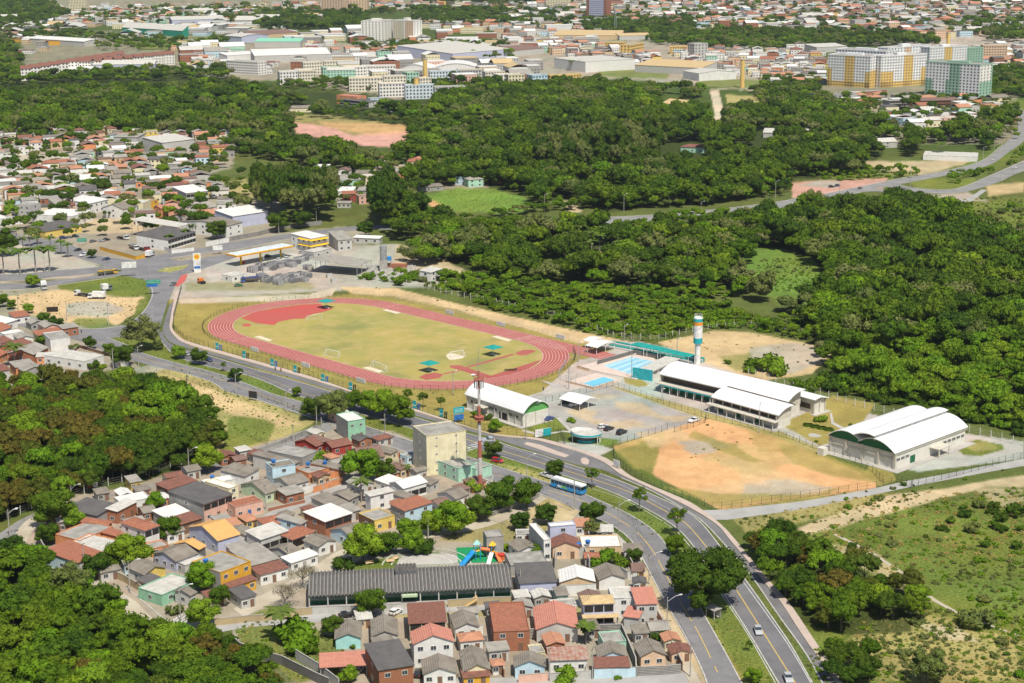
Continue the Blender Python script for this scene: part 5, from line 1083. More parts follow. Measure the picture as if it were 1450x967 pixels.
# fences
def fence(k,pts,h,step,label,m=None,mesh=True,pr=.07,group='fences',concrete=False,cat='fence'):
 m=m or M('dark_green_fence_paint',(.03,.06,.045),stain=.1);P=resample([GZ(k,p)for p in pts],max(3,int(length([GZ(k,p)for p in pts])/step)+1))
 o=P[0];e=empty('fence',o,0,label,cat,group);pm=bpy.data.meshes.get('fpost_%s_%.1f'%(m.name,h))
 if pm is None:
  q=MB().cyl(0,0,0,h,pr,n=5)
  if concrete:q=MB().box(-.1,-.1,0,.1,.1,h).tube((0,0,h),(0,.35,h+.4),.07)
  pm=q.mesh('fpost_%s_%.1f'%(m.name,h),m)
 for i,p in enumerate(P):
  if i<300:put('post',pm,e,p-o)
 if mesh:
  r=MB()
  for a,b in zip(P,P[1:]):
   for z in((h-.05,h*.5,.15)if not concrete else(h*.9,h*.6,h*.3)):r.tube((a-o)+Vector((0,0,z)),(b-o)+Vector((0,0,z)),.022,n=3)
  r.build('rail',m,e)
  w_=MB()
  if not concrete:
   for a,b in zip(P,P[1:]):
    n=max(2,int((b-a).length/.55))
    for i in range(1,n):c=a.lerp(b,i/n)-o;w_.tube(c+Vector((0,0,.1)),c+Vector((0,0,h-.05)),.012,n=3)
   tag(w_.build('mesh_panel',m,e),kind='stuff')
 return e
GP=M('galvanised_fence_posts',(.45,.45,.43),stain=.2)
fence('',PVB_F:=[(257,409),(246,450),(246,466),(262,481),(283,488),(353,507.6),(435.5,531),(512,557),(562,570),(640,596),(699,613),(765,620),(800,629)],2.2,3.2,'long green mesh fence between the pavement and the track')
fence('',[(868,640),(870,650),(893,672),(922,686),(972,707),(1010,722),(1080,713),(1150,703),(1240,691),(1262,685)],2.2,3.2,'green mesh fence round the bare orange lot')
fence('',[(868,632),(882,628),(935,612),(945,608)],2.2,3.0,'green fence between gate and gravel car park');fence('',[(955,612),(998,600),(1000,592)],2.2,3.0,'green fence at the right corner of the gravel car park')
fence('',[(868,547),(905,560),(960,580),(1000,592),(1080,610),(1120,622),(1165,640),(1200,650),(1235,668),(1250,683)],2.2,3.2,'green fence running past the white halls above the bare lot')
fence('',[(1290,693-2),(1300,688),(1350,675),(1400,662),(1420,655),(1560,625)],2.2,3.2,'green fence along the gravel road by the gymnasium');fence('',[(1270,682),(1290,691),(1292,688)],2.4,2,'gate panels in the fence beside the gravel road')
fence('',[(800,628),(792,612),(770,600),(760,590),(745,582),(765,572),(868,547)],2.2,3.2,'green fence between gravel car park and the hall gardens')
fence('',[(815,545),(790,536),(803,512),(835,500),(862,492),(905,483)],2.6,3,'dark fence round the pool terraces',GP);fence('',[(802,541),(840,551),(868,546),(890,540),(900,537)],1.8,2.5,'low fence in front of the small pool',GP)
P=[TP(*p)for p in oval(49.2,14)]
def fenceW(P,h,step,label,**k):
 Z['_w']=(0,0,1);pts=[project(p.x,p.y)for p in P];return fence('',pts,h,step,label,**k)
PO=[TP(*p)for p in oval(49.6,14)];PO=PO[2:27]
fenceW([TP(HL+8,-49.5),TP(0,-49.5),TP(-HL,-49.5)]+[TP(-HL+49.5*math.cos(a),49.5*math.sin(a))for a in np.linspace(-PI/2,-PI,9)]+[TP(-HL+49.5*math.cos(a),49.5*math.sin(a))for a in np.linspace(PI,PI*.62,8)],1.5,3,'low dark fence round the left bend and near straight of the track')
fenceW([TP(HL+49.5*math.cos(a),49.5*math.sin(a))for a in np.linspace(-1.4,.95,14)],2.0,3,'dark fence round the right bend of the track');fence('',[(500,416),(560,424),(622,438),(684,453),(746,466),(820,484)],2.0,3,'fence of grey posts beyond the far straight',GP)
CPST=M('whitewashed_concrete_posts',(.58,.56,.52),stain=.3)
fence('',[(560,400),(640,418),(700,430),(800,452),(870,478),(930,482),(990,468),(1060,462),(1160,478)],2.2,4,'concrete post fence along the edge of the scrub',CPST,concrete=True);fence('',[(1060,530),(1100,545),(1160,560),(1200,572),(1270,590),(1370,612),(1450,632)],2.4,4,'concrete post fence between the halls and the wood',CPST,concrete=True)
fence('A',[(-60,745),(40,725),(150,690),(200,665),(260,645),(360,605),(470,578),(580,555),(730,500),(840,475),(940,450),(1040,415),(1140,390),(1240,355),(1285,340)],2.4,4.4,'whitewashed concrete post fence between wood and village street',CPST,concrete=True)
fence('E5',[(790,165),(900,185),(1050,235),(1250,300),(1400,350)],1.6,4,'weathered post fence along the sand lot by the avenue',WOOD);fence('',[(362,560),(405,575),(450,594)],1.6,4,'post fence at the lower edge of the sand lot',WOOD);fence('C5',[(0,560),(90,600),(220,570),(370,490)],1.6,4,'short post fence beside the weedy patch',WOOD)
fence('F',[(50,575),(240,640),(420,655)],1.2,3,'low fence round the village playground lawn',GP);fence('F',[(330,470),(440,440),(650,520)],3.0,4,'tall net fence of the sand pitch',GP)
# school and playground
def school():
 b,rz,Wd,D=frame3('D',(180,348),(1600,286),None,3.6,d=13.5);Wd=(GZ('E',(232,285),3.6)-GZ('D',(180,348),3.6)).length
 e=empty('school',b,rz,'long low school with dark ribbed roof and green classrooms','school')
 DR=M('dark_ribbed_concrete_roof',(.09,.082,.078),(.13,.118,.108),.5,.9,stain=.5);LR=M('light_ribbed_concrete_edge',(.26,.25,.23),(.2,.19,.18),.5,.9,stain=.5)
 n=int(Wd/.92);st=Wd/n;D=13.5;m=MB();h=3.7;R=1.7
 for(y0,z0),(y1,z1)in(((-.9,h),(D*.62,h+R)),((D*.62,h+R),(D+.6,h+.5))):
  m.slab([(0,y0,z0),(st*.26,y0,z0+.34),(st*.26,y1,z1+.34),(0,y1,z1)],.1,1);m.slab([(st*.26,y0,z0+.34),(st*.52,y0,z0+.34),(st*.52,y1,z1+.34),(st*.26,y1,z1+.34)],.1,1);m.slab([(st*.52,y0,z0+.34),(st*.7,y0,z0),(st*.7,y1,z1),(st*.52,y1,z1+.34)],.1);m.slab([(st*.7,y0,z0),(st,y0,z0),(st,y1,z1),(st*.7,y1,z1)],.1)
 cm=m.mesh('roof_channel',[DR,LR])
 for i in range(n):put('roof_channel',cm,e,(i*st,0,0))
 GW_=M('pale_green_classroom_wall',(.28,.38,.31),stain=.2)
 MB().box(.3,2.4,0,Wd-.3,D,h).build('wall',GW_,e);MB().box(0,-.3,0,Wd,2.4,.12).build('veranda_floor',CONC,e);MB().box(.2,-.45,0,Wd-.2,-.3,.95).build('parapet',W('lgrey'),e)
 MB().box(.32,2.3,0,Wd-.32,2.4,1.1).build('dado',M('green_dado',(.04,.16,.08)),e)
 bm_=MB().box(-.15,-.15,0,.15,.15,h).mesh('post',W('lgrey'));nb=int(Wd/4.6)
 for i in range(nb+1):put('post',bm_,e,(.3+(Wd-.6)*i/nb,-.35,0))
 for i in range(nb):put('window',winm(2.6,1.1)[0],e,(2.2+(Wd-4)*i/nb,2.35,2.2))
 x=Wd*.48;MB().box(x-2.6,D*.55,4.8,x+2.6,D*.75,6.2).build('roof_lantern',W('white'),e)
 for i in range(6):put('roof_channel',MB().slab([(0,D*.5,6.2),(.45,D*.5,6.5),(.45,D*.8,7.0),(0,D*.8,6.7)],.1).slab([(.45,D*.5,6.5),(.9,D*.5,6.2),(.9,D*.8,6.7),(.45,D*.8,7.0)],.1).mesh('lantern_channel',DR)if i==0 else bpy.data.meshes['lantern_channel'],e,(x-2.8+i*.93,0,0))
 for xx in(Wd*.2,Wd*.76):MB().slab([(xx,-3.5,.2),(xx+3.2,-3.5,2.0),(xx+3.2,-.5,2.0),(xx,-.5,.2)],.2).build('ramp_wall',OWP,e)
 MB().box(Wd*.455,-1.5,2.6,Wd*.53,0,3.2).build('entrance_canopy',W('pgreen'),e)
OWP=M('bright_ochre_paint',(.66,.46,.20),stain=.15)  # bright ochre of the school's ramp walls
school()
sheet('playground_turf',[Zp('D',p)for p in[(1230,8),(1460,2),(1520,112),(1245,116)]],.07,M('bright_green_turf',(.01,.26,.09),(.012,.22,.08),stain=.1,world=True));sheet('school_patio',[Zp('D',p)for p in[(800,140),(850,70),(1000,50),(1220,60),(1235,116),(1000,128)]],.06,PAVG,sm=3)
mb=MB();c0=GZ('D',(1020,130))
for rr in(7,9.5,12):ribbon(mb,[c0+Vector((math.cos(a)*rr,math.sin(a)*rr,0))for a in np.linspace(0,PI,20)],.3,.075)
tag(mb.build('painted_arcs',WHL),kind='structure')
def playground():
 b=GZ('K2',(1235,280));e=empty('play_structure',b,.5,'colourful play structure with long blue slide on green turf','play structure')
 col=lambda n,c:M(n,c,stain=.02,rough=.4)
 BL,YL,OR,TL=col('blue_plastic',(.03,.30,.70)),col('yellow_plastic',(.80,.50,.05)),col('orange_plastic',(.75,.20,.06)),col('pale_teal_plastic',(.35,.70,.62))
 def tw(x,y,h,mt,rt):
  for i,j in((-.7,-.7),(.7,-.7),(.7,.7),(-.7,.7)):MB().cyl(x+i,y+j,0,h+1.8,.09,n=6).build('post',BL,e)
  MB().box(x-.8,y-.8,h-.1,x+.8,y+.8,h).build('deck',YL,e);MB().cyl(x,y,h+1.8,h+3.0,1.25,.05,4).build('tower_roof',rt,e)
 tw(0,0,2.6,BL,TL);tw(4,-1.5,2.0,OR,YL)
 def slide(a,c,mt,w_=.55):
  m=MB();a,c=Vector(a),Vector(c);d=(c-a);n=Vector((-d.y,d.x,0)).normalized()*w_;u_=Vector((0,0,.35));m.slab([a-n,c-n,c+n,a+n],.06);m.quad(a-n,c-n,c-n+u_,a-n+u_);m.quad(a+n,c+n,c+n+u_,a+n+u_);m.build('slide',mt,e)
 slide((-.8,0,2.6),(-6.5,-3.2,.3),BL,.7);slide((3.4,-2.3,2.0),(.6,-5.5,.25),WHITE);slide((4.6,-2.3,2.0),(4.2,-5.6,.25),OR);slide((4.8,-1.2,2.0),(8,-2.8,.3),TL)
 MB().tube((.8,0,2.9),(3.3,-1.2,2.4),.5,n=10).build('tunnel',OR,e)
 e=empty('play_spinner',GZ('K2',(1370,282)),0,'small red play drum beside the play structure','play equipment');MB().cyl(0,0,0,1.4,.9,n=12).build('drum',OR,e);MB().cyl(0,0,1.4,1.6,1.1,n=12).build('top',col('red_plastic',(.6,.05,.03)),e)
playground()
for i,(x,y,a)in enumerate([(755,300,.2),(785,285,.9),(640,310,.3)]):
 e=empty('bench',GZ('K2',(x,y)),a,['pale park bench on the school lawn, left of the curved patio','pale park bench turned towards the patio','lone pale bench under the school trees'][i],'bench','benches on the school lawn');MB().box(-1.1,-.3,.42,1.1,.3,.5).build('seat',W('beige'),e);MB().box(-1.1,.26,.5,1.1,.34,1.0).build('backrest',W('beige'),e)
 for s in(-.9,.9):MB().box(s-.06,-.28,0,s+.06,.28,.42).build('leg',CONC,e)
 # vehicles
PAINTS={}
def cpaint(n,c):
 if n not in PAINTS:
  m,t,N,L,b=nodes('car_paint_'+n);b.inputs['Base Color'].default_value=rgba(c);b.inputs['Roughness'].default_value=.3;b.inputs['Coat Weight'].default_value=.5;PAINTS[n]=m
 return PAINTS[n]
CC=dict(white=(.75,.75,.74),black=(.015,.016,.018),silver=(.42,.43,.45),grey=(.16,.165,.17),blue=(.03,.07,.30),red=(.42,.02,.025),dred=(.3,.02,.02),navy=(.02,.04,.12),yellow=(.7,.42,.03),orange=(.7,.2,.03),green=(.05,.16,.08))
WHEEL=None
CARM={}
def car_meshes(c,kind):
 global WHEEL
 if WHEEL is None:
  m=MB();m.tube((0,-.11,0),(0,.11,0),.33,n=14);tyre=m.mesh('tyre',BLK);m=MB();m.tube((0,-.125,0),(0,.125,0),.2,n=10);WHEEL=(tyre,m.mesh('rim',STEEL))
 if(c,kind)in CARM:return CARM[c,kind]
 L_,w,prof,cab={'car':(4.2,.86,[(-2.1,.35),(-2.12,.75),(-1.75,.95),(-.9,1.0),(.75,1.0),(1.75,.82),(2.08,.62),(2.1,.33)],[(-1.75,.95),(-1.3,1.42),(-.1,1.47),(.85,.97)]),
'hatch':(3.9,.84,[(-1.9,.35),(-1.95,.8),(-1.85,.98),(-.9,1.0),(.8,.98),(1.6,.82),(1.93,.6),(1.95,.33)],[(-1.85,.98),(-1.6,1.47),(.05,1.5),(.95,.98)]),
'suv':(4.5,.92,[(-2.2,.4),(-2.25,.95),(-2.1,1.1),(-.9,1.12),(.9,1.1),(1.9,.98),(2.22,.75),(2.25,.4)],[(-2.1,1.1),(-1.85,1.68),(.1,1.72),(1.0,1.1)]),
'pickup':(5.0,.9,[(-2.5,.45),(-2.52,1.02),(-2.3,1.05),(-.9,1.05),(1.0,1.08),(2.1,.98),(2.45,.75),(2.5,.42)],[(-.75,1.05),(-.6,1.68),(.3,1.7),(1.15,1.08)])}[kind]
 def ex(prof,w,w2,mb,m=0,zlo=None):
  n=len(prof)
  for s in(-1,1):
   P=[(x,s*(w if z<1.1 else w2),z)for x,z in prof];P=P if s<0 else P[::-1];mb.quad(*P,m=m)
  for(a,b),(c_,d)in zip(prof,prof[1:]+prof[:1]):
   wa,wb=(w if b<1.1 else w2),(w if d<1.1 else w2);mb.quad((a,-wa,b),(a,wa,b),(c_,wb,d),(c_,-wb,d),m=m)
 b_=MB();ex(prof,w,w,b_);(x0,z0),(x1,z1),(x2,z2),(x3,z3)=cab
 g=MB();ex([(x0+.04,z0-.02),(x1,z1-.04),(x2,z2-.04),(x3-.02,z3-.02)],w-.07,w-.16,g)
 t=MB();t.box(x1-.06,-w+.14,z1-.06,x2+.08,w-.14,z2+.02)
 for x in(x1*.5+x2*.5,):
  for s in(-1,1):t.box(x-.05,s*(w-.11)-.04,z0,x+.05,s*(w-.11)+.04,z2)
 hl=MB().box(-.06,-.17,-.08,.06,.17,.08)
 if 'headl' not in CARM:CARM['headl']=hl.mesh('headlight',glass('headlight_glass',(.7,.72,.74)));CARM['taill']=hl.mesh('tail_light',glass('tail_light_glass',(.4,.02,.02)))
 P_=cpaint(c,CC[c]);CARM[c,kind]=(b_.mesh('body',P_),g.mesh('windows',GLS),t.mesh('roof',P_),L_,w,kind);return CARM[c,kind]
def car(k,rear,front,c,label,kind='car',group='parked and passing cars'):
 a,b=GZ(k,rear),GZ(k,front);ctr=(a+b)/2;rz=math.atan2((b-a).y,(b-a).x);bm_,g,t,L_,w,kd=car_meshes(c,kind)
 e=empty('car' if kind!='pickup' else 'pickup_truck',(ctr.x,ctr.y,.06),rz,label,'car' if kind!='pickup' else 'pickup truck',group)
 put('body',bm_,e);put('windows',g,e);put('roof',t,e)
 for x in(-L_*.31,L_*.31):
  for y in(-w+.06,w-.06):q=put('wheel',WHEEL[0],e,(x,y,.33));put('rim',WHEEL[1],q)
 for y in(-w+.25,w-.25):put('headlight',CARM['headl'],e,(L_/2-.02,y,.65));put('tail_light',CARM['taill'],e,(-L_/2+.0,y,.78))
 return e
def truck(k,rear,front,cab_c,body,label,L_=8.5,name='truck'):
 """body: 'box', 'flat', 'dump', 'tank'"""
 a,b=GZ(k,rear),GZ(k,front);ctr=(a+b)/2;rz=math.atan2((b-a).y,(b-a).x);e=empty(name,(ctr.x,ctr.y,.05),rz,label,'truck','trucks');P_=cpaint(cab_c,CC[cab_c]);car_meshes('white','car')
 x1=L_/2;m=MB();m.slab([(x1-2,-1.15,2.5),(x1-.35,-1.15,2.5),(x1-.35,1.15,2.5),(x1-2,1.15,2.5)],.12);m.box(x1-2,-1.2,.55,x1,1.2,1.5);m.box(x1-2,-1.15,1.5,x1-1.8,1.15,2.4);m.build('cab',P_,e)
 MB().box(x1-1.8,-1.12,1.5,x1-.12,1.12,2.39).build('windscreen',GLS,e);MB().box(-L_/2,-.5,.7,x1-2,.5,.95).build('chassis',DARK,e)
 if body=='box':MB().box(-L_/2,-1.25,1.0,x1-2.15,1.25,3.4).build('cargo_box',WHITE if cab_c!='green' else STEEL,e)
 elif body=='dump':MB().slab([(-L_/2,-1.2,2.2),(x1-2.2,-1.2,2.4),(x1-2.2,1.2,2.4),(-L_/2,1.2,2.2)],1.2).build('tipper',cpaint('tip',(.10,.09,.07)),e);MB().box(-L_/2,-1.22,2.2,x1-2.2,-1.1,2.5).box(-L_/2,1.1,2.2,x1-2.2,1.22,2.5).build('side_board',P_,e)
 else:MB().box(-L_/2,-1.22,1.0,x1-2.2,1.22,1.2).build('flat_bed',DARK,e);MB().box(x1-2.3,-1.2,1.2,x1-2.2,1.2,2.3).build('headboard',P_,e)
 for x in(-L_*.36,-L_*.22,L_*.36):
  for y in(-1.05,1.05):q=put('wheel',WHEEL[0],e,(x,y,.45));q.scale=(1.4,1.6,1.4);put('rim',WHEEL[1],q)
 return e
for a in[('N',(340,836),(402,826),'white','white hatchback parked at the left of the gravel car park','hatch'),('N',(382,855),(440,834),'black','black car parked close to the white hatchback','car'),('N',(470,885),(532,858),'black','black car standing alone right of the gatehouse','suv'),('N',(1042,775),(978,798),'white','white car at the far right corner of the gravel lot','car'),
('N',(85,658),(140,650),'black','black car under the white curved carport','car'),('N',(200,668),(138,682),'white','white car sticking out of the curved carport','car'),('P',(738,540),(800,515),'blue','dark blue car parked by the end wall of the hall','car'),('P',(335,700),(248,702),'silver','silver car driving over the zebra crossing','car'),
('F',(90,168),(155,178),'red','red car parked on the median grass by the green wall','hatch'),('F',(498,290),(432,265),'white','white pickup waiting behind the bus','pickup'),('F',(95,20),(20,25),'silver','grey car near the crossing at the left','car'),('R8',(955,575),(980,645),'silver','silver car driving down the right carriageway','car'),('R8',(1165,910),(1195,985),'silver','silver car leaving at the bottom edge','car'),
('E5',(1062,98),(1018,86),'silver','silver car under a median tree on the avenue','car'),('E5',(1142,115),(1192,132),'navy','dark blue car behind the median tree on the avenue','car'),('D',(395,508),(515,492),'black','black car parked at the school wall','car'),('D',(520,905),(560,870),'silver','silver car under the salmon carport','car'),('D',(440,880),(470,850),'white','white car deep under the salmon carport','car'),('D',(955,930),(975,890),'black','dark car in the alley beside the brick building','car'),
('U',(990,640),(945,656),'grey','dark grey car at the red crossing','car'),('U',(610,505),(578,508),'navy','dark car crossing the junction','car'),('U',(452,452),(418,458),'black','dark car on the diagonal road','car'),('U',(485,480),(450,488),'white','white van like car on the diagonal road','suv'),('U',(335,390),(375,385),'navy','dark blue car by the yellow and blue shop','suv'),('U',(405,375),(440,380),'black','black car beside the yellow and blue shop','car'),
('U',(502,410),(540,402),'grey','grey car first in the row on the corner lot','car'),('U',(550,408),(585,400),'silver','silver car in the row on the corner lot','car'),('U',(580,400),(612,394),'black','black car last in the row on the corner lot','car'),('T',(1370,448),(1400,440),'white','white car on the lower highway arm','car'),('T',(1225,392),(1245,382),'white','white car on the upper highway arm','car'),('T',(275,592),(305,582),'grey','grey car on the highway at the pink bank','car'),
('T',(70,578),(105,575),'black','dark car parked on the dusty lot by the pink bank','car'),('T',(110,572),(150,565),'navy','second car parked on the dusty lot by the pink bank','car'),('S',(1335,355),(1395,345),'silver','silver car in front of the filling station shop','car'),('S',(1105,440),(1160,425),'white','white van at the filling station forecourt','suv'),('S',(1180,430),(1235,405),'white','second white van at the filling station forecourt','suv'),
('S',(985,400),(1035,385),'black','black car at the petrol pumps','car'),('S',(680,695),(742,690),'green','dull green car in the stone yard','car'),('U',(60,455),(110,450),'silver','silver car by the palm square','car'),('K2',(770,592),(800,575),'white','small white car beside the school gate','hatch'),('C5',(1320,690),(1345,672),'red','red car edge of the avenue by the mint wall','hatch'),('G',(45,345),(90,335),'blue','blue car inside the white garage','car')][:-2]:
 car(*a[:5],kind=a[5])
for a in[('U',(592,722),(492,722),'white','box','white box truck on the sandy lot',8),('U',(500,712),(418,702),'white','flat','white cab truck with flat bed on the sandy lot',8),('U',(548,595),(655,582),'yellow','dump','dark tipper truck with yellow cab on the left road',9.5),('U',(240,650),(252,685),'silver','box','grey covered truck at the sandy lot edge',7),('U',(760,445),(842,460),'red','flat','truck with red cab in the truck yard',9),
('U',(700,425),(800,465),'white','dump','truck with grey body in the truck yard',9),('U',(625,305),(725,300),'blue','flat','blue truck behind the corner lot',9),('U',(820,495),(858,480),'silver','box','small grey box van by the junction',6),('S',(920,640),(735,655),'blue','dump','blue tipper truck in the stone yard',9),('U',(650,385),(725,395),'white','flat','white truck on the corner lot',8),('S',(350,670),(310,655),'orange','flat','small orange loader in the stone yard',4.5),('U',(582,680),(612,675),'grey','box','small dark box trailer on the sandy lot',5)]:
 truck(*a[:6],L_=a[6])
def bus():
 a,b=GZ('F',(700,412)),GZ('F',(498,352));ctr=(a+b)/2;d=b-a;rz=math.atan2(d.y,d.x);L_=12.2
 e=empty('bus',(ctr.x+1.2,ctr.y+1.0,.06),rz,'blue white and green city bus on the village side road','bus');BW,BB=cpaint('buswhite',(.78,.8,.8)),cpaint('busblue',(.02,.28,.62));BG=cpaint('busgreen',(.18,.5,.10));car_meshes('white','car')
 MB().box(-L_/2,-1.27,.45,L_/2,1.27,1.55).build('lower_body',BB,e);m=MB();m.box(-L_/2+.02,-1.24,1.55,L_/2-.02,1.24,2.75);m.build('windows',GLS,e)
 MB().box(-L_/2,-1.28,2.7,L_/2,1.28,3.15).build('roof',BW,e);m=MB()
 pm=MB().box(-.08,-1.265,1.5,.08,1.265,2.72).mesh('window_pillar',BB)
 for i in range(9):put('window_pillar',pm,e,(-L_/2+.1+(L_-.2)*i/8,0,0))
 MB().slab([(-1.2,-1.29,1.0),(.6,-1.29,1.0),(2.6,-1.29,2.7),(.9,-1.29,2.7)],.01);w_=MB();w_.quad((1.5,1.29,.8),(-1.0,1.29,.8),(.4,1.29,1.55),(2.2,1.29,1.55));w_.build('green_swoosh',BG,e);w_=MB();w_.quad((1.5,1.285,.8),(3.8,1.285,.8),(3.0,1.285,1.5),(2.2,1.285,1.5));w_.build('white_swoosh',BW,e)
 for x in(-2.5,2):MB().box(x-.8,-.6,3.15,x+.8,.6,3.35).build('roof_hatch',BW,e)
 for x in(-L_*.3,L_*.3):
  for y in(-1.15,1.15):q=put('wheel',WHEEL[0],e,(x,y,.5));q.scale=(1.5,1.5,1.5);put('rim',WHEEL[1],q)
 for y in(-.9,.9):put('headlight',CARM['headl'],e,(L_/2,y,.8));put('tail_light',CARM['taill'],e,(-L_/2,y,.9))
bus()
# lamps, poles, signs
LM={}
def lamp(k,p,h,label,arm=0,m=None,kind='pole',name='street_lamp'):
 b=GZ(k,p);m=m or CONC;key=(h,arm,m.name)
 if key not in LM:
  q=MB().tube((0,0,0),(0,0,h),.17,.10,n=7);pole=q.mesh('pole',m);am=None
  if arm:q=MB().tube((0,0,h-1.2),(arm*.6,0,h-.1),.06).tube((arm*.6,0,h-.1),(arm*1.0,0,h+.1),.06);am=q.mesh('arm',STEEL)
  hd=MB().box(-.3,-.16,-.06,.55,.16,.1).mesh('lamp_head',WHITE);cb=MB().box(-1.0,-.06,0,1.0,.06,.12).mesh('crossarm',WOOD)
  LM[key]=(pole,am,hd,cb)
 pole,am,hd,cb=LM[key];e=empty(name if arm else 'utility_pole',b,math.radians(20),label,'street lamp' if arm else 'utility pole','lamp and utility poles');put('pole',pole,e)
 if arm:put('arm',am,e);put('lamp_head',hd,e,(arm,0,h+.1))
 if kind=='pole':put('crossarm',cb,e,(0,0,h-.5),.9)
 return e
PL_=[('F',(330,318),9,'lamp pole beside the median tree behind the bus',2.5),('F',(667,510),9.5,'dark pole in front of the bus',0),('F',(980,665),9,'lamp pole at the corner of the pavement by the sand garden',3),('F',(1087,772),7,'pole beside the unfinished white house',0),('R8',(195,265),8.5,'lamp pole beside the brick yard wall',3.2),('R8',(322,600),9,'lamp pole with long arm at the salmon roofed corner house',3.4),('R8',(487,925),8.5,'pole at the pink gable house corner',0),
('E5',(1320,308),8,'lamp pole at the lower kerb of the avenue',2),('E5',(1050,232),7.5,'thin pole on the median by the two trees',0),('E5',(775,152),8,'pole near the big junction tree',0),('E5',(635,168),8.5,'white pole at the wood corner',0),('C5',(180,408),8,'lamp pole on the verge of the sand lot',1.6),('C5',(350,485),7,'pole by the two dark trees',0),('C5',(733,565),9,'pole beside the green block',0),('C5',(218,572),5.5,'short pole at the weedy patch',0),('C5',(378,532),5.5,'short pole at the village street end',0),
('I',(55,158),8,'lamp pole left of the street bend',2.2),('I',(470,345),8,'pole at the red roofed corner house',0),('A',(70,858),8.5,'white lamp pole at the dark road edge',2.4),('A',(513,668),8,'lamp pole at the wood fence',2.4),('A',(1340,408),8.5,'lamp pole near the blossoming tree',2.6),('H',(780,652),9.5,'dark lamp pole at the zebra corner',3),('H',(422,450),9,'lamp pole by the yellow gable house',2.6),('B',(883,510),8,'pole in front of the blue shop door',0),('B',(1050,420),7,'pole by the white garden wall',0),('B',(1293,400),5,'short pole on the inner street',0),('B',(1045,900),8,'thin pole before the garage house',0),
('C',(77,225),6,'pole left of the narrow green block',0),('C',(527,262),9,'tall pole between green block and cream building',0),('C',(217,490),6,'pole beside the broadleaf tree',0),('C',(93,655),6,'pole by the inner street',0),('C',(1290,790),7,'pole in the small village park',0),('C',(832,960),6,'pole beside the park path',0),('E',(490,945),8,'pole before the rusty roofed house',0),('E',(795,940),8,'pole before the light blue wall',0),('D',(1280,960),7,'pole by the ochre porch',0),('E',(285,330),7,'pole by the lilac building',0),
('G',(130,198),9,'white pole at the edge of the sandy lot',0),('G',(475,270),9,'tall pole in the middle of the sandy lot',0),('G',(770,310),9.5,'tall pole at the curve of the sandy lot',0),('G',(803,620),8,'white concrete pole at the wood edge',0),('G',(980,590),8,'lamp pole under the big junction tree',1.5),('U',(835,590),9,'pole in the junction mouth',0),('U',(960,495),8,'pole on the verge by the white wall',0),('U',(588,600),9,'pole at the left road fork',0),('U',(250,580),8,'white pole on the palm square',0),('U',(1020,580),8,'pole left of the yellow pylon sign',0),('U',(1230,470),8,'pole on the station verge',0),
('V',(348,300),9,'lamp pole at the tall grove',1.6),('V',(138,360),7,'small pole on the avenue verge',0),('W',(645,240),11,'tall lamp pole above the highway',1.8),('W',(1075,285),11,'tall lamp pole at the highway middle',1.8),('W',(202,240),11,'lamp pole above the woods left of the highway',1.8),('X',(70,160),11,'highway lamp pole at the left rise',1.8),('X',(818,110),15,'very tall highway lamp mast',1.8),('X',(425,145),8,'thin pole at the highway bank',0),('L',(822,885),13,'twin arm lamp mast at the wood road',2.5),('T',(1237,320),9,'lamp pole on the upper highway arm',1.8),('T',(1310,240),9,'farther lamp pole on the upper highway arm',1.8),('T',(1160,380),9,'nearer lamp pole on the upper highway arm',1.8),('T',(1285,530),7,'dark post on the lower highway arm',0)]
for r in PL_:lamp(r[0],r[1],r[2],r[3],r[4])
for k,p,h,lab in[('Q',(775,615),11,'white floodlight mast between lot and short hall'),('N',(127,557),9,'grey mast at the left of the small pool'),('N',(572,480),9.5,'grey mast between the two pools'),('N',(893,318),7,'mast by the teal canopies'),('N',(520,216),7,'mast behind the white canopies'),('Y2',(1252,545),8,'mast at the end of the straight'),('P',(585,685),9,'dark mast at the pavement bend'),('N',(788,640),4.5,'short lamp post on the paved court'),('P',(120,870),5,'small lamp post by the cream building'),('Y2',(395,770),9,'dark twin mast at the near bend of the track'),('R3',(0,0),0,'')][:-1]:
 lamp(k,p,h,lab,1.2 if h>6 else.6,STEEL,kind='lamp',name='floodlight_mast')
def board(k,p,w_,h,z,c,label,rz=0,c2=None,name='sign_board',cat='sign',legs=True):
 b=GZ(k,p);e=empty(name,b,rz,label,cat);m=MB().box(-w_/2,-.08,z,w_/2,.08,z+h);m.build('panel',c,e)
 if c2:MB().box(0,-.10,z+.02,w_/2-.02,-.081,z+h-.02).build('colour_field',c2,e)
 if legs:
  for x in(-w_*.35,w_*.35):MB().cyl(x,0,0,z,.07,n=6).build('post',STEEL,e)
 return e
SGN=M('white_sign',(.75,.75,.73),stain=.05);BLU=M('blue_sign',(.03,.16,.5),stain=.05);GRS=M('green_sign',(.02,.3,.2),stain=.05)
LT=M('sign_lettering',(.75,.75,.75),stain=0);DLT=M('grey_lettering',(.2,.25,.3),stain=0)
def strokes(e,x0,x1,z0,z1,y,rows,m):
 """unreadable lines of small print as raised strokes"""
 q=MB();r=random.Random(3)
 for i in range(rows):
  z=z1-(z1-z0)*(i+.5)/rows;x=x0
  while x<x1:w_=r.uniform(.2,.6);q.box(x,y-.01,z-.06,min(x+w_,x1),y,z+.06);x+=w_+.15
 q.build('lettering',m,e)
e=board('P',(720,662),6,2.6,.3,SGN,'white and teal entrance sign board beside the gatehouse',.45,TEAL,legs=False);strokes(e,-2.6,-.4,1.0,2.4,-.08,3,DLT)
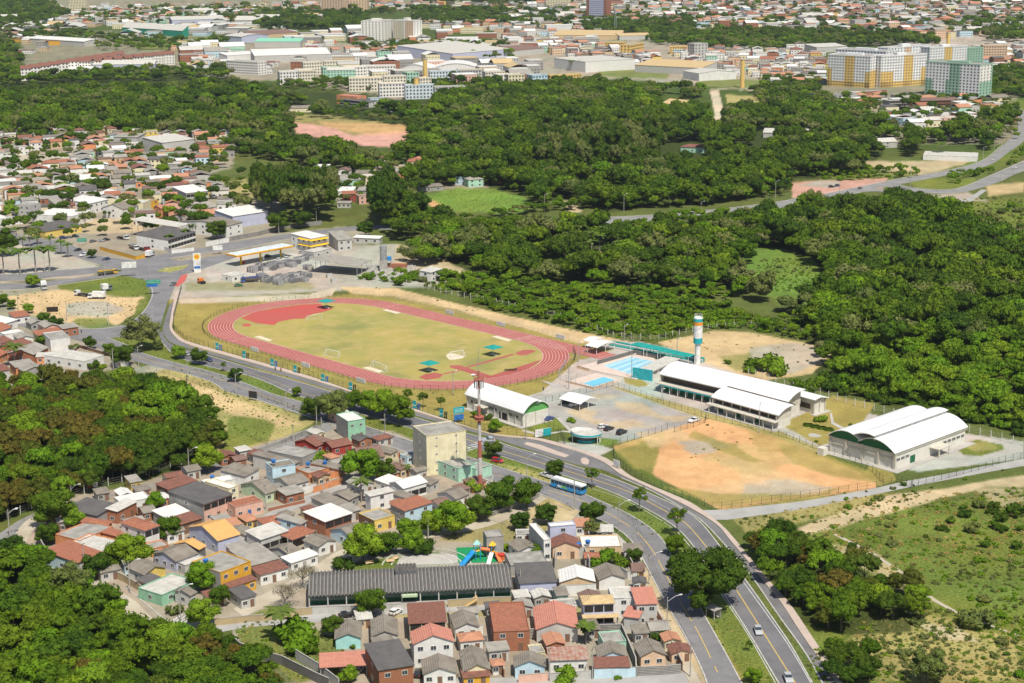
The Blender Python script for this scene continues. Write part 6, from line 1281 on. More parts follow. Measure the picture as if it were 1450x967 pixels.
e=board('P',(55,548),4,2.2,3.4,TEAL,'teal double sign on posts beside the hall',.45);MB().box(-1.8,-.08,1.0,1.8,.08,2.9).build('panel',BLU,e);strokes(e,-1.5,1.5,3.7,5.2,-.08,3,LT)
e=board('U',(862,700),6.5,2.0,5.2,GRS,'green and blue road sign gantry at the junction',.1);MB().box(-3.2,-.1,3.8,1.8,.1,5.15).build('panel',BLU,e);strokes(e,-2.9,2.9,5.5,7.0,-.08,2,LT)
e=board('U',(725,600),7,3.0,4.5,SGN,'white billboard on posts at the junction green',.2,name='billboard',cat='billboard');e=board('U',(460,425),5,2.0,2.0,GRS,'green billboard beside the corner lot',.1,name='billboard',cat='billboard');strokes(e,-2.1,2.1,2.2,3.8,-.08,2,LT)
board('S',(498,365),5,2.4,2.4,SGN,'cream billboard on the station verge',.2,name='billboard',cat='billboard');board('G',(372,208),5,2.2,.1,M('dark_banner',(.03,.025,.022)),'dark low banner on the sandy lot',.12,legs=False);board('E5',(1415,345),3.6,2.6,1.0,M('dark_board',(.04,.04,.045)),'dark notice board at the sand lot fence',-.5)
board('A',(660,520),3,1.8,1.0,W('red'),'small red and white notice at the wood fence',.3,SGN);board('F',(965,215),3.0,2.2,.5,SGN,'white notice panel at the green fence corner',-.9,legs=False);board('A',(0,0),.1,.1,.1,SGN,'x')if False else None
YP,OP=M('station_yellow',(.80,.50,.02),stain=.05),M('station_orange',(.75,.25,.03),stain=.05)
e=empty('pylon_sign',GZ('S',(288,548)),.2,'tall white pylon sign with yellow and orange emblem panel','sign');MB().box(-1.7,-.3,0,1.7,.3,6.0).build('pylon',SGN,e);MB().box(-1.9,-.35,6.0,1.9,.35,9.6).build('emblem_panel',SGN,e);MB().tube((0,-.4,7.9),(0,-.34,7.9),1.45,n=16).build('emblem',YP,e);MB().tube((0,-.42,7.9),(0,-.4,7.9),.8,n=12).build('emblem_centre',OP,e);MB().box(-1.5,-.34,2.0,1.5,-.301,3.2).build('price_panel',BLU,e);strokes(e,-1.4,1.4,3.6,5.8,-.3,3,DLT)
def station():
 b,rz,Wd,D=frame3('S',(690,378),(1275,272),(585,352),6);e=empty('station_canopy',b,rz,'long filling station canopy with yellow and orange fascia','canopy')
 MB().box(0,0,5.2,Wd,D,6.0).build('fascia',OP,e);MB().box(-.03,-.03,5.65,Wd+.03,D+.03,6.02).build('yellow_fascia',YP,e);MB().box(.4,.4,6.02,Wd-.4,D-.4,6.1).build('roof',M('pale_blue_metal',(.62,.68,.74),stain=.1),e);MB().box(.3,.3,5.15,Wd-.3,D-.3,5.19).build('ceiling',WHITE,e)
 for x in(Wd*.16,Wd*.5,Wd*.86):
  MB().box(x-.35,D/2-.35,0,x+.35,D/2+.35,5.2).build('column',YP,e);p_=MB().box(x+1.2,D/2-.4,.15,x+2.2,D/2+.4,1.9).build('fuel_pump',W('red')if x<Wd*.4 else SGN,e)
 house('O',(245,168),(385,142),(80,132),7,'shed','w','white','white two storey station shop with bright yellow awnings',name='shop',cat='shop',group=None,rise=.8,wf=3,ws=4,door='dark')
 b,rz,Wd,D=frame3('O',(245,168),(385,142),(80,132),7);e=empty('awning',b,rz,'bright yellow awnings on the station shop front','awning')
 for z in(6.4,3.3):m=MB();m.slab([(-1,-1.2,z-.5),(Wd,-1.2,z-.5),(Wd,0,z),(-1.4,0,z)],.1);m.slab([(-1,-1,z-.5),(0,0,z),(0,D*.6,z),(-1,D*.6,z-.5)],.1);m.build('awning_sheet',YP,e)
station()
e=empty('silo',GZ('O',(866,440)),0,'grey cylindrical silo standing on a concrete block in the stone yard','silo');MB().box(-1.9,-1.9,0,1.9,1.9,5.0).build('base',CONC,e);MB().cyl(0,0,5.0,12.5,1.75,n=18).build('cylinder',STEEL,e)
for z in(6.5,8.5,10.5,12.2):MB().cyl(0,0,z,z+.2,1.82,n=18).build('hoop',CONC,e)
e=empty('water_tank',GZ('O',(912,430)),0,'blue water tank on a tall frame beside the silo','water tank');MB().cyl(0,0,4.6,6.4,1.3,n=12).build('tank_body',cpaint('tankblue',(.03,.25,.6)),e)
for i,j in((-1,-1),(1,-1),(1,1),(-1,1)):MB().cyl(i*.9,j*.9,0,4.6,.1,n=5).build('leg',STEEL,e)
e=empty('container',GZ('O',(970,425)),-.12,'rust red container beside the silo','container');MB().box(-5.5,-1.2,.1,5.5,1.2,2.6).build('body',W('brick'),e);MB().box(-5.52,-1.1,.2,-5.5,1.1,2.5).build('door',W('red'),e)
SLABM=[M('grey_granite',(.34,.34,.345),(.26,.26,.27),1,.6,stain=.3),M('pale_granite',(.50,.48,.45),(.4,.39,.37),1,.6,stain=.3),M('dark_granite',(.17,.17,.18),stain=.2)]
sm_=[MB().slab([(-1.4,-.12,1.9),(1.4,-.12,1.9),(1.4,-.03,1.9),(-1.4,-.03,1.9)],1.9).mesh('slab',m)for m in SLABM]
rk=MB().box(-1.6,-.9,0,1.6,.9,.12).tube((-1.2,0,0),(-1.2,0,1.7),.06).tube((1.2,0,0),(1.2,0,1.7),.06).mesh('rack',STEEL)
racks=[(940,600),(965,625),(990,650),(1085,640),(1110,670),(1150,620),(1180,650),(1215,610),(1245,650),(1275,600),(1300,640),(1340,590),(1375,640),(1405,600),(930,500),(960,530),(1000,500),(1050,520),(845,545),(880,530),(1120,500),(1160,480),(1210,470),(1250,490),(1290,460),(1330,440),(1375,425),(1420,410),(1060,480),(1420,520)]
for i,p in enumerate(racks):
 b=GZ('S',p);e=empty('slab_rack',b,.9+random.uniform(-.15,.15),'rack of upright grey stone slabs in the yard behind the filling station','slab rack','slab racks in the stone yard');put('rack',rk,e);n=random.randint(8,14)
 for j in range(n):put('slab',sm_[random.choice((0,0,1,2))],e,(random.uniform(-.2,.2),-2.4+4.8*j/n,random.uniform(0,.12)),random.uniform(-.03,.03)).scale=(1.25,1,random.uniform(1.0,1.35))
for p in[(440,540),(400,500)]:
 b=GZ('O',p);e=empty('slab_rack',b,.5,'dark slab stack standing at the roofed saw shed','slab rack','slab racks in the stone yard');put('rack',rk,e)
 for j in range(8):put('slab',sm_[1],e,(0,-1+j*.25,0))
rub=MB();r_=random.Random(5);b0=GZ('O',(960,460))
for i in range(260):
 c_=GZ('O',(r_.uniform(720,1160),r_.uniform(400,505)));s=r_.uniform(.3,.9);rub.box(c_.x-b0.x-s,c_.y-b0.y-s*.6,0,c_.x-b0.x+s,c_.y-b0.y+s*.6,s,rz=r_.uniform(0,3))
o=rub.build('stone_rubble',SLABM[1],None,b0);tag(o,'heap of broken stone blocks round the silo','rubble',kind='stuff')
for i,(k,p)in enumerate([('Y',(190,462)),('Y',(375,520)),('Y',(568,575)),('Y',(725,620)),('Y',(915,680)),('Y',(1105,738)),('C5',(905,392)),('C5',(1055,440))]):
 b=GZ(k,p);e=empty('fence_banner',b,-.62,'teal upright banner with figure cutouts, %s along the park fence'%('first','second','third','fourth','fifth','sixth','seventh','eighth')[i],'banner','teal banners on the park fence')
 MB().box(-1.5,-.06,.3,.1,.06,3.0).build('panel',TEAL,e);MB().box(-1.45,-.09,1.2,.05,-.061,1.5).build('stripe',WHITE,e)
 m=MB()
 for x in(.8,1.6):m.tube((x-.15,0,0),(x,0,1.1),.12).tube((x+.2,0,0),(x,0,1.1),.12).tube((x,0,1.1),(x+.1,0,2.0),.2,.22).tube((x+.1,0,1.8),(x+.6,0,2.3),.08).tube((x+.12,0,2.1),(x+.12,0,2.5),.16)
 m.build('figure_cutout',DARK if i%2 else BLU,e)
for i,(k,p)in enumerate([('Y',(437,475)),('Y',(787,582)),('Y',(1165,688)),('Y2',(370,218)),('Y2',(722,300)),('Y2',(1127,388))]):
 e=board(k,p,5,1.8,.2,SGN,'white printed board on the track fence, '+('near side left','near side middle','near side right','far side left','far side middle','far side right')[i],-.787,legs=False,name='banner',cat='banner');strokes(e,-2.2,2.2,.4,1.8,-.08,3,DLT)
e=empty('bus_stop',GZ('R8',(650,500)),-1.0,'concrete bus shelter under the large median tree','bus stop');MB().slab([(-1.8,-1.3,2.6),(1.8,-1.3,2.6),(1.8,1.3,2.8),(-1.8,1.3,2.8)],.18).build('roof',CONC,e);MB().box(-1.7,.9,0,1.7,1.05,2.5).build('back_wall',CONC,e);MB().box(-1.4,.3,.4,1.4,.8,.5).build('bench',CONC,e)
for x in(-1.5,1.5):MB().box(x-.1,-1.1,0,x+.1,-.9,2.5).build('post',CONC,e)
e=empty('gate_kiosk',GZ('G',(865,597)),-.3,'small white kiosk under the trees by the avenue','kiosk');MB().box(-2,-1.6,0,2,1.6,2.8).build('wall',W('white'),e);MB().box(-2.2,-1.8,2.8,2.2,1.8,3.0).build('roof',RF['pale'],e);MB().box(-.5,-1.66,0,.4,-1.6,2).build('door',W('brown'),e)
def person(k,p,shirt,trousers,label,rz=0,stride=.25):
 import bmesh
 b=GZ(k,p);e=empty('person',b,rz,label,'person',None)
 V=[(0,0,.92),(0,0,1.15),(0,0,1.42),(0,0,1.52),(0,.02,1.66),(0,.02,1.74),(.1,0,.88),(.12,stride,.48),(.13,stride*.9,.06),(.13,stride*.9+.16,.03),(-.1,0,.88),(-.12,-stride*.4,.5),(-.13,-stride*1.4,.08),(-.13,-stride*1.4+.15,.04),(.2,0,1.4),(.27,-.1,1.12),(.27,.05,.88),(-.2,0,1.4),(-.27,.12,1.13),(-.26,.26,.92)]
 E_=[(0,1),(1,2),(2,3),(3,4),(4,5),(0,6),(6,7),(7,8),(8,9),(0,10),(10,11),(11,12),(12,13),(2,14),(14,15),(15,16),(2,17),(17,18),(18,19)]
 R_=[.15,.14,.15,.06,.11,.09,.10,.065,.045,.035,.10,.065,.045,.035,.07,.05,.035,.07,.05,.035]
 me=bpy.data.meshes.new('body');me.from_pydata(V,E_,[]);o=put('body',me,e);md=o.modifiers.new('s','SKIN');
 me.skin_vertices.new()if not me.skin_vertices else None
 for i,r in enumerate(R_):me.skin_vertices[0].data[i].radius=(r,r*.75)
 me.skin_vertices[0].data[0].use_root=True;o.modifiers.new('d','SUBSURF').levels=1
 me.materials.append(M('skin',(.30,.17,.11),stain=0));
 MB().cyl(0,0,.95,1.48,.19,.22,10).build('shirt',M('shirt_'+shirt,CC.get(shirt,(.5,.5,.5)),stain=0),e);MB().cyl(.11,.05,.45,.98,.09,.13,8).cyl(-.11,-.02,.45,.98,.09,.13,8).build('trousers',M('trousers_'+trousers,CC.get(trousers,(.1,.1,.1)),stain=0),e)
for a in[('N',(868,598),'black','black','person in dark clothes crossing the paved court'),('P',(722,300),'navy','black','person standing on the lawn path by the track'),('C5',(118,178),'blue','black','person walking on the pavement, left of two'),('C5',(150,184),'red','black','person walking on the pavement, right of two'),('G',(577,360),'navy','black','person on the village junction road'),('F',(480,0),'white','black','')][:-1]:person(*a)
# street, park and garden trees
def palm_mesh(seed,n=15,L_=.42):
 r=random.Random(seed);mb=MB()
 for i in range(n):
  a=2*PI*i/n+r.uniform(-.2,.2);up_=r.uniform(.0,.75);p=Vector((0,0,1));d=Vector((math.cos(a)*math.cos(up_),math.sin(a)*math.cos(up_),math.sin(up_)));side=Vector((-math.sin(a),math.cos(a),0));seg=6;w0=.02
  for s in range(seg):
   q=p+d*L_/seg;d=(d+Vector((0,0,-.22))).normalized();w1=[.05,.075,.08,.065,.045,.008][s]
   for sg in(-1,1):mb.quad(p,q,q+side*w1*sg+Vector((0,0,-w1*.45)),p+side*w0*sg+Vector((0,0,-w0*.45)))
   p=q;w0=w1
 return mb.mesh('crown_palm',LEAF['palm'])
PM=[palm_mesh(i)for i in range(2)];PT=MB().tube((0,0,-.02),(.02,.01,.5),.03,.022,8).tube((.02,.01,.5),(0,0,1.0),.022,.018,8).mesh('trunk_palm',BARKG)
def palm(k,p,h,label,group='palms',wide=1.0):
 b=GZ(k,p);e=empty('palm_tree',b,random.uniform(0,6),label,'palm tree',group,scale=(h*wide,h*wide,h));put('trunk',PT,e);put('crown',random.choice(PM),e)
for i,(x,y)in enumerate([(20,585),(115,585),(200,575),(278,570)]):palm('U',(x,y),12,'tall palm in the front row of the palm square, %s from the left'%('first','second','third','fourth')[i],'front palms of the palm square',1.2)
for i,(x,y)in enumerate([(45,400),(95,400),(130,455),(210,450),(285,450),(343,475),(383,492),(215,420),(165,430)]):palm('U',(x,y),7,'smaller palm along the diagonal road by the palm square','smaller palms by the palm square',1.3)
for k,p,h,lab,w_ in[('K2',(150,735),8,'coconut palm beside the dark corner wall',1.4),('C',(680,525),3.5,'short palm beside the bright roof house',1.4),('C',(360,705),7,'palm between the grey gable houses',1.3),('G',(110,590),8.5,'leafy palm at the left edge by the tiled houses',1.5),('E',(750,690),5,'yellowish palm below the villa',1.5),('U',(950,440),7,'palm in front of the truck shed, left one',1.2),('U',(1040,410),7,'palm in front of the truck shed, right one',1.2),('L',(350,395),11,'palm before the large white warehouse, left one',1),('L',(378,395),11,'palm before the large white warehouse, middle one',1),('L',(405,395),11,'palm before the large white warehouse, right one',1),('T',(860,360),10,'palm by the white yard near the highway',1.2),('U',(345,365),5,'palm by the yellow and blue shop',1.3),('L3',(430,745),4,'low palm in the yard of the salmon house',1.5)]:palm(k,p,h,lab,'palms',w_)
for i in range(12):palm('W',(random.Random(i).uniform(280,680),random.Random(i+50).uniform(400,600)),9,'palm growing among the trees of the central wood','palms in the wood',1.1)
ST=0
def st(k,p,w_,key,label,name='tree',zs=1.0,cat='tree'):
 b=GZ(k,p);pxm=FPX/math.hypot(b.y,CAMH);R=w_/Z[k][2]/2/pxm*1.2
 return place_tree(key,b.x,b.y,R,name,label,cat,'street park and garden trees' if cat=='tree' else 'garden shrubs',zs=zs)
for a in[('G',(315,312),92,'street0','round tree on the verge, left of a pair at the sandy lot road'),('G',(400,338),98,'street2','round tree on the verge, right of a pair at the sandy lot road'),('G',(495,343),52,'street1','small tree at the village junction'),('G',(640,472),88,'street2','dark round tree on the corner before the long pale roof'),('G',(770,515),78,'street0','upright tree at the avenue kerb'),('G',(870,595),155,'street2','dark tree over the small white kiosk'),('G',(1010,480),240,'street3','large yellowish tree on the tip of the median'),('G',(1120,478),70,'street3','small yellow green tree beside the large median tree'),
('G',(205,218),68,'street1','thin tree on the edge of the sandy lot'),('G',(85,188),62,'street0','small tree second from the left at the sandy lot'),('G',(20,175),85,'street0','tree at the left edge of the sandy lot'),('G',(240,35),90,'street1','tree over the grey covered truck'),('G',(1270,540),92,'street1','round median tree beside the silver car'),('G',(1410,582),112,'street2','median tree between two cars'),('E5',(1318,238),78,'street2','dark round median tree on a bare trunk'),('E5',(1250,180),40,'tiers0','thin sapling on the median'),
('C5',(240,322),50,'street0','small round tree on the median before the dark trees'),('C5',(330,450),130,'street2','dark tall tree beside the road, left of two'),('C5',(440,455),170,'street3','dark tall tree beside the road, right of two'),('C5',(560,405),105,'street0','first tree of the median group by the cream building'),('C5',(640,410),115,'street1','second tree of the median group by the cream building'),('C5',(715,440),150,'street1','third and largest tree of the median group by the cream building'),('C5',(810,480),150,'street0','last tree of the median group by the cream building'),
('C5',(860,372),72,'tiers0','small flat tree on the hall lawn, left one'),('C5',(945,385),68,'tiers0','small flat tree on the hall lawn, middle one'),('C5',(1045,402),62,'tiers0','small flat tree on the hall lawn, right one'),('C5',(1345,520),70,'street1','young tree by the hall wall'),('C5',(1335,665),95,'street2','round tree on the median by the red car'),('C5',(590,800),190,'street1','wide bright tree beside the orange wall'),('C5',(730,790),115,'street2','darker tree right of the wide bright one'),
('C',(1200,835),175,'street2','round dark park tree under the antenna tower'),('C',(1330,765),180,'street0','broad park tree right of the antenna tower'),('C',(1010,930),240,'street1','largest park tree beside the turquoise house'),('C',(870,935),110,'street1','light park tree left of the largest one'),('C',(700,975),150,'street1','bright tree at the upper school fence'),
('F',(530,275),118,'street2','round median tree over the white pickup'),('F',(792,360),115,'tiers0','tiered median tree behind the bus'),('F',(1125,525),135,'tiers0','tiered median tree right of the bus'),('F',(1390,690),155,'tiers0','tall tiered tree at the median bend'),('F',(1385,830),130,'street0','round tree below the tiered tree at the bend'),('F',(790,615),165,'street2','dark round tree at the playground corner by the road'),('F',(330,500),190,'street0','light bushy tree on the park edge'),('F',(145,520),190,'street0','bushy tree at the left of the park'),('F',(285,655),130,'street2','dark small tree on the sandy play lawn'),('F',(465,610),140,'street2','dark tree beside the grey corner building'),('F',(1090,885),105,'street2','tree at the brick yard wall by the road'),('F',(790,690),110,'street3','sparse reddish shrub tree below the playground'),
('R8',(625,455),470,'bigstreet','huge spreading dark tree on the median over the bus shelter'),('R8',(935,965),112,'street1','small pale flowering tree at the bottom of the median'),('R8',(905,740),60,'tiers0','thin young tree on the lower median'),('F',(1400,975),150,'street2','round tree left of the huge median tree'),
('I',(310,120),205,'street0','leafy tree clump above the street bend, left'),('I',(400,115),120,'street1','leafy tree above the street bend, right'),('I',(265,200),120,'street2','dark bush tree at the bend wall'),('I',(540,390),145,'street2','dark tree at the street corner'),('I',(640,330),125,'street0','tree behind the corner tree'),('I',(740,330),185,'street1','bright spreading tree behind the yellow gable house'),('I',(940,175),118,'street0','round tree between white house and grey gable'),('I',(1130,655),155,'street1','light green tree at the zebra crossing'),('I',(1140,460),165,'street1','spreading tree before the ochre house'),('I',(1225,545),105,'street0','tree at the corner of the ochre house'),('I',(400,520),210,'street3','brownish tree at the wood tip by the street'),
('B',(470,240),182,'street1','white blossoming round tree by the village street'),('B',(205,722),148,'street0','dark round tree beside the white hip roofed house'),('B',(100,510),122,'street1','small garden tree by the white flat roof'),
('K2',(650,610),148,'street0','dense round tree at the school gate'),('K2',(435,712),112,'street2','dark round garden tree by the turquoise gable house'),('K2',(600,300),200,'street1','bright tree on the school lawn, left'),('K2',(745,255),115,'street0','small tree on the school lawn, middle'),('K2',(870,250),125,'street1','bright tree on the school lawn, right'),('K2',(990,140),130,'street1','park tree on the path behind the school'),('K2',(1115,150),175,'street1','wide park tree behind the school'),('K2',(1245,60),110,'street0','park tree at the lawn edge'),('K2',(520,970),95,'street1','small tree before the salmon carport'),('K2',(175,560),175,'bare0','leafless grey tree at the west end of the school'),('K2',(275,440),160,'bare0','second leafless tree behind the first at the school corner'),
('U',(515,495),52,'street2','small tree by the fence of the diagonal road'),('U',(795,310),60,'street0','round tree in the yard by the canopy roof'),('U',(1110,350),110,'street0','large tree beside the truck shed'),('U',(1215,390),105,'street2','large tree before the white gable house'),('V',(135,350),110,'street2','round tree at the long block wall, left'),('V',(265,330),100,'street2','round tree at the long block wall, right'),('V',(622,375),85,'street2','dark tree at the station shed'),('U',(30,480),140,'street2','dark leafy tree at the palm square'),
('R3',(905,975),195,'street3','open crowned tree at the bottom right'),('E',(365,60),0.1,'street1',''),][:-1]:
 st(*a)
for a in[('G',(290,445),120,'bush0','green garden shrub behind the tall white wall'),('G',(265,360),45,'bush1','small shrub at the junction corner'),('G',(650,605),100,'bush3','shrub at the end of the long pale roof'),('G',(730,608),60,'bush1','small shrub at the wood tip by the avenue'),('G',(520,470),65,'bush2','brownish shrub beside the white wall'),('B',(1280,170),145,'bush1','bright shrub beside the concrete slab house'),('B',(1025,425),55,'bush0','little shrub at the green garden wall'),('B',(1290,290),80,'bush1','shrub in front of the orange house'),('F',(375,850),165,'bush0','round shrub above the lilac building'),('F',(195,795),95,'bush1','shrub right of the tank house'),
('F',(860,890),180,'bush1','dense garden shrub by the unfinished white house, left'),('F',(990,905),150,'bush0','dense garden shrub by the unfinished white house, right'),('K2',(230,770),260,'bush1','large bright green hedge mass by the corner wall'),('K2',(330,790),130,'bush0','right part of the bright hedge mass'),('K2',(545,780),45,'bush0','small shrub at the turquoise gable'),('E',(905,640),80,'bush0','dark round shrub below the villa'),('E',(1230,650),150,'bush3','dark climbing shrub over the grey wall'),('E',(1370,700),90,'bush2','dry shrub on the pavement'),('E',(595,965),190,'bush1','round bright shrub at the bottom edge'),('E',(975,940),50,'bush1','tiny shrub before the light blue wall'),
('Q',(865,190),225,'bush1','wide bright shrub behind the longest hall'),('Q',(760,170),150,'bush0','shrub left of the wide bright one behind the hall'),('Q',(545,125),55,'bush0','small tree by the sand court'),('N',(145,790),62,'bush1','young tree left of the gatehouse'),('R',(110,285),85,'bush1','bright yellow green shrub in the hall garden'),('R',(315,312),32,'bush0','small round shrub in the hall garden'),('R',(75,430),28,'bush0','small shrub by the round plot'),('R3',(1200,660),170,'bush2','grey green shrub beside the footpath'),('N',(1410,440),85,'bush1','bright shrub at the court fence'),('C',(1150,620),150,'bush1','shrub row at the antenna foot'),('C',(1400,590),120,'bush0','shrub behind the pale wall'),('C5',(1240,440),70,'bush0','hedge in front of the hall'),('C5',(1300,450),60,'bush3','dark hedge in front of the hall'),
('K2',(500,340),120,'bush3','dark hedge at the school lawn, left'),('K2',(700,250),150,'bush3','dark hedge at the school lawn, middle'),('K2',(930,240),130,'bush3','dark hedge at the school lawn, right'),('H',(730,590),110,'bush2','dry bush at the green wall corner'),('H',(785,290),55,'bush1','shrub beside the pale slab annex')]:
 st(*a,name='shrub',cat='shrub')
HG=LEAF['deep']
m=MB();r_=random.Random(8)
for i in range(26):
 c_=GZ('R',(0+i*7.6,312+i*1.6+4*math.sin(i)));m.cyl(c_.x,c_.y,0,.9,.9,.7,7)
tag(m.build('garden_hedge',HG),'low dark clipped hedge winding through the hall garden','hedge',kind='stuff')
sheet('garden_path',[Zp('R',p)for p in[(175,225),(190,225),(205,290),(270,325),(330,345),(320,355),(250,335),(185,300)]],.05,PAVG);sheet('garden_path',[Zp('R',p)for p in[(20,375),(60,368),(118,385),(100,395),(40,395)]],.05,PAVG,sm=3);sheet('garden_path',[Zp('P',p)for p in[(820,510),(850,508),(960,620),(925,618)]],.05,PAVG)
sheet('garden_path',[Zp('P',p)for p in[(560,605),(700,640),(880,612),(960,620),(955,632),(880,622),(690,655),(550,615)]],.052,PAVG);sheet('garden_path',[Zp('P',p)for p in[(700,215),(860,250),(870,268),(620,345),(600,340),(820,272)]],.05,PAVG)
e=empty('power_line',GZ('F',(667,510)),0,'thin sagging power wires along the near kerb of the side road','power line');m=MB();Q=[GZ('C5',(733,565)),GZ('F',(240,320)),GZ('F',(667,510)),GZ('F',(980,665)),GZ('F',(1087,772)),GZ('R8',(195,265)),GZ('R8',(322,600)),GZ('R8',(487,925))]
for a,b in zip(Q,Q[1:]):
 for w_ in(-.6,0,.6):
  for i in range(8):f,g=i/8,(i+1)/8;m.tube(a.lerp(b,f)-Q[2]+Vector((w_,0,8-3.2*f*(1-f))),a.lerp(b,g)-Q[2]+Vector((w_,0,8-3.2*g*(1-g))),.03,n=3)
m.build('wire',BLK,e)
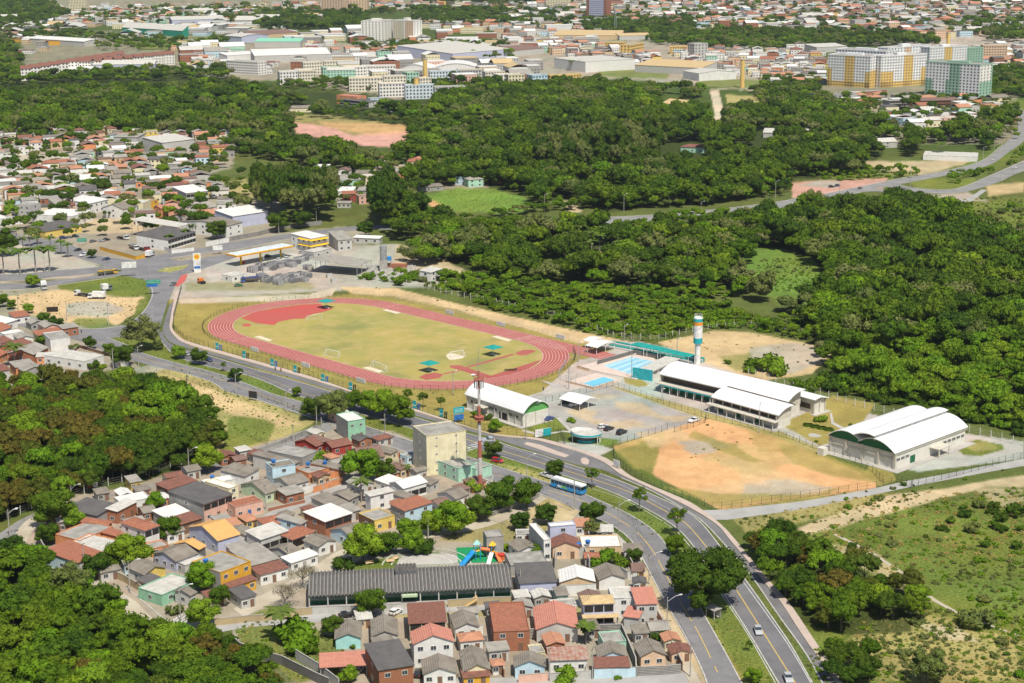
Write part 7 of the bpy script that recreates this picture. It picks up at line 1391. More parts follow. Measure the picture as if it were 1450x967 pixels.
# further houses, workshops and warehouses set one by one
MG=dict(group='houses beyond the junction',detail=False)
mid=[
('U',(450,58),(545,50),(408,42),6,'shed','w','white','white and pink striped block with bright roof in the upper village',dict(wf=3,ws=1)),('U',(185,62),(280,55),(150,48),6,'flat','c','beige','cream grey two storey house in the upper village',dict(wf=3)),
('U',(330,90),(455,90),None,4,'flat','c','pgreen','pale green house below the striped block',dict(d=9,wf=3)),('U',(75,198),(165,203),None,8.5,'flat','c','lgrey','tall grey teal house with balconies at the left street',dict(d=11,wf=3)),
('U',(178,250),(400,262),None,6,'flat','w','white','large plain white workshop block near the palm square',dict(d=22,wf=0,ws=0,door=None,name='workshop',cat='workshop')),('U',(250,347),(460,312),(190,320),4,'shed','dk','yellow','yellow and blue shop under a dark roof at the corner',dict(wf=3,name='shop',cat='shop')),
('U',(500,190),(610,165),(435,178),6.5,'shed','w','white','white two storey row house with many windows',dict(wf=4,ws=2)),('U',(385,202),(450,192),(345,178),5,'hip','to','pink','pink house with brown hip roof left of the white row',dict(wf=2)),
('U',(330,212),(395,206),(190,186),5,'shed','f2','cream','long grey roofed house behind the white workshop',dict(wf=2)),('U',(690,222),(800,196),(630,197),6,'gx','f','white','white hall with grey gable roof in the middle of the village',dict(wf=2,ws=1)),
('U',(798,188),(842,168),None,7.5,'flat','p','cream','tall blank cream wall house right of the white hall',dict(d=15,wf=0,ws=0,door=None)),('U',(760,192),(885,168),None,5,'flat','f2','ochre','ochre two storey house behind the cream wall',dict(d=10,wf=4)),
('U',(900,218),(975,206),(865,208),6,'gx','sa','orange','terracotta coloured house with tiled roof',dict(wf=1,ws=1)),('U',(1040,132),(1165,118),(1008,104),7,'shed','w','lgrey','open shed with bright white roof in the village',dict(wf=0,open_='front')),
('U',(1150,217),(1220,203),(1055,203),4.5,'gx','f2','white','white house with small windows beside the blue shed',dict(wf=1,ws=3)),('U',(1300,262),(1500,232),(1210,238),7,'shed','w','lilac','blue grey warehouse with pale roof by the grove',dict(wf=0,ws=0,door=None,name='warehouse',cat='warehouse')),
('U',(1265,316),(1360,292),(1110,262),6.5,'gx','f','white','white gable house with long grey roof facing the avenue',dict(wf=2,rise=1.6)),('U',(940,392),(1097,346),(810,362),6,'shed','dk','white','dark roofed truck shed with white office end',dict(wf=2,open_='front')),
('U',(990,322),(1055,302),(820,278),7,'shed','p','lgrey','high pale canopy roof behind the truck shed',dict(open_='carport')),('U',(0,275),(70,262),None,5,'flat','w','white','white house at the left edge behind the palms',dict(d=12,wf=2)),
('J',(800,738),(882,735),(765,728),8,'flat','c','yellow','yellow three storey block at the upper wood edge',dict(wf=3,ws=2)),('J',(630,765),(765,768),None,7,'shed','f2','lgrey','blank grey hall left of the yellow block',dict(d=16,wf=0,ws=0,door=None)),
('J',(905,798),(1090,776),None,9,'shed','p','lgrey','large pale grey warehouse on the upper village edge',dict(d=26,wf=0,ws=0,door=None,name='warehouse',cat='warehouse')),('J',(1095,792),(1150,790),None,7,'flat','c','brick','narrow brick house right of the grey warehouse',dict(d=10,wf=2)),
('J',(5,818),(90,812),None,4,'flat','f','pgreen','light green house at the left edge by the ball court',dict(d=8,wf=3)),('J',(105,822),(160,818),None,6,'flat','c','white','white and blue house by the ball court',dict(d=8,wf=2)),
('J',(860,835),(950,832),None,4.5,'flat','p','mint','mint green low building under the grey warehouse',dict(d=9,wf=3)),('V',(480,62),(600,55),(455,42),6,'shed','f2','mint','mint green two storey house behind the grove',dict(wf=3)),
('V',(620,37),(680,32),None,6,'flat','p','cream','cream house right of the mint green one',dict(d=9,wf=2)),('V',(745,32),(870,22),None,6,'flat','f','orange','orange and red block of houses at the hill',dict(d=12,wf=3)),
('V',(930,8),(1020,2),None,6.5,'flat','c','pink','pink two storey house at the hill top',dict(d=10,wf=3)),('V',(490,138),(570,136),None,5,'shed','t','red','dark red house below the mint one',dict(d=9,wf=2)),
('V',(585,150),(660,146),None,5,'flat','f','pink','pinkish grey house right of the dark red one',dict(d=8,wf=2)),('V',(460,188),(540,188),None,3,'shed','f2','lgrey','low grey row in front of the dark red house',dict(d=6,wf=3)),
('V',(1195,58),(1285,52),None,5,'hip','f2','mint','pale mint house by the green mound',dict(d=9,wf=2)),('V',(1120,38),(1185,40),None,5.5,'flat','p','blue','pale blue white house by the green mound',dict(d=9,wf=2)),('V',(835,105),(1060,92),None,3,'shed','f','grey','long low grey building by the green mound',dict(d=9,wf=4)),
('V',(1320,48),(1385,52),None,3.5,'hip','sa','orange','orange roofed cottage right of the green mound',dict(d=9,wf=1)),('O',(470,182),(600,172),(345,132),6,'shed','f2','lgrey','grey concrete annex behind the station shop',dict(wf=2)),
('O',(640,408),(765,352),(345,332),5,'shed','f2','lgrey','broad grey saw shed roof in the stone yard',dict(open_='carport',name='work_shed',cat='shed')),('O',(1270,458),(1370,424),(1208,432),5,'shed','p','white','white two storey house at the end of the stone yard',dict(wf=2)),
('O',(600,158),(830,168),None,3,'shed','w','lgrey','long low white roofed shed by the avenue',dict(d=6,wf=3)),('O',(270,285),(420,250),None,3.4,'flat','p','lgrey','grey office lean-to beside the station shop',dict(d=8,wf=2)),('S',(640,590),(790,560),(568,560),3,'flat','p','white','little white office hut in the stone yard',dict(wf=2,door='dark')),
('W',(495,480),(548,478),None,3.2,'gy','st','white','small white gable house hidden in the wood',dict(d=8,wf=2)),('W',(548,478),(612,455),None,3,'gx','b','lgrey','brown roofed wing beside the hidden white house',dict(d=7,wf=1)),('W',(160,335),(258,330),None,3.5,'gx','sa','white','pink roofed house among the palms of the wood',dict(d=8,wf=1)),
('K',(175,608),(320,602),None,4,'gx','f','cream','grey roofed barn at the upper wood edge',dict(d=12,wf=3)),('K',(475,555),(640,572),None,5,'shed','dk','lgrey','dark shed on the terrace above the red bank',dict(d=12,wf=0,open_='front')),('K',(460,530),(575,540),None,8,'flat','sa','orange','salmon flat block above the red bank',dict(d=12,wf=2)),
('K',(650,552),(735,548),None,7,'flat','c','blue','light blue house above the red bank',dict(d=12,wf=2)),('K',(740,602),(880,598),None,4,'shed','st','lgrey','sand roofed shed above the red bank',dict(d=14,wf=2)),('K',(905,605),(1020,608),None,5,'gx','st','lgrey','larger sand roofed barn above the red bank',dict(d=16,wf=0,ws=0,door=None)),
('L',(955,600),(1085,585),None,6,'gy','st','lgrey','grey barn with beige roof in the wood',dict(d=26,wf=0,ws=0,door=None)),('L',(830,605),(890,600),None,3.5,'hip','sa','white','small orange roofed cottage in the wood',dict(d=10,wf=1)),('L',(960,820),(1095,826),None,4,'hip','to','mint','green cottage with dark red roof at the wood road',dict(d=10,wf=3)),
('M',(0,735),(250,740),None,4,'shed','p','lgrey','long pale curved roof shed in the right wood',dict(d=18,wf=0,ws=0,door=None)),('M',(665,640),(780,655),None,6,'flat','w','blue','blue and white shop block below the towers',dict(d=16,wf=3)),('M',(780,650),(840,645),None,6,'flat','c','brick','red brown block beside the blue shop',dict(d=10,wf=1)),
('M',(640,790),(750,785),None,4.5,'gx','p','lgrey','white roofed sheds in the right wood',dict(d=14,wf=1)),('M',(890,860),(1190,870),None,3.5,'flat','p','white','long white walled yard by the highway',dict(d=22,wf=0,ws=0,door=None)),('M',(0,865),(75,875),None,4,'shed','w','white','white roof at the wood gap by the highway',dict(d=16,wf=0,ws=0,door=None)),
('M',(390,520),(500,525),None,7,'flat','c','lgrey','grey two storey office below the yellow towers',dict(d=14,wf=4)),('M',(440,545),(570,545),None,5,'flat','w','white','white flat building below the yellow towers',dict(d=12,wf=3)),('M',(555,510),(690,500),None,4,'flat','c','brick','brown low hall under the yellow towers',dict(d=12,wf=2)),
('M',(705,560),(815,555),None,8,'flat','c','grey','unfinished grey concrete frame below the towers',dict(d=12,wf=0,open_='front')),('M',(820,560),(1100,555),None,5,'shed','b','brick','wide brown roofed depot below the green tower',dict(d=16,wf=0,open_='front')),('M',(960,655),(1100,650),None,5,'flat','p','pink','pinkish long building by the highway trees',dict(d=12,wf=5)),
('M',(1140,655),(1260,660),None,6,'flat','p','lgrey','grey flat block by the highway bend',dict(d=14,wf=2)),('M',(1095,705),(1320,700),None,4,'shed','p','grey','low grey sheds by the highway bend',dict(d=14,wf=0,open_='front')),('M',(85,500),(240,520),None,5,'flat','w','dblue','long blue and white row left of the towers',dict(d=12,wf=5)),
]
for r in mid:k,P0,P1,PL,h,rf_,rk,wc,lab,kw=r;house(k,P0,P1,PL,h,rf_,rk,wc,lab,**{**MG,**kw})
def works(k,P0,P1,PL,h,kind,rk,wc,label,d=None,rise=None,wn=0):
 b,rz,Wd,D=frame3(k,P0,P1,PL,h,d);rise=rise or Wd*.05;e=empty('warehouse',b,rz,label,'warehouse','warehouses in the distance')
 if kind=='arch':
  p=arc(-.5,Wd+.5,h,h,rise,8);m=MB();extr(m,p,-.5,D+.5,'y',.3);m.build('roof',RF[ROOFK[rk]],e);MB().box(0,0,0,Wd,D,h-.3).build('wall',W(wc),e);m=MB();gable(m,p,0,'y',h-.4);m.build('end_panel',W(wc),e)
 else:m=MB();roof_mesh(m,kind,Wd,D,h,rise);m.build('roof',RF[ROOFK[rk]]if isinstance(rk,str)else rk,e);wall_mesh(kind,Wd,D,h,rise,.3).build('wall',W(wc),e)
 for i in range(wn):put('window',win1(Wd/wn*.6,1.2),e,(Wd*(i+.5)/wn,.3 if kind!='arch' else 0,h*.72))
 RECTS.append((b.x,b.y,rz,Wd,D))
PC['wgreen']=(.02,.26,.17);GRF=M('green_sheet_roof',(.25,.60,.42),stain=.1)
for a in[('J',(680,152),(1020,172),(572,150),9,'shed','p','wgreen','long dark green warehouse in the upper left distance'),('J',(960,112),(1258,104),(920,104),9,'gx','p','lilac','grey blue hall behind the green warehouse'),('J',(470,232),(602,222),(345,195),7,'arch','w','lgrey','white arched sheds left of the green warehouse'),('J',(1350,205),(1500,195),None,9,'arch','p','lilac','arched grey hall at the road',40),
('K',(0,232),(258,232),None,8,'gx',GRF,'lgrey','hall with bright mint green roof',45),('K',(0,312),(430,300),None,9,'shed','w','lgrey','largest white roofed warehouse left of centre',45),('K',(0,195),(245,180),None,8,'shed','b','beige','brown roofed hall behind the mint roof',30),('K',(1110,300),(1441,272),(982,262),9,'shed','p','lilac','long grey warehouse right of the white towers'),('K',(500,322),(850,312),None,6,'shed','p','grey','low grey shed with white posts',22),
('K',(810,392),(985,395),None,5,'arch','w','white','left white dome roof before the grey warehouse',40,7),('K',(975,395),(1280,392),None,5,'arch','w','white','right larger white dome roof before the grey warehouse',45,8),('L',(0,212),(86,210),None,9,'flat','w','white','white cube with blue base',30),('L',(430,345),(710,328),(228,325),12,'flat','p','white','largest white box warehouse right of centre'),
('L',(705,362),(1080,380),None,8,'shed','st','lgrey','beige roofed grey warehouse',38),('L',(1065,410),(1275,400),(905,398),8,'gy','p','white','white warehouse with loading doors'),('L',(212,142),(355,140),None,10,'flat','w','white','white block among the far houses',25),('L',(250,195),(620,198),None,6,'shed','st','beige','long beige roof far behind',40),('L',(620,200),(800,196),None,6,'gx','st','lgrey','second beige roof far behind',40),
('L',(0,285),(200,268),None,7,'shed','b','lgrey','brownish long hall at centre',30),('L',(300,250),(440,245),None,6,'flat','p','white','small white works beside the yellow blocks',18),('M',(300,262),(470,255),None,7,'shed','p','lgrey','pale roofed hall left of the towers',30),('J',(350,385),(505,392),None,6,'shed','w','lgrey','white roofed shed below the terraced flats',22),('J',(440,362),(865,358),None,9,'shed','p','lilac','long blue grey wall building before the terraced flats',12),
('J',(60,215),(160,218),None,5,'shed','b','ochre','low ochre building at the far left',20),('J',(225,228),(335,228),None,6,'flat','b','ochre','ochre arcade building at the far left',14),('J',(120,158),(270,160),None,6,'shed','dk','grey','dark sheds in the far left trees',20),('K',(200,400),(280,398),None,5,'shed','p','lgrey','small pale shed by the flats',14),('J',(1270,310),(1441,300),None,7,'shed','w','white','white hall behind the white flats',24)]:
 a=a+(None,)*(11-len(a));works(*a[:9],d=a[9],rise=a[10])
ORD='first second third fourth fifth sixth seventh eighth ninth tenth eleventh twelfth thirteenth fourteenth fifteenth sixteenth seventeenth eighteenth'.split()
def flats(k,P0,P1,PL,h,wc,label,d=None,fl=5,cols=None,scol=3,stripe=None,lower=None,roofc='c',cat='apartment block',name='apartment_building',group='blocks of flats',core=None,hh=0):
 b,rz,Wd,D=frame3(k,P0,P1,PL,h,d);e=empty(name,b,rz,label,cat,group);D=max(D,8);cols=cols or max(2,int(Wd/3.0))
 MB().box(0,0,0,Wd,D,h).build('wall',W(wc),e);m=MB();m.box(-.2,-.2,h,Wd+.2,.3,h+.9);m.box(-.2,D-.3,h,Wd+.2,D+.2,h+.9);m.box(-.2,.3,h,.2,D-.3,h+.9);m.box(Wd-.2,.3,h,Wd+.2,D-.3,h+.9);(roof_mesh(R_:=MB(),'gx',Wd,D,h,3.2,.5),R_.build('roof',RF['tileo'],e))if roofc=='to' else m.build('parapet',W(wc),e);roofc=='to' or MB().box(.2,.3,h,Wd-.2,D-.3,h+.25).build('roof',RF[ROOFK[roofc]],e)
 if core:MB().box(Wd*.4,D*.3,h,Wd*.6,D*.7,h+core).build('roof_house',W(wc),e)
 f_=h/fl;wm=MB();u=Vector((math.cos(rz),math.sin(rz),0));left=u.dot(b)>0
 for r in range(fl):
  z=r*f_+f_*.35
  for c in range(cols):x=Wd*(c+.5)/cols;wm.box(x-.8,-.06,z,x+.8,.02,z+f_*.5)
  for c in range(scol):
   y=D*(c+.5)/scol
   wm.box(-.06 if left else Wd-.02,y-.8,z,.02 if left else Wd+.06,y+.8,z+f_*.5)
 tag(wm.build('window',GLS,e),kind='stuff')
 for(q0,q1,z0,z1,c)in(stripe or[]):MB().box(Wd*q0,-.045,h*z0,Wd*q1,.0,h*z1).build('painted_panel',W(c),e)
 for(q0,q1,z0,z1,c)in(lower or[]):x_=-.045 if left else Wd;MB().box(x_,D*q0,h*z0,x_+.045,D*q1,h*z1).build('painted_panel',W(c),e)
 RECTS.append((b.x,b.y,rz,Wd,D));return e
TY='ochre2';PC['ochre2']=(.74,.50,.16);PC['tgreen']=(.30,.48,.36);PC['pcream']=(.74,.69,.56);PC['pblue']=(.62,.70,.74);PC['twhite']=(.80,.80,.80);PC['cwhite']=(.80,.77,.72)
flats('TW',(662,322),(805,300),(100,298),31,'twhite','left yellow and white high rise with stepped ochre base',fl=11,cols=5,scol=15,stripe=[(0,1,0,.55,TY)],lower=[(.38,.6,0,1,TY),(0,1,0,.18,TY),(.9,1,0,.58,TY),(0,.12,0,.5,TY)],core=2.5)
flats('TW',(800,318),(1385,285),None,31,'twhite','right yellow and white high rise next to the left one',d=14,fl=11,cols=17,scol=3,stripe=[(.5,.7,0,1,TY),(0,1,0,.18,TY),(0,.28,0,.5,TY),(.88,1,0,.58,TY)],core=2.5)
flats('TW',(860,262),(1010,245),(180,228),31,'twhite','pale roofed high rise behind the yellow ones',fl=11,cols=4,scol=16,core=2.5);flats('TW',(880,215),(1430,170),None,31,'twhite','farther high rise with orange middle behind the right yellow one',d=14,fl=11,cols=14,stripe=[(.4,.55,0,1,'peach')],core=3)
flats('TG',(892,432),(1052,412),(218,385),31,'tgreen','green and white high rise at the right',fl=11,cols=4,scol=16,stripe=[(0,.9,.5,1,'cwhite')],lower=[(0,.36,.12,1,'twhite'),(.56,1,.5,1,'twhite'),(.62,.86,.12,.5,'twhite')],core=2.2)
flats('TG',(245,208),(722,180),None,31,'twhite','white high rise with yellow middle behind the green one',d=14,fl=11,cols=14,stripe=[(.4,.6,0,1,TY)],core=2.5);flats('TG',(725,215),(930,205),None,22,'tgreen','mint green block right of the white high rise',d=14,fl=8,cols=6);flats('TG',(930,182),(1240,180),None,18,'peach','pinkish row of flats behind the green high rise',d=14,fl=6,cols=9)
flats('WT',(640,300),(815,262),(245,280),27,'cwhite','left of two white towers in the upper middle distance',fl=9,cols=3,scol=7,core=3.5);flats('WT',(820,275),(1232,290),None,27,'cwhite','right of two cream towers in the upper middle distance',d=20,fl=9,cols=9,stripe=[(0,.5,0,1,'beige2'),(.6,1,0,1,'peach')],core=4)
flats('J',(385,-8),(480,-8),None,26,'cream','cream tower at the far upper left edge',d=14,fl=9);flats('K',(372,-14),(495,-12),None,30,'peach','pinkish tower at the top edge, left of a pair',d=16,fl=10,cols=8);flats('K',(500,-14),(630,-14),None,24,'peach','lower pinkish tower at the top edge beside the first',d=16,fl=8,cols=8)
flats('L',(435,-20),(548,-18),None,42,'brick','reddish tower with blue glass at the top edge',d=18,fl=13,stripe=[(.15,.85,0,1,'lilac')]);flats('L',(210,-8),(345,-8),None,20,'cream','cream block at the top edge left of the glass tower',d=14,fl=7);flats('L',(1040,248),(1115,244),None,18,'lgrey','unfinished grey concrete block of five floors',d=14,fl=5,cols=4)
flats('L',(540,238),(640,240),None,9,TY,'yellow two storey row by the white warehouse',d=12,fl=3);flats('L',(680,255),(756,242),None,11,TY,'orange yellow house block by the beige warehouse',d=14,fl=3);flats('L',(902,262),(998,262),None,9,TY,'blue and yellow building right of the orange block',d=12,fl=3,stripe=[(.2,.8,0,.7,'blue')])
flats('L',(0,422),(90,418),None,13,'cream','cream block of flats below the warehouses',d=12,fl=4);flats('L',(135,425),(218,420),None,13,'blue','pale blue block of flats below the warehouses',d=12,fl=4,scol=3);flats('L',(245,450),(350,455),None,6,'salmon','salmon red low block by the square',d=12,fl=2);flats('L',(362,455),(475,452),None,6,'red','bright pink red low block by the square',d=12,fl=2);flats('L',(235,425),(410,418),None,5,TY,'yellow low row by the square',d=10,fl=2)
for i,(x0,y0,x1,y1,c)in enumerate([(1265,340,1441,350,'cwhite')]):flats('J',(x0,y0),(x1,y1),None,14,c,'white flats with blue shadows beside the white warehouse',d=14,fl=5)
for i,(x0,y0,x1,c)in enumerate([(142,405,245,'cwhite'),(250,400,345,'pcream'),(275,352,380,'pcream'),(385,380,500,'mint'),(390,345,560,'pcream'),(505,378,625,'cwhite'),(600,372,790,'cwhite'),(530,440,720,'pcream'),(725,430,850,'pcream'),(700,470,840,'cwhite'),(845,480,1000,'pblue'),(925,440,990,'pcream'),(982,402,1135,'pblue'),(1140,395,1285,'lgrey'),(1292,405,1400,'pcream'),(1360,420,1441,'cwhite'),(1010,490,1180,'lgrey'),(855,410,920,'mint')]):
 flats('K',(x0,y0),(x1,y0-4),None,13,c,'%s four storey block of the flats estate, %s from the left'%(c.replace('cwhite','white').replace('pc','c').replace('pb','pale b').replace('lgrey','grey').replace('ochre2','ochre'),ORD[i]),d=11,fl=4,group='estate of pale flats',roofc='st' if i%2 else 'f2')
for i in range(11):
 t=i/10;flats('J',(115+t*520,385-t*80),(175+t*520,383-t*80),None,13,'cwhite','white terraced flat with brown roof in the long left row',d=13,fl=4,roofc='to',group='terraced flats with brown roofs')
for i in range(9):
 t=i/8;flats('J',(440+t*470,345-t*42),(505+t*470,345-t*44),None,13,'cwhite' if i!=4 else 'peach','white terraced flat with brown roof in the right row',d=13,fl=4,roofc='to',group='terraced flats with brown roofs')
for k,p,h,lab in[('K',(957,470),26,'tallest yellow water tower among the flats'),('K',(908,550),20,'second yellow water tower below the tallest'),('K',(488,440),14,'short yellow water tower left of the flats'),('K',(620,500),12,'yellow water tower stump at the wood edge'),('L',(1306,490),28,'tall yellow chimney like tower near the white warehouse'),('M',(1028,250),16,'grey yellow tower behind the high rises')]:
 e=empty('water_tower',GZ(k,p),0,lab,'water tower','yellow water towers');MB().cyl(0,0,0,h,2.3,n=16).build('shaft',W('ochre2'),e);MB().cyl(0,0,h,h+.6,2.5,n=16).build('cap',CONC,e)
for k,p,h,lab in[('L',(598,182),34,'lattice mast between the far houses'),('L',(133,82),34,'thin lattice mast at the top left of centre')]:
 e=empty('lattice_mast',GZ(k,p),0,lab,'mast');
 for i,j in((-1,-1),(1,-1),(1,1),(-1,1)):MB().tube((i*2,j*2,0),(i*.5,j*.5,h),.2).build('leg',STEEL,e)
 m=MB()
 for q in range(12):z=h*q/12;s=2-1.5*q/12;m.tube((-s,-s,z),(s,-s,z+h/12),.12,n=4).tube((s,s,z),(-s,s,z+h/12),.12,n=4)
 m.build('lattice',STEEL,e)
sheet('ball_court',[(2,218),(128,216),(110,234),(6,236)],.05,DIRT)
# houses filling the quarters
def clash(cx,cy,rz,w_,d_,gap=.3):
 for x,y,r,a,b in NEARR(cx,cy):
  if math.hypot(cx-x,cy-y)>(math.hypot(w_,d_)+math.hypot(a,b))/2+gap:continue
  ok=False
  for ang in(rz,rz+PI/2,r,r+PI/2):
   ux,uy=math.cos(ang),math.sin(ang)
   ea=abs(math.cos(rz-ang))*w_/2+abs(math.sin(rz-ang))*d_/2;eb=abs(math.cos(r-ang))*a/2+abs(math.sin(r-ang))*b/2
   if abs((cx-x)*ux+(cy-y)*uy)>ea+eb+gap:ok=True;break
  if not ok:return True
 return False
GRID={}
def gput(r):GRID.setdefault((int(r[0]//40),int(r[1]//40)),[]).append(r)
def NEARR(x,y):
 i,j=int(x//40),int(y//40)
 return[r for a in(-1,0,1)for b in(-1,0,1)for r in GRID.get((i+a,j+b),())]
for r in RECTS:gput(r)
def pick(r,tab):return r.choices([t[0]for t in tab],[t[1]for t in tab])[0]
ROT=[('f',5),('f2',4),('c',3),('t',1.5),('to',2),('or',3),('w',2),('p',3),('b',1),('dk',1)]
WCT=[('white',8),('lgrey',4),('cream',3),('grey',2),('pink',1),('blue',1.2),('mint',1),('peach',1.5),('brick',2.5),('yellow',.7),('orange',.8),('beige',1.5)]
NM={'f':'grey','f2':'pale grey','c':'flat concrete','t':'red tiled','to':'old tiled','or':'orange tiled','w':'white','p':'pale','b':'brown','dk':'dark','st':'straw'}
def quarter(poly,n,size,h,seed,where,rz0=0.0,holes=(),detail=False,far=None,grp='',tries=30,roofs=ROT,gap=.4,names=True):
 r=random.Random(seed);WP=[(G(*p).x,G(*p).y)for p in poly];x0,x1=min(p[0]for p in WP),max(p[0]for p in WP);y0,y1=min(p[1]for p in WP),max(p[1]for p in WP);HW=[[(G(*p).x,G(*p).y)for p in q]for q in holes];k=0;out=[]
 for _ in range(n*tries):
  if k>=n:break
  cx,cy=r.uniform(x0,x1),r.uniform(y0,y1)
  if not inpoly(cx,cy,WP)or any(inpoly(cx,cy,q)for q in HW):continue
  w_,d_=r.uniform(*size),r.uniform(*size)*1.15;rz=rz0+.5*math.sin(cx/90+seed)*.4+r.choice((0,0,PI/2))if rz0 is not None else 0
  if rz>PI/4+.3:rz-=PI/2;w_,d_=d_,w_
  if clash(cx,cy,rz,w_,d_,gap):continue
  rec=(cx,cy,rz,w_,d_);gput(rec);k+=1;hh=r.uniform(*h);rk=pick(r,roofs);wc=pick(r,WCT);kind='flat' if rk=='c' else r.choice(('gx','gy','shed','hip')if rk in 't to or' else('shed','gx','gy','shed'))
  u=Vector((math.cos(rz),math.sin(rz),0));v=Vector((-u.y,u.x,0));base=Vector((cx,cy,0))-u*w_/2-v*d_/2
  if far is not None:far.append((base,rz,w_,d_,hh,kind,rk,wc));continue
  house('',None,None,None,hh,kind,rk,wc,'%s house with %s roof %s'%(wc.replace('lgrey','light grey').replace('dblue','blue'),NM[rk],where),detail=detail,loc=(base,rz,w_,d_),group=grp or 'houses '+where,wf=2,ws=1,name='house')
 return k
VS=[[(96,700),(60,715),(15,760),(50,810),(145,850),(215,890),(330,895),(330,878),(240,878),(150,828),(60,785),(50,755),(70,735),(120,720)],[(380,838),(430,812),(480,780),(560,752),(640,740),(720,716),(735,728),(690,746),(560,772),(500,798),(450,825),(390,852)],[(300,770),(350,745),(400,715),(450,698),(520,676),(560,655),(566,668),(510,688),(450,708),(405,728),(350,758),(312,782)],[(620,765),(700,722),(800,700),(830,722),(800,755),(740,760)],[(440,830),(725,820),(728,860),(440,880)],[(455,830),(480,800),(620,765),(700,760),(720,820),(500,832)],[(330,880),(380,860),(480,905),(500,950),(420,967),(340,910)]]
quarter([(80,712),(270,668),(460,618),(470,590),(500,600),(560,640),(690,680),(620,740),(560,750),(430,812),(330,870),(240,868),(150,825),(70,770),(70,735)],46,(3.5,6.5),(2.5,3.4),1,'squeezed between the older village houses',.6,VS,True,gap=.15,tries=60)
quarter([(505,880),(560,858),(900,846),(940,880),(975,960),(520,965)],22,(3.2,5.5),(2.4,3.2),2,'squeezed into the yards south of the school',.02,VS,True,gap=.15,tries=60);quarter([(725,755),(850,745),(900,790),(915,850),(730,850)],8,(3.2,5),(2.4,3),3,'in the yards by the main road',.02,VS,True,gap=.15)
quarter([(-30,440),(60,455),(110,480),(105,512),(60,535),(-30,560)],16,(6,10),(3,4),4,'at the left edge beside the avenue',.4,(),False,gap=.2)
HX=[[(110,300),(200,300),(215,345),(140,372),(100,340)],[(140,330),(290,320),(280,350),(190,372),(140,365)],[(20,214),(128,214),(100,235),(10,236)],[(300,230),(420,228),(420,300),(330,300)],[(100,365),(190,340),(280,345),(240,370),(170,380)]]
quarter([(415,240),(470,236),(600,230),(700,238),(690,258),(580,268),(520,292),(478,300),(470,262)],22,(8,12),(3.5,6),6,'scattered at the green mound',.1,(),gap=1.5)
FAR=[];UP=[]
quarter([(-30,185),(170,186),(330,196),(330,228),(250,240),(300,262),(330,290),(300,318),(100,318),(0,322),(-30,320)],260,(7,12),(3.5,6.5),5,'',.15,HX,gap=.5,tries=30,far=UP)
UP.sort(key=lambda f:f[0].y)
for base,rz,w_,d_,hh,kind,rk,wc in UP[:max(0,298-NH[0])]:house('',None,None,None,hh,kind,rk,wc,'%s house with %s roof packed in the upper left village'%(wc.replace('lgrey','light grey'),NM[rk]),detail=False,loc=(base,rz,w_,d_),group='houses packed in the upper left village')
FAR+=UP[max(0,298-NH[0]):]
big=ROT+[('or',4),('w',5),('p',6)]
for i,(poly,n,s,hh)in enumerate([([(1080,72),(1165,68),(1170,112),(1085,112),(1000,100),(940,72)],110,(9,15),(4,8)),([(860,34),(1000,40),(1160,46),(1330,56),(1480,40),(1480,-12),(1000,-12),(800,-8),(720,8),(720,40)],1400,(11,22),(4,13)),([(700,40),(860,42),(840,60),(720,66)],60,(10,16),(4,8)),
([(40,12),(360,8),(460,4),(700,2),(720,14),(480,14),(350,34),(120,36),(40,30)],260,(11,20),(4,9)),([(590,22),(850,18),(860,44),(700,46),(590,40)],130,(10,18),(4,8)),([(760,62),(860,66),(930,80),(930,95),(850,90),(770,76)],60,(9,15),(4,8)),([(1080,92),(1165,92),(1165,118),(1085,122)],40,(8,13),(4,7)),
([(1330,72),(1480,66),(1480,100),(1400,100),(1360,92)],60,(9,15),(4,8)),([(1180,132),(1440,140),(1430,180),(1280,190),(1240,160)],34,(9,16),(4,6)),([(420,62),(560,60),(570,84),(440,84)],30,(9,16),(4,7)),([(1000,-40),(1480,-40),(1480,-12),(900,-12)],260,(16,30),(5,20)),([(0,52),(60,50),(120,64),(100,80),(0,80)],14,(9,16),(4,6)),([(240,70),(400,85),(380,105),(330,100)],16,(9,16),(4,6))]):
 quarter(poly,n,s,hh,20+i,'',0.1,far=FAR,gap=1.0,tries=8,roofs=big)
for n,poly,c,s_,hh in((34,[(395,90),(500,84),(760,98),(780,126),(560,122),(400,112)],40,(12,30),(11,14)),(46,[(130,22),(330,10),(470,30),(330,52),(180,52)],41,(16,45),(5,9)),(36,[(330,50),(480,46),(700,44),(860,60),(860,80),(700,76),(560,66),(340,62)],42,(15,40),(5,9)),(30,[(-30,30),(130,24),(140,40),(0,56),(-30,56)],43,(14,40),(5,8)),(26,[(255,62),(330,68),(340,108),(255,100)],44,(12,30),(5,9)),(60,[(860,-30),(1480,-30),(1480,30),(1000,26)],45,(18,34),(14,34))):
 quarter(poly,n,s_,hh,c,'',.1,far=FAR,gap=1.5,tries=20,roofs=[('p',3),('f2',2),('w',3),('c',1),('st',1)])
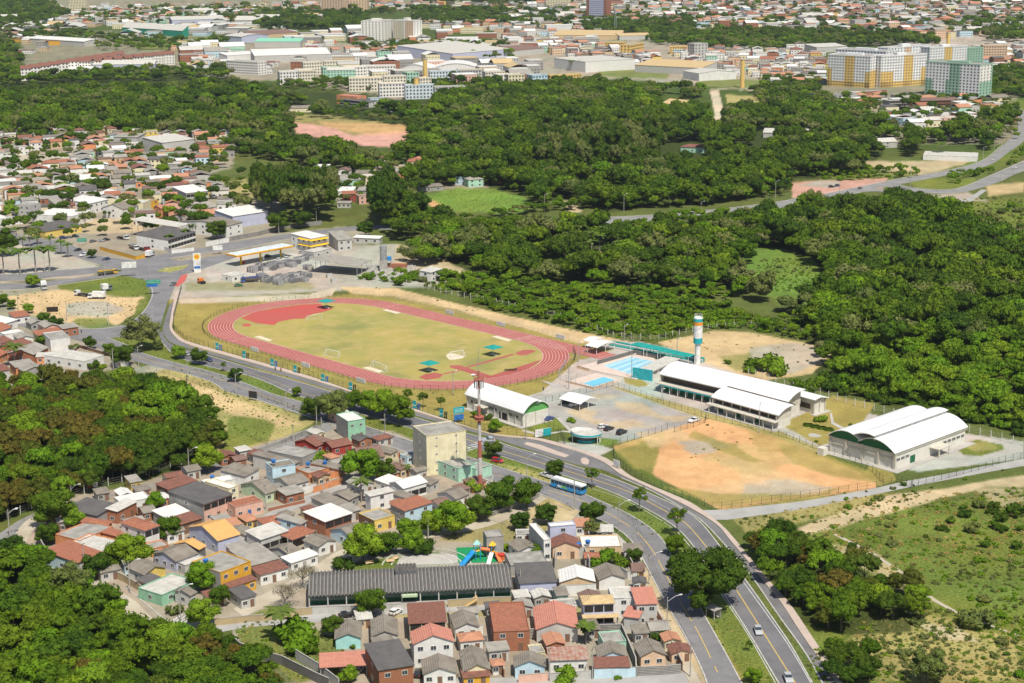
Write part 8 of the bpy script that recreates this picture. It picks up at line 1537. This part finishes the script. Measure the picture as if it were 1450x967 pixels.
def far_mesh():
 wk=sorted(set(f[7]for f in FAR));rk=sorted(set(f[6]for f in FAR));mats=[W(k)for k in wk]+[RF[ROOFK[k]]for k in rk]+[GLS];mb=MB()
 for base,rz,w_,d_,h,kind,r_,wc in FAR:
  c,s=math.cos(rz),math.sin(rz);q=MB();wi=wk.index(wc);ri=len(wk)+rk.index(r_)
  q.box(0,0,0,w_,d_,h,m=wi);rise=min(w_,d_)*.18
  if kind in('gx','gy','hip'):roof_mesh(q,kind,w_,d_,h,rise,.4);q.m=q.m[:6]+[ri]*(len(q.f)-6)
  else:q.box(-.2,-.2,h,w_+.2,d_+.2,h+.35,m=ri)
  for f in range(max(1,int(h/3))):
   for x in((np.arange(int(w_/3))+.5)/int(w_/3)):q.quad((w_*x-.7,-.03,f*3+1),(w_*x+.7,-.03,f*3+1),(w_*x+.7,-.03,f*3+2.2),(w_*x-.7,-.03,f*3+2.2),m=len(mats)-1)
  n=len(mb.v);mb.v+=[(base.x+x*c-y*s,base.y+x*s+y*c,z)for x,y,z in q.v];mb.f+=[tuple(n+i for i in f)for f in q.f];mb.m+=q.m
 tag(mb.build('distant_houses',mats),'crowded distant town of small pale houses with orange and grey roofs','houses',kind='stuff');print('far houses',len(FAR),'near',NH[0])
far_mesh()
# woods, scrub and their edges
wood_keys=['green0','green1','deep0','deep1','lush0','brown0','brown1','olive0','olive1','umbrella0','tall0','tall1','cone0','bush0','bush1','bush2','bush3','edge0','edge1','edge2','umbrella1','lush1','bare0','flame0','tuft0','tuft1','tuft2']
KI={k:i for i,k in enumerate(wood_keys)}
def ki(d):return{KI[k]:v for k,v in d.items()}
MIX=ki(dict(green0=3,green1=3,deep0=2,deep1=2,lush0=1.6,olive0=.8,olive1=.6,umbrella0=1.2,cone0=.6,lush1=1.3))
DARKMIX=ki(dict(deep0=4,deep1=4,green0=2.5,green1=2,umbrella0=1,olive0=.5,lush0=.5))
LOT=[(985,466),(1060,466),(1170,488),(1185,505),(1155,540),(1090,550),(1000,518),(930,486)]
LEFTWOOD=ki(dict(edge0=4,edge1=2.6,edge2=1.6,green0=1.5,lush1=1,brown1=.6));SCRUB=ki(dict(bush0=3,bush1=2,bush2=2.4,bush3=1.2));BRIGHT=ki(dict(bush1=4,bush0=3,lush0=1,lush1=1,green0=1))
near=[];woods=[];scrub=[];far=[]
near+=fill([(-320,548),(30,552),(110,556),(200,560),(250,570),(305,615),(318,645),(245,672),(150,690),(90,708),(40,726),(0,748),(-320,850)],5.4,(3.4,5.2),LEFTWOOD,seed=11,zs=(.9,1.3))
near+=fill([(-320,835),(0,788),(20,800),(48,814),(90,832),(130,856),(160,884),(210,908),(280,922),(335,928),(385,962),(395,1180),(-320,1180)],5.0,(3.0,5.0),ki(dict(edge0=4,edge2=2,green0=1.5,green1=2,lush0=1,edge1=.7,umbrella0=.6)),seed=12,zs=(.8,1.15))
near+=fill([(1068,778),(1110,770),(1160,790),(1200,800),(1250,840),(1310,858),(1300,890),(1240,880),(1190,905),(1140,890),(1100,850)],5.6,(3.2,4.8),LEFTWOOD,seed=13,zs=(.8,1.2))
near+=fill([(1165,935),(1235,925),(1250,960),(1200,985),(1175,970)],5.5,(3,4),ki(dict(edge2=2,edge0=3)),seed=14)
woods+=fill([(570,370),(640,330),(760,330),(860,330),(1060,315),(1180,300),(1300,296),(1440,352),(1800,390),(1800,480),(1450,500),(1300,505),(1200,520),(1160,520),(1170,480),(1100,438),(1020,415),(940,412),(800,404),(700,400),(640,392)],6.6,(3.8,6.4),MIX,seed=15,holes=CLEAR,zs=(.8,1.35))
woods+=fill([(1060,330),(1180,305),(1300,300),(1440,352),(1450,480),(1300,500),(1180,480),(1090,400)],8.5,(4.6,7.6),DARKMIX,seed=16,holes=CLEAR,zs=(.9,1.4))
woods+=fill([(530,300),(620,230),(700,190),(760,175),(900,178),(1010,190),(1100,205),(1240,225),(1230,248),(1130,252),(1080,280),(1000,292),(860,300),(800,285),(740,310),(640,330),(560,345)],8.0,(4.5,7.2),DARKMIX,seed=17,holes=CLEAR,zs=(.9,1.5))
woods+=fill([(770,205),(930,205),(940,235),(900,250),(760,250)],8,(4.5,6),ki(dict(tall1=3,tall0=2)),seed=18,zs=(1.3,1.7))
woods+=fill([(365,285),(470,285),(478,318),(365,318)],6.5,(4.8,6),ki(dict(tall0=4,tall1=1)),seed=19,zs=(1.4,1.8));woods+=fill([(530,300),(560,300),(570,325),(530,330)],7,(5.5,6.5),ki(dict(tall0=4)),seed=191,zs=(1.4,1.7))
woods+=fill([(-320,140),(0,140),(200,132),(330,128),(450,150),(470,170),(412,196),(460,204),(570,216),(620,225),(520,250),(340,222),(330,200),(180,192),(-320,205)],8.6,(4.5,7),MIX,seed=20,holes=CLEAR,zs=(.85,1.4))
woods+=fill([(470,128),(560,134),(700,136),(850,130),(1000,142),(1000,180),(700,180),(580,175)],9.0,(5,7.5),MIX,seed=21,holes=CLEAR,zs=(.8,1.3))
woods+=fill([(1030,158),(1110,150),(1160,158),(1240,180),(1300,200),(1360,190),(1420,165),(1440,172),(1400,215),(1300,240),(1230,235),(1100,205),(1020,190)],8.8,(4.6,7),MIX,seed=22,holes=CLEAR,zs=(.8,1.4))
woods+=fill([(600,255),(700,250),(760,275),(750,300),(700,310),(600,300)],7,(3,4.5),MIX,seed=23,holes=CLEAR,dens=.5)
woods+=fill([(1180,500),(1300,490),(1700,470),(1700,620),(1450,596),(1330,585),(1230,560)],8.5,(3.6,5.5),ki(dict(lush0=3,lush1=3,green0=1,green1=1)),seed=161,dens=.6);woods+=fill([(582,180),(640,180),(700,190),(660,228),(600,232),(576,216)],8,(4,6.5),MIX,seed=171);woods+=fill([(640,120),(860,128),(1000,140),(1005,180),(700,180)],9,(4.5,7),MIX,seed=172,dens=.7,holes=CLEAR);woods+=fill([(640,316),(740,304),(800,298),(860,300),(1000,292),(1080,281),(1118,276),(1118,256),(1000,282),(860,290),(740,298)],6,(2.4,4.2),MIX,seed=173);scrub+=fill([(640,392),(800,404),(1020,415),(1100,438),(1160,470),(1165,492),(1060,468),(1010,466),(930,482),(870,482),(800,462),(640,425),(560,405),(560,395)],4.2,(1.6,3.2),BRIGHT,seed=31,holes=[LOT],zs=(.7,1.2),clump=.3)
scrub+=fill([(0,778),(22,786),(50,802),(90,818),(130,838),(170,872),(215,894),(290,906),(335,912),(335,926),(280,920),(210,906),(160,884),(125,856),(85,832),(40,814),(0,795)],2.6,(1.2,2.2),ki(dict(bush0=3,bush3=3,bush1=1)),seed=44);scrub+=fill([(1160,500),(1190,548),(1240,562),(1450,612),(1600,650),(1600,480),(1300,490)],5,(2.4,4.4),BRIGHT,seed=32,holes=[LOT])
scrub+=fill([(1085,560),(1180,555),(1230,568),(1450,618),(1600,650),(1600,600),(1450,575),(1230,530),(1140,540)],4.6,(2.6,3.8),ki(dict(bush0=4,bush3=3,bush1=1)),seed=33,holes=[LOT])
scrub+=fill([(1180,755),(1300,720),(1460,700),(1700,690),(1700,1150),(1250,1150),(1240,900),(1320,870),(1290,830),(1180,770)],4.8,(.6,2.0),SCRUB,seed=34,dens=.3,clump=.5,zs=(.6,1));scrub+=fill([(1350,720),(1450,715),(1600,720),(1600,820),(1400,790)],5.5,(1.8,3.0),ki(dict(bush2=3,bush3=3,bush0=2)),seed=35,dens=.6)
scrub+=fill([(1120,740),(1250,716),(1340,692),(1350,684),(1240,704),(1100,734)],4,(.6,1.4),SCRUB,seed=36,dens=.5);scrub+=fill([(1080,366),(1142,366),(1165,400),(1152,420),(1100,414),(1068,390)],9,(.8,1.6),SCRUB,seed=37,dens=.3)
scrub+=fill([(1340,290),(1500,290),(1500,345),(1440,340)],9,(1.2,3),SCRUB,seed=38,dens=.35);scrub+=fill([(600,380),(640,385),(690,400),(660,412),(560,400),(500,398),(500,392)],4.5,(1.4,2.6),SCRUB,seed=39,dens=.8)
scrub+=fill([(1140,232),(1300,244),(1300,252),(1200,256),(1120,250)],6,(2,3),BRIGHT,seed=40,dens=.8);scrub+=fill([(860,318),(1080,300),(1130,292),(1130,310),(1000,325),(870,326)],5,(1.8,3.2),BRIGHT,seed=41,dens=.8)
scrub+=fill([(1330,246),(1420,236),(1450,205),(1450,226),(1400,247),(1350,262)],6,(1.6,3),BRIGHT,seed=42,dens=.6);scrub+=fill([(1180,700),(1450,662),(1600,640),(1600,650),(1450,672),(1190,712)],5,(.5,1.2),SCRUB,seed=43,dens=.4)
far+=fill([(-300,62),(20,66),(30,88),(30,110),(100,106),(250,100),(330,100),(330,112),(100,118),(-300,140)],9.4,(3.7,5.9),MIX,seed=51,holes=CLEAR,dens=.75);far+=fill([(-300,2),(60,2),(100,22),(60,36),(-300,40)],11.5,(5,7.9),DARKMIX,seed=52,dens=.8)
far+=fill([(360,20),(520,22),(520,42),(360,42)],10.1,(4.3,7.3),DARKMIX,seed=53);far+=fill([(585,14),(700,18),(860,26),(860,34),(700,38),(585,36)],10.8,(4.3,7.3),DARKMIX,seed=54,dens=.8)
far+=fill([(590,-8),(1000,-8),(1000,4),(700,8),(590,6)],14.4,(6.2,9.9),DARKMIX,seed=55);far+=fill([(820,34),(980,28),(980,48),(830,48)],10.1,(4.3,6.6),DARKMIX,seed=56);far+=fill([(900,50),(1060,46),(1160,50),(1170,62),(1080,76),(930,64)],9.4,(4.3,6.6),MIX,seed=57,dens=.8)
far+=fill([(1080,46),(1250,50),(1330,58),(1330,66),(1170,66),(1080,72)],10.1,(4.3,6.6),MIX,seed=58);far+=fill([(1360,34),(1460,30),(1600,30),(1600,62),(1400,60)],11.5,(5,7.9),MIX,seed=59,dens=.7)
far+=fill([(1400,100),(1600,98),(1600,140),(1400,138)],7.2,(3.7,5.3),MIX,seed=60);far+=fill([(1080,112),(1160,112),(1160,140),(1080,138)],7.2,(3.1,4.6),MIX,seed=61,dens=.8);far+=fill([(1060,128),(1180,140),(1240,150),(1230,160),(1080,150)],7.2,(3.1,4.6),MIX,seed=62,dens=.7)
far+=fill([(500,62),(720,62),(730,86),(600,80),(500,74)],8.6,(3.1,5.3),MIX,seed=63,dens=.35);far+=fill([(100,18),(500,8),(600,16),(480,28),(340,34),(120,36)],14.4,(3.7,6.6),MIX,seed=64,dens=.45);far+=fill([(700,4),(1450,-10),(1600,0),(1600,60),(1100,44),(700,40)],15,(3.5,6.5),MIX,seed=65,dens=.5)
far+=fill([(0,36),(60,34),(140,52),(260,58),(330,56),(330,66),(240,72),(150,72),(100,60),(0,60)],11.5,(3.7,5.9),MIX,seed=66,dens=.5,holes=CLEAR);far+=fill([(390,112),(560,120),(770,118),(850,112),(850,126),(560,132),(400,126)],7.2,(3.1,4.6),MIX,seed=67,dens=.6)
far+=fill([(0,196),(330,190),(340,230),(300,262),(0,262)],14,(3,5.2),MIX,seed=68,dens=.75);far+=fill([(0,262),(340,262),(360,320),(0,345)],14,(3,5.2),MIX,seed=69,dens=.75);far+=fill([(330,245),(520,235),(700,238),(700,262),(600,262),(480,290),(340,290)],8.6,(2.2,4),MIX,seed=70,dens=.5,holes=CLEAR)
far+=fill([(1160,140),(1440,140),(1440,200),(1240,200)],11.5,(2.5,4.6),MIX,seed=71,dens=.6)
far+=fill([(600,150),(760,128),(860,126),(1000,135),(1000,180),(700,185),(620,178)],8,(4,6.5),MIX,seed=81,holes=CLEAR);far+=fill([(470,150),(560,158),(620,165),(620,180),(575,178),(470,166)],9,(2.5,4),MIX,seed=82,dens=.6)
near.sort(key=lambda p:p[1]);woods.sort(key=lambda p:p[1]);scrub.sort(key=lambda p:p[1])
def vis(p):q=project(p[0],p[1],5);return-20<q[0]<1470 and q[1]<1000
NN={0:'leafy green',1:'rounded green'}
LBL={'edge0':'bushy green tree in the close wood beside the bottom left streets','edge1':'brownish green tree in a close wood by the village','edge2':'dark green tree in a close wood by the village'}
def lbl(k):
 if k in LBL:return LBL[k]
 w_={'green':'mid green tree','deep':'dark green tree','lush':'light green tree','brown':'brownish green tree','olive':'grey green tree','umbrella':'flat topped spreading tree','tall':'tall slender tree','cone':'pointed green tree','bush':'low bush','bare':'bare tree','flame':'red flowering tree'}[k.rstrip('0123456789')]
 return w_+' standing in the nearer woods round the village'
cand=[p for p in near if vis(p)];ind=cand[:300];s_ind=set(map(id,ind))
for p in ind:
 k=wood_keys[p[4]];place_tree(k,p[0],p[1],p[2],'woodland_tree',lbl(k),'tree','trees of the nearer woods, '+lbl(k).split(' tree')[0],zs=p[5],rz=p[3])
rest=[p for p in near if id(p)not in s_ind]
scatter('woodland','dense green wood covering the valley between village, park and highway','woodland',rest+woods,wood_keys)
sv_=[p for p in scrub if vis(p)];ind=sorted(sv_,key=lambda p:-p[2]/p[1])[:260];s_ind=set(map(id,ind))
for p in ind:
 k=wood_keys[p[4]];place_tree(k,p[0],p[1],p[2],'shrub',{'bush0':'mid green shrub on the rough ground beside the sports park','bush1':'fresh light green shrub on the rough ground beside the sports park','bush2':'grey green shrub on the rough ground beside the sports park','bush3':'dark green shrub on the rough ground beside the sports park'}.get(k,lbl(k).replace('standing in the nearer woods round the village','standing among the shrubs beside the sports park')),'shrub','shrubs on rough ground, '+k[:4]+' '+{'0':'green','1':'light','2':'grey','3':'dark'}.get(k[-1],''),zs=p[5],rz=p[3])
scatter('scrub','low green scrub on rough ground round the sports park','scrub',[p for p in scrub if id(p)not in s_ind],wood_keys)
scatter('distant_trees','distant trees between the far houses and warehouses','trees',far,wood_keys)
print('trees',len(near),len(woods),len(scrub),len(far))
tuf=[]
TM=ki(dict(tuft0=4,tuft1=3,tuft2=.6));TD=ki(dict(tuft0=1,tuft1=1.5,tuft2=4))
tuf+=fill([(1110,765),(1250,722),(1340,700),(1700,668),(1700,1150),(1180,1150),(1140,930),(1230,880),(1320,860),(1180,775)],1.7,(.25,.95),TM,seed=91,dens=.75,clump=.3,zs=(.6,1.2));tuf+=fill([(1180,880),(1450,880),(1500,1000),(1190,1000)],2.2,(.2,.7),TD,seed=92,dens=.7,clump=.3)
tuf+=fill([(1040,735),(1230,702),(1340,690),(1250,722),(1125,748),(1060,760)],1.8,(.2,.7),TD,seed=93,dens=.8);tuf+=fill([(800,425),(1020,430),(1180,480),(1450,500),(1700,560),(1700,640),(1450,600),(1160,540),(1060,470),(930,485),(860,480)],2.6,(.5,1.4),ki(dict(tuft0=4,tuft1=2)),seed=94,holes=[LOT],dens=.7)
tuf+=fill([(868,640),(955,605),(1000,592),(1100,620),(1240,682),(1240,692),(1020,722),(960,690)],2.2,(.15,.55),TD,seed=95,dens=.15,clump=.62);tuf+=fill([(205,524),(250,520),(330,555),(447,598),(400,615),(300,655),(300,600)],1.9,(.15,.5),TM,seed=96,dens=.6,clump=.4)
tuf+=fill([(150,476),(222,468),(250,494),(352,532),(480,580),(640,626),(800,676),(940,738),(1060,896),(1100,967),(1056,967),(1006,885),(950,790),(900,737),(740,674),(448,594),(260,520)],1.6,(.12,.4),TM,seed=97,dens=.5);tuf+=fill([(1080,366),(1142,366),(1165,400),(1150,415),(1100,414),(1068,390)],3,(.4,1),ki(dict(tuft0=5,tuft1=1)),seed=98);tuf+=fill([(600,280),(650,268),(700,270),(740,282),(750,300),(640,300)],2.4,(.15,.4),ki(dict(tuft0=5,tuft1=1)),seed=104,dens=.8)
tuf+=fill([(480,406),(560,402),(650,428),(800,458),(930,484),(1000,470),(1060,464),(1170,490),(1180,505),(1100,545),(1010,500),(900,492),(640,440),(500,412)],2.4,(.15,.6),TD,seed=99,dens=.1,clump=.5);tuf+=fill([(1310,285),(1500,275),(1500,350),(1440,348),(1350,318)],4,(.5,1.3),TM,seed=100,dens=.7)
tuf+=fill([(330,885),(380,862),(480,905),(500,950),(420,967),(345,930)],1.6,(.2,.6),TM,seed=101,dens=.8);tuf+=fill([(0,412),(200,392),(212,415),(190,455),(150,470),(30,442)],2.2,(.15,.5),TD,seed=102,dens=.5,clump=.42);tuf+=fill([(240,425),(480,405),(640,425),(820,480),(840,500),(800,560),(700,600),(420,540),(250,485)],3.2,(.12,.3),TD,seed=103,dens=.35,clump=.4,holes=[[(290,460),(350,425),(520,415),(830,480),(810,520),(640,556),(430,520)]])
scatter('grass_tufts','tufts of green and straw coloured grass on rough ground and verges','grass',tuf,wood_keys);print('tufts',len(tuf))
# the air
m,t,N,L,b=nodes('haze_air');N.remove(b);pv=N.new('ShaderNodeVolumePrincipled');pv.inputs['Density'].default_value=.00004;pv.inputs['Color'].default_value=(.82,.89,1,1);pv.inputs['Anisotropy'].default_value=.3
L.new(pv.outputs[0],[q for q in N if q.type=='OUTPUT_MATERIAL'][0].inputs['Volume'])
tag(MB().box(-9000,-300,-1.2,9000,42000,190).build('haze',m),'thin pale haze over the whole place','haze',kind='stuff')
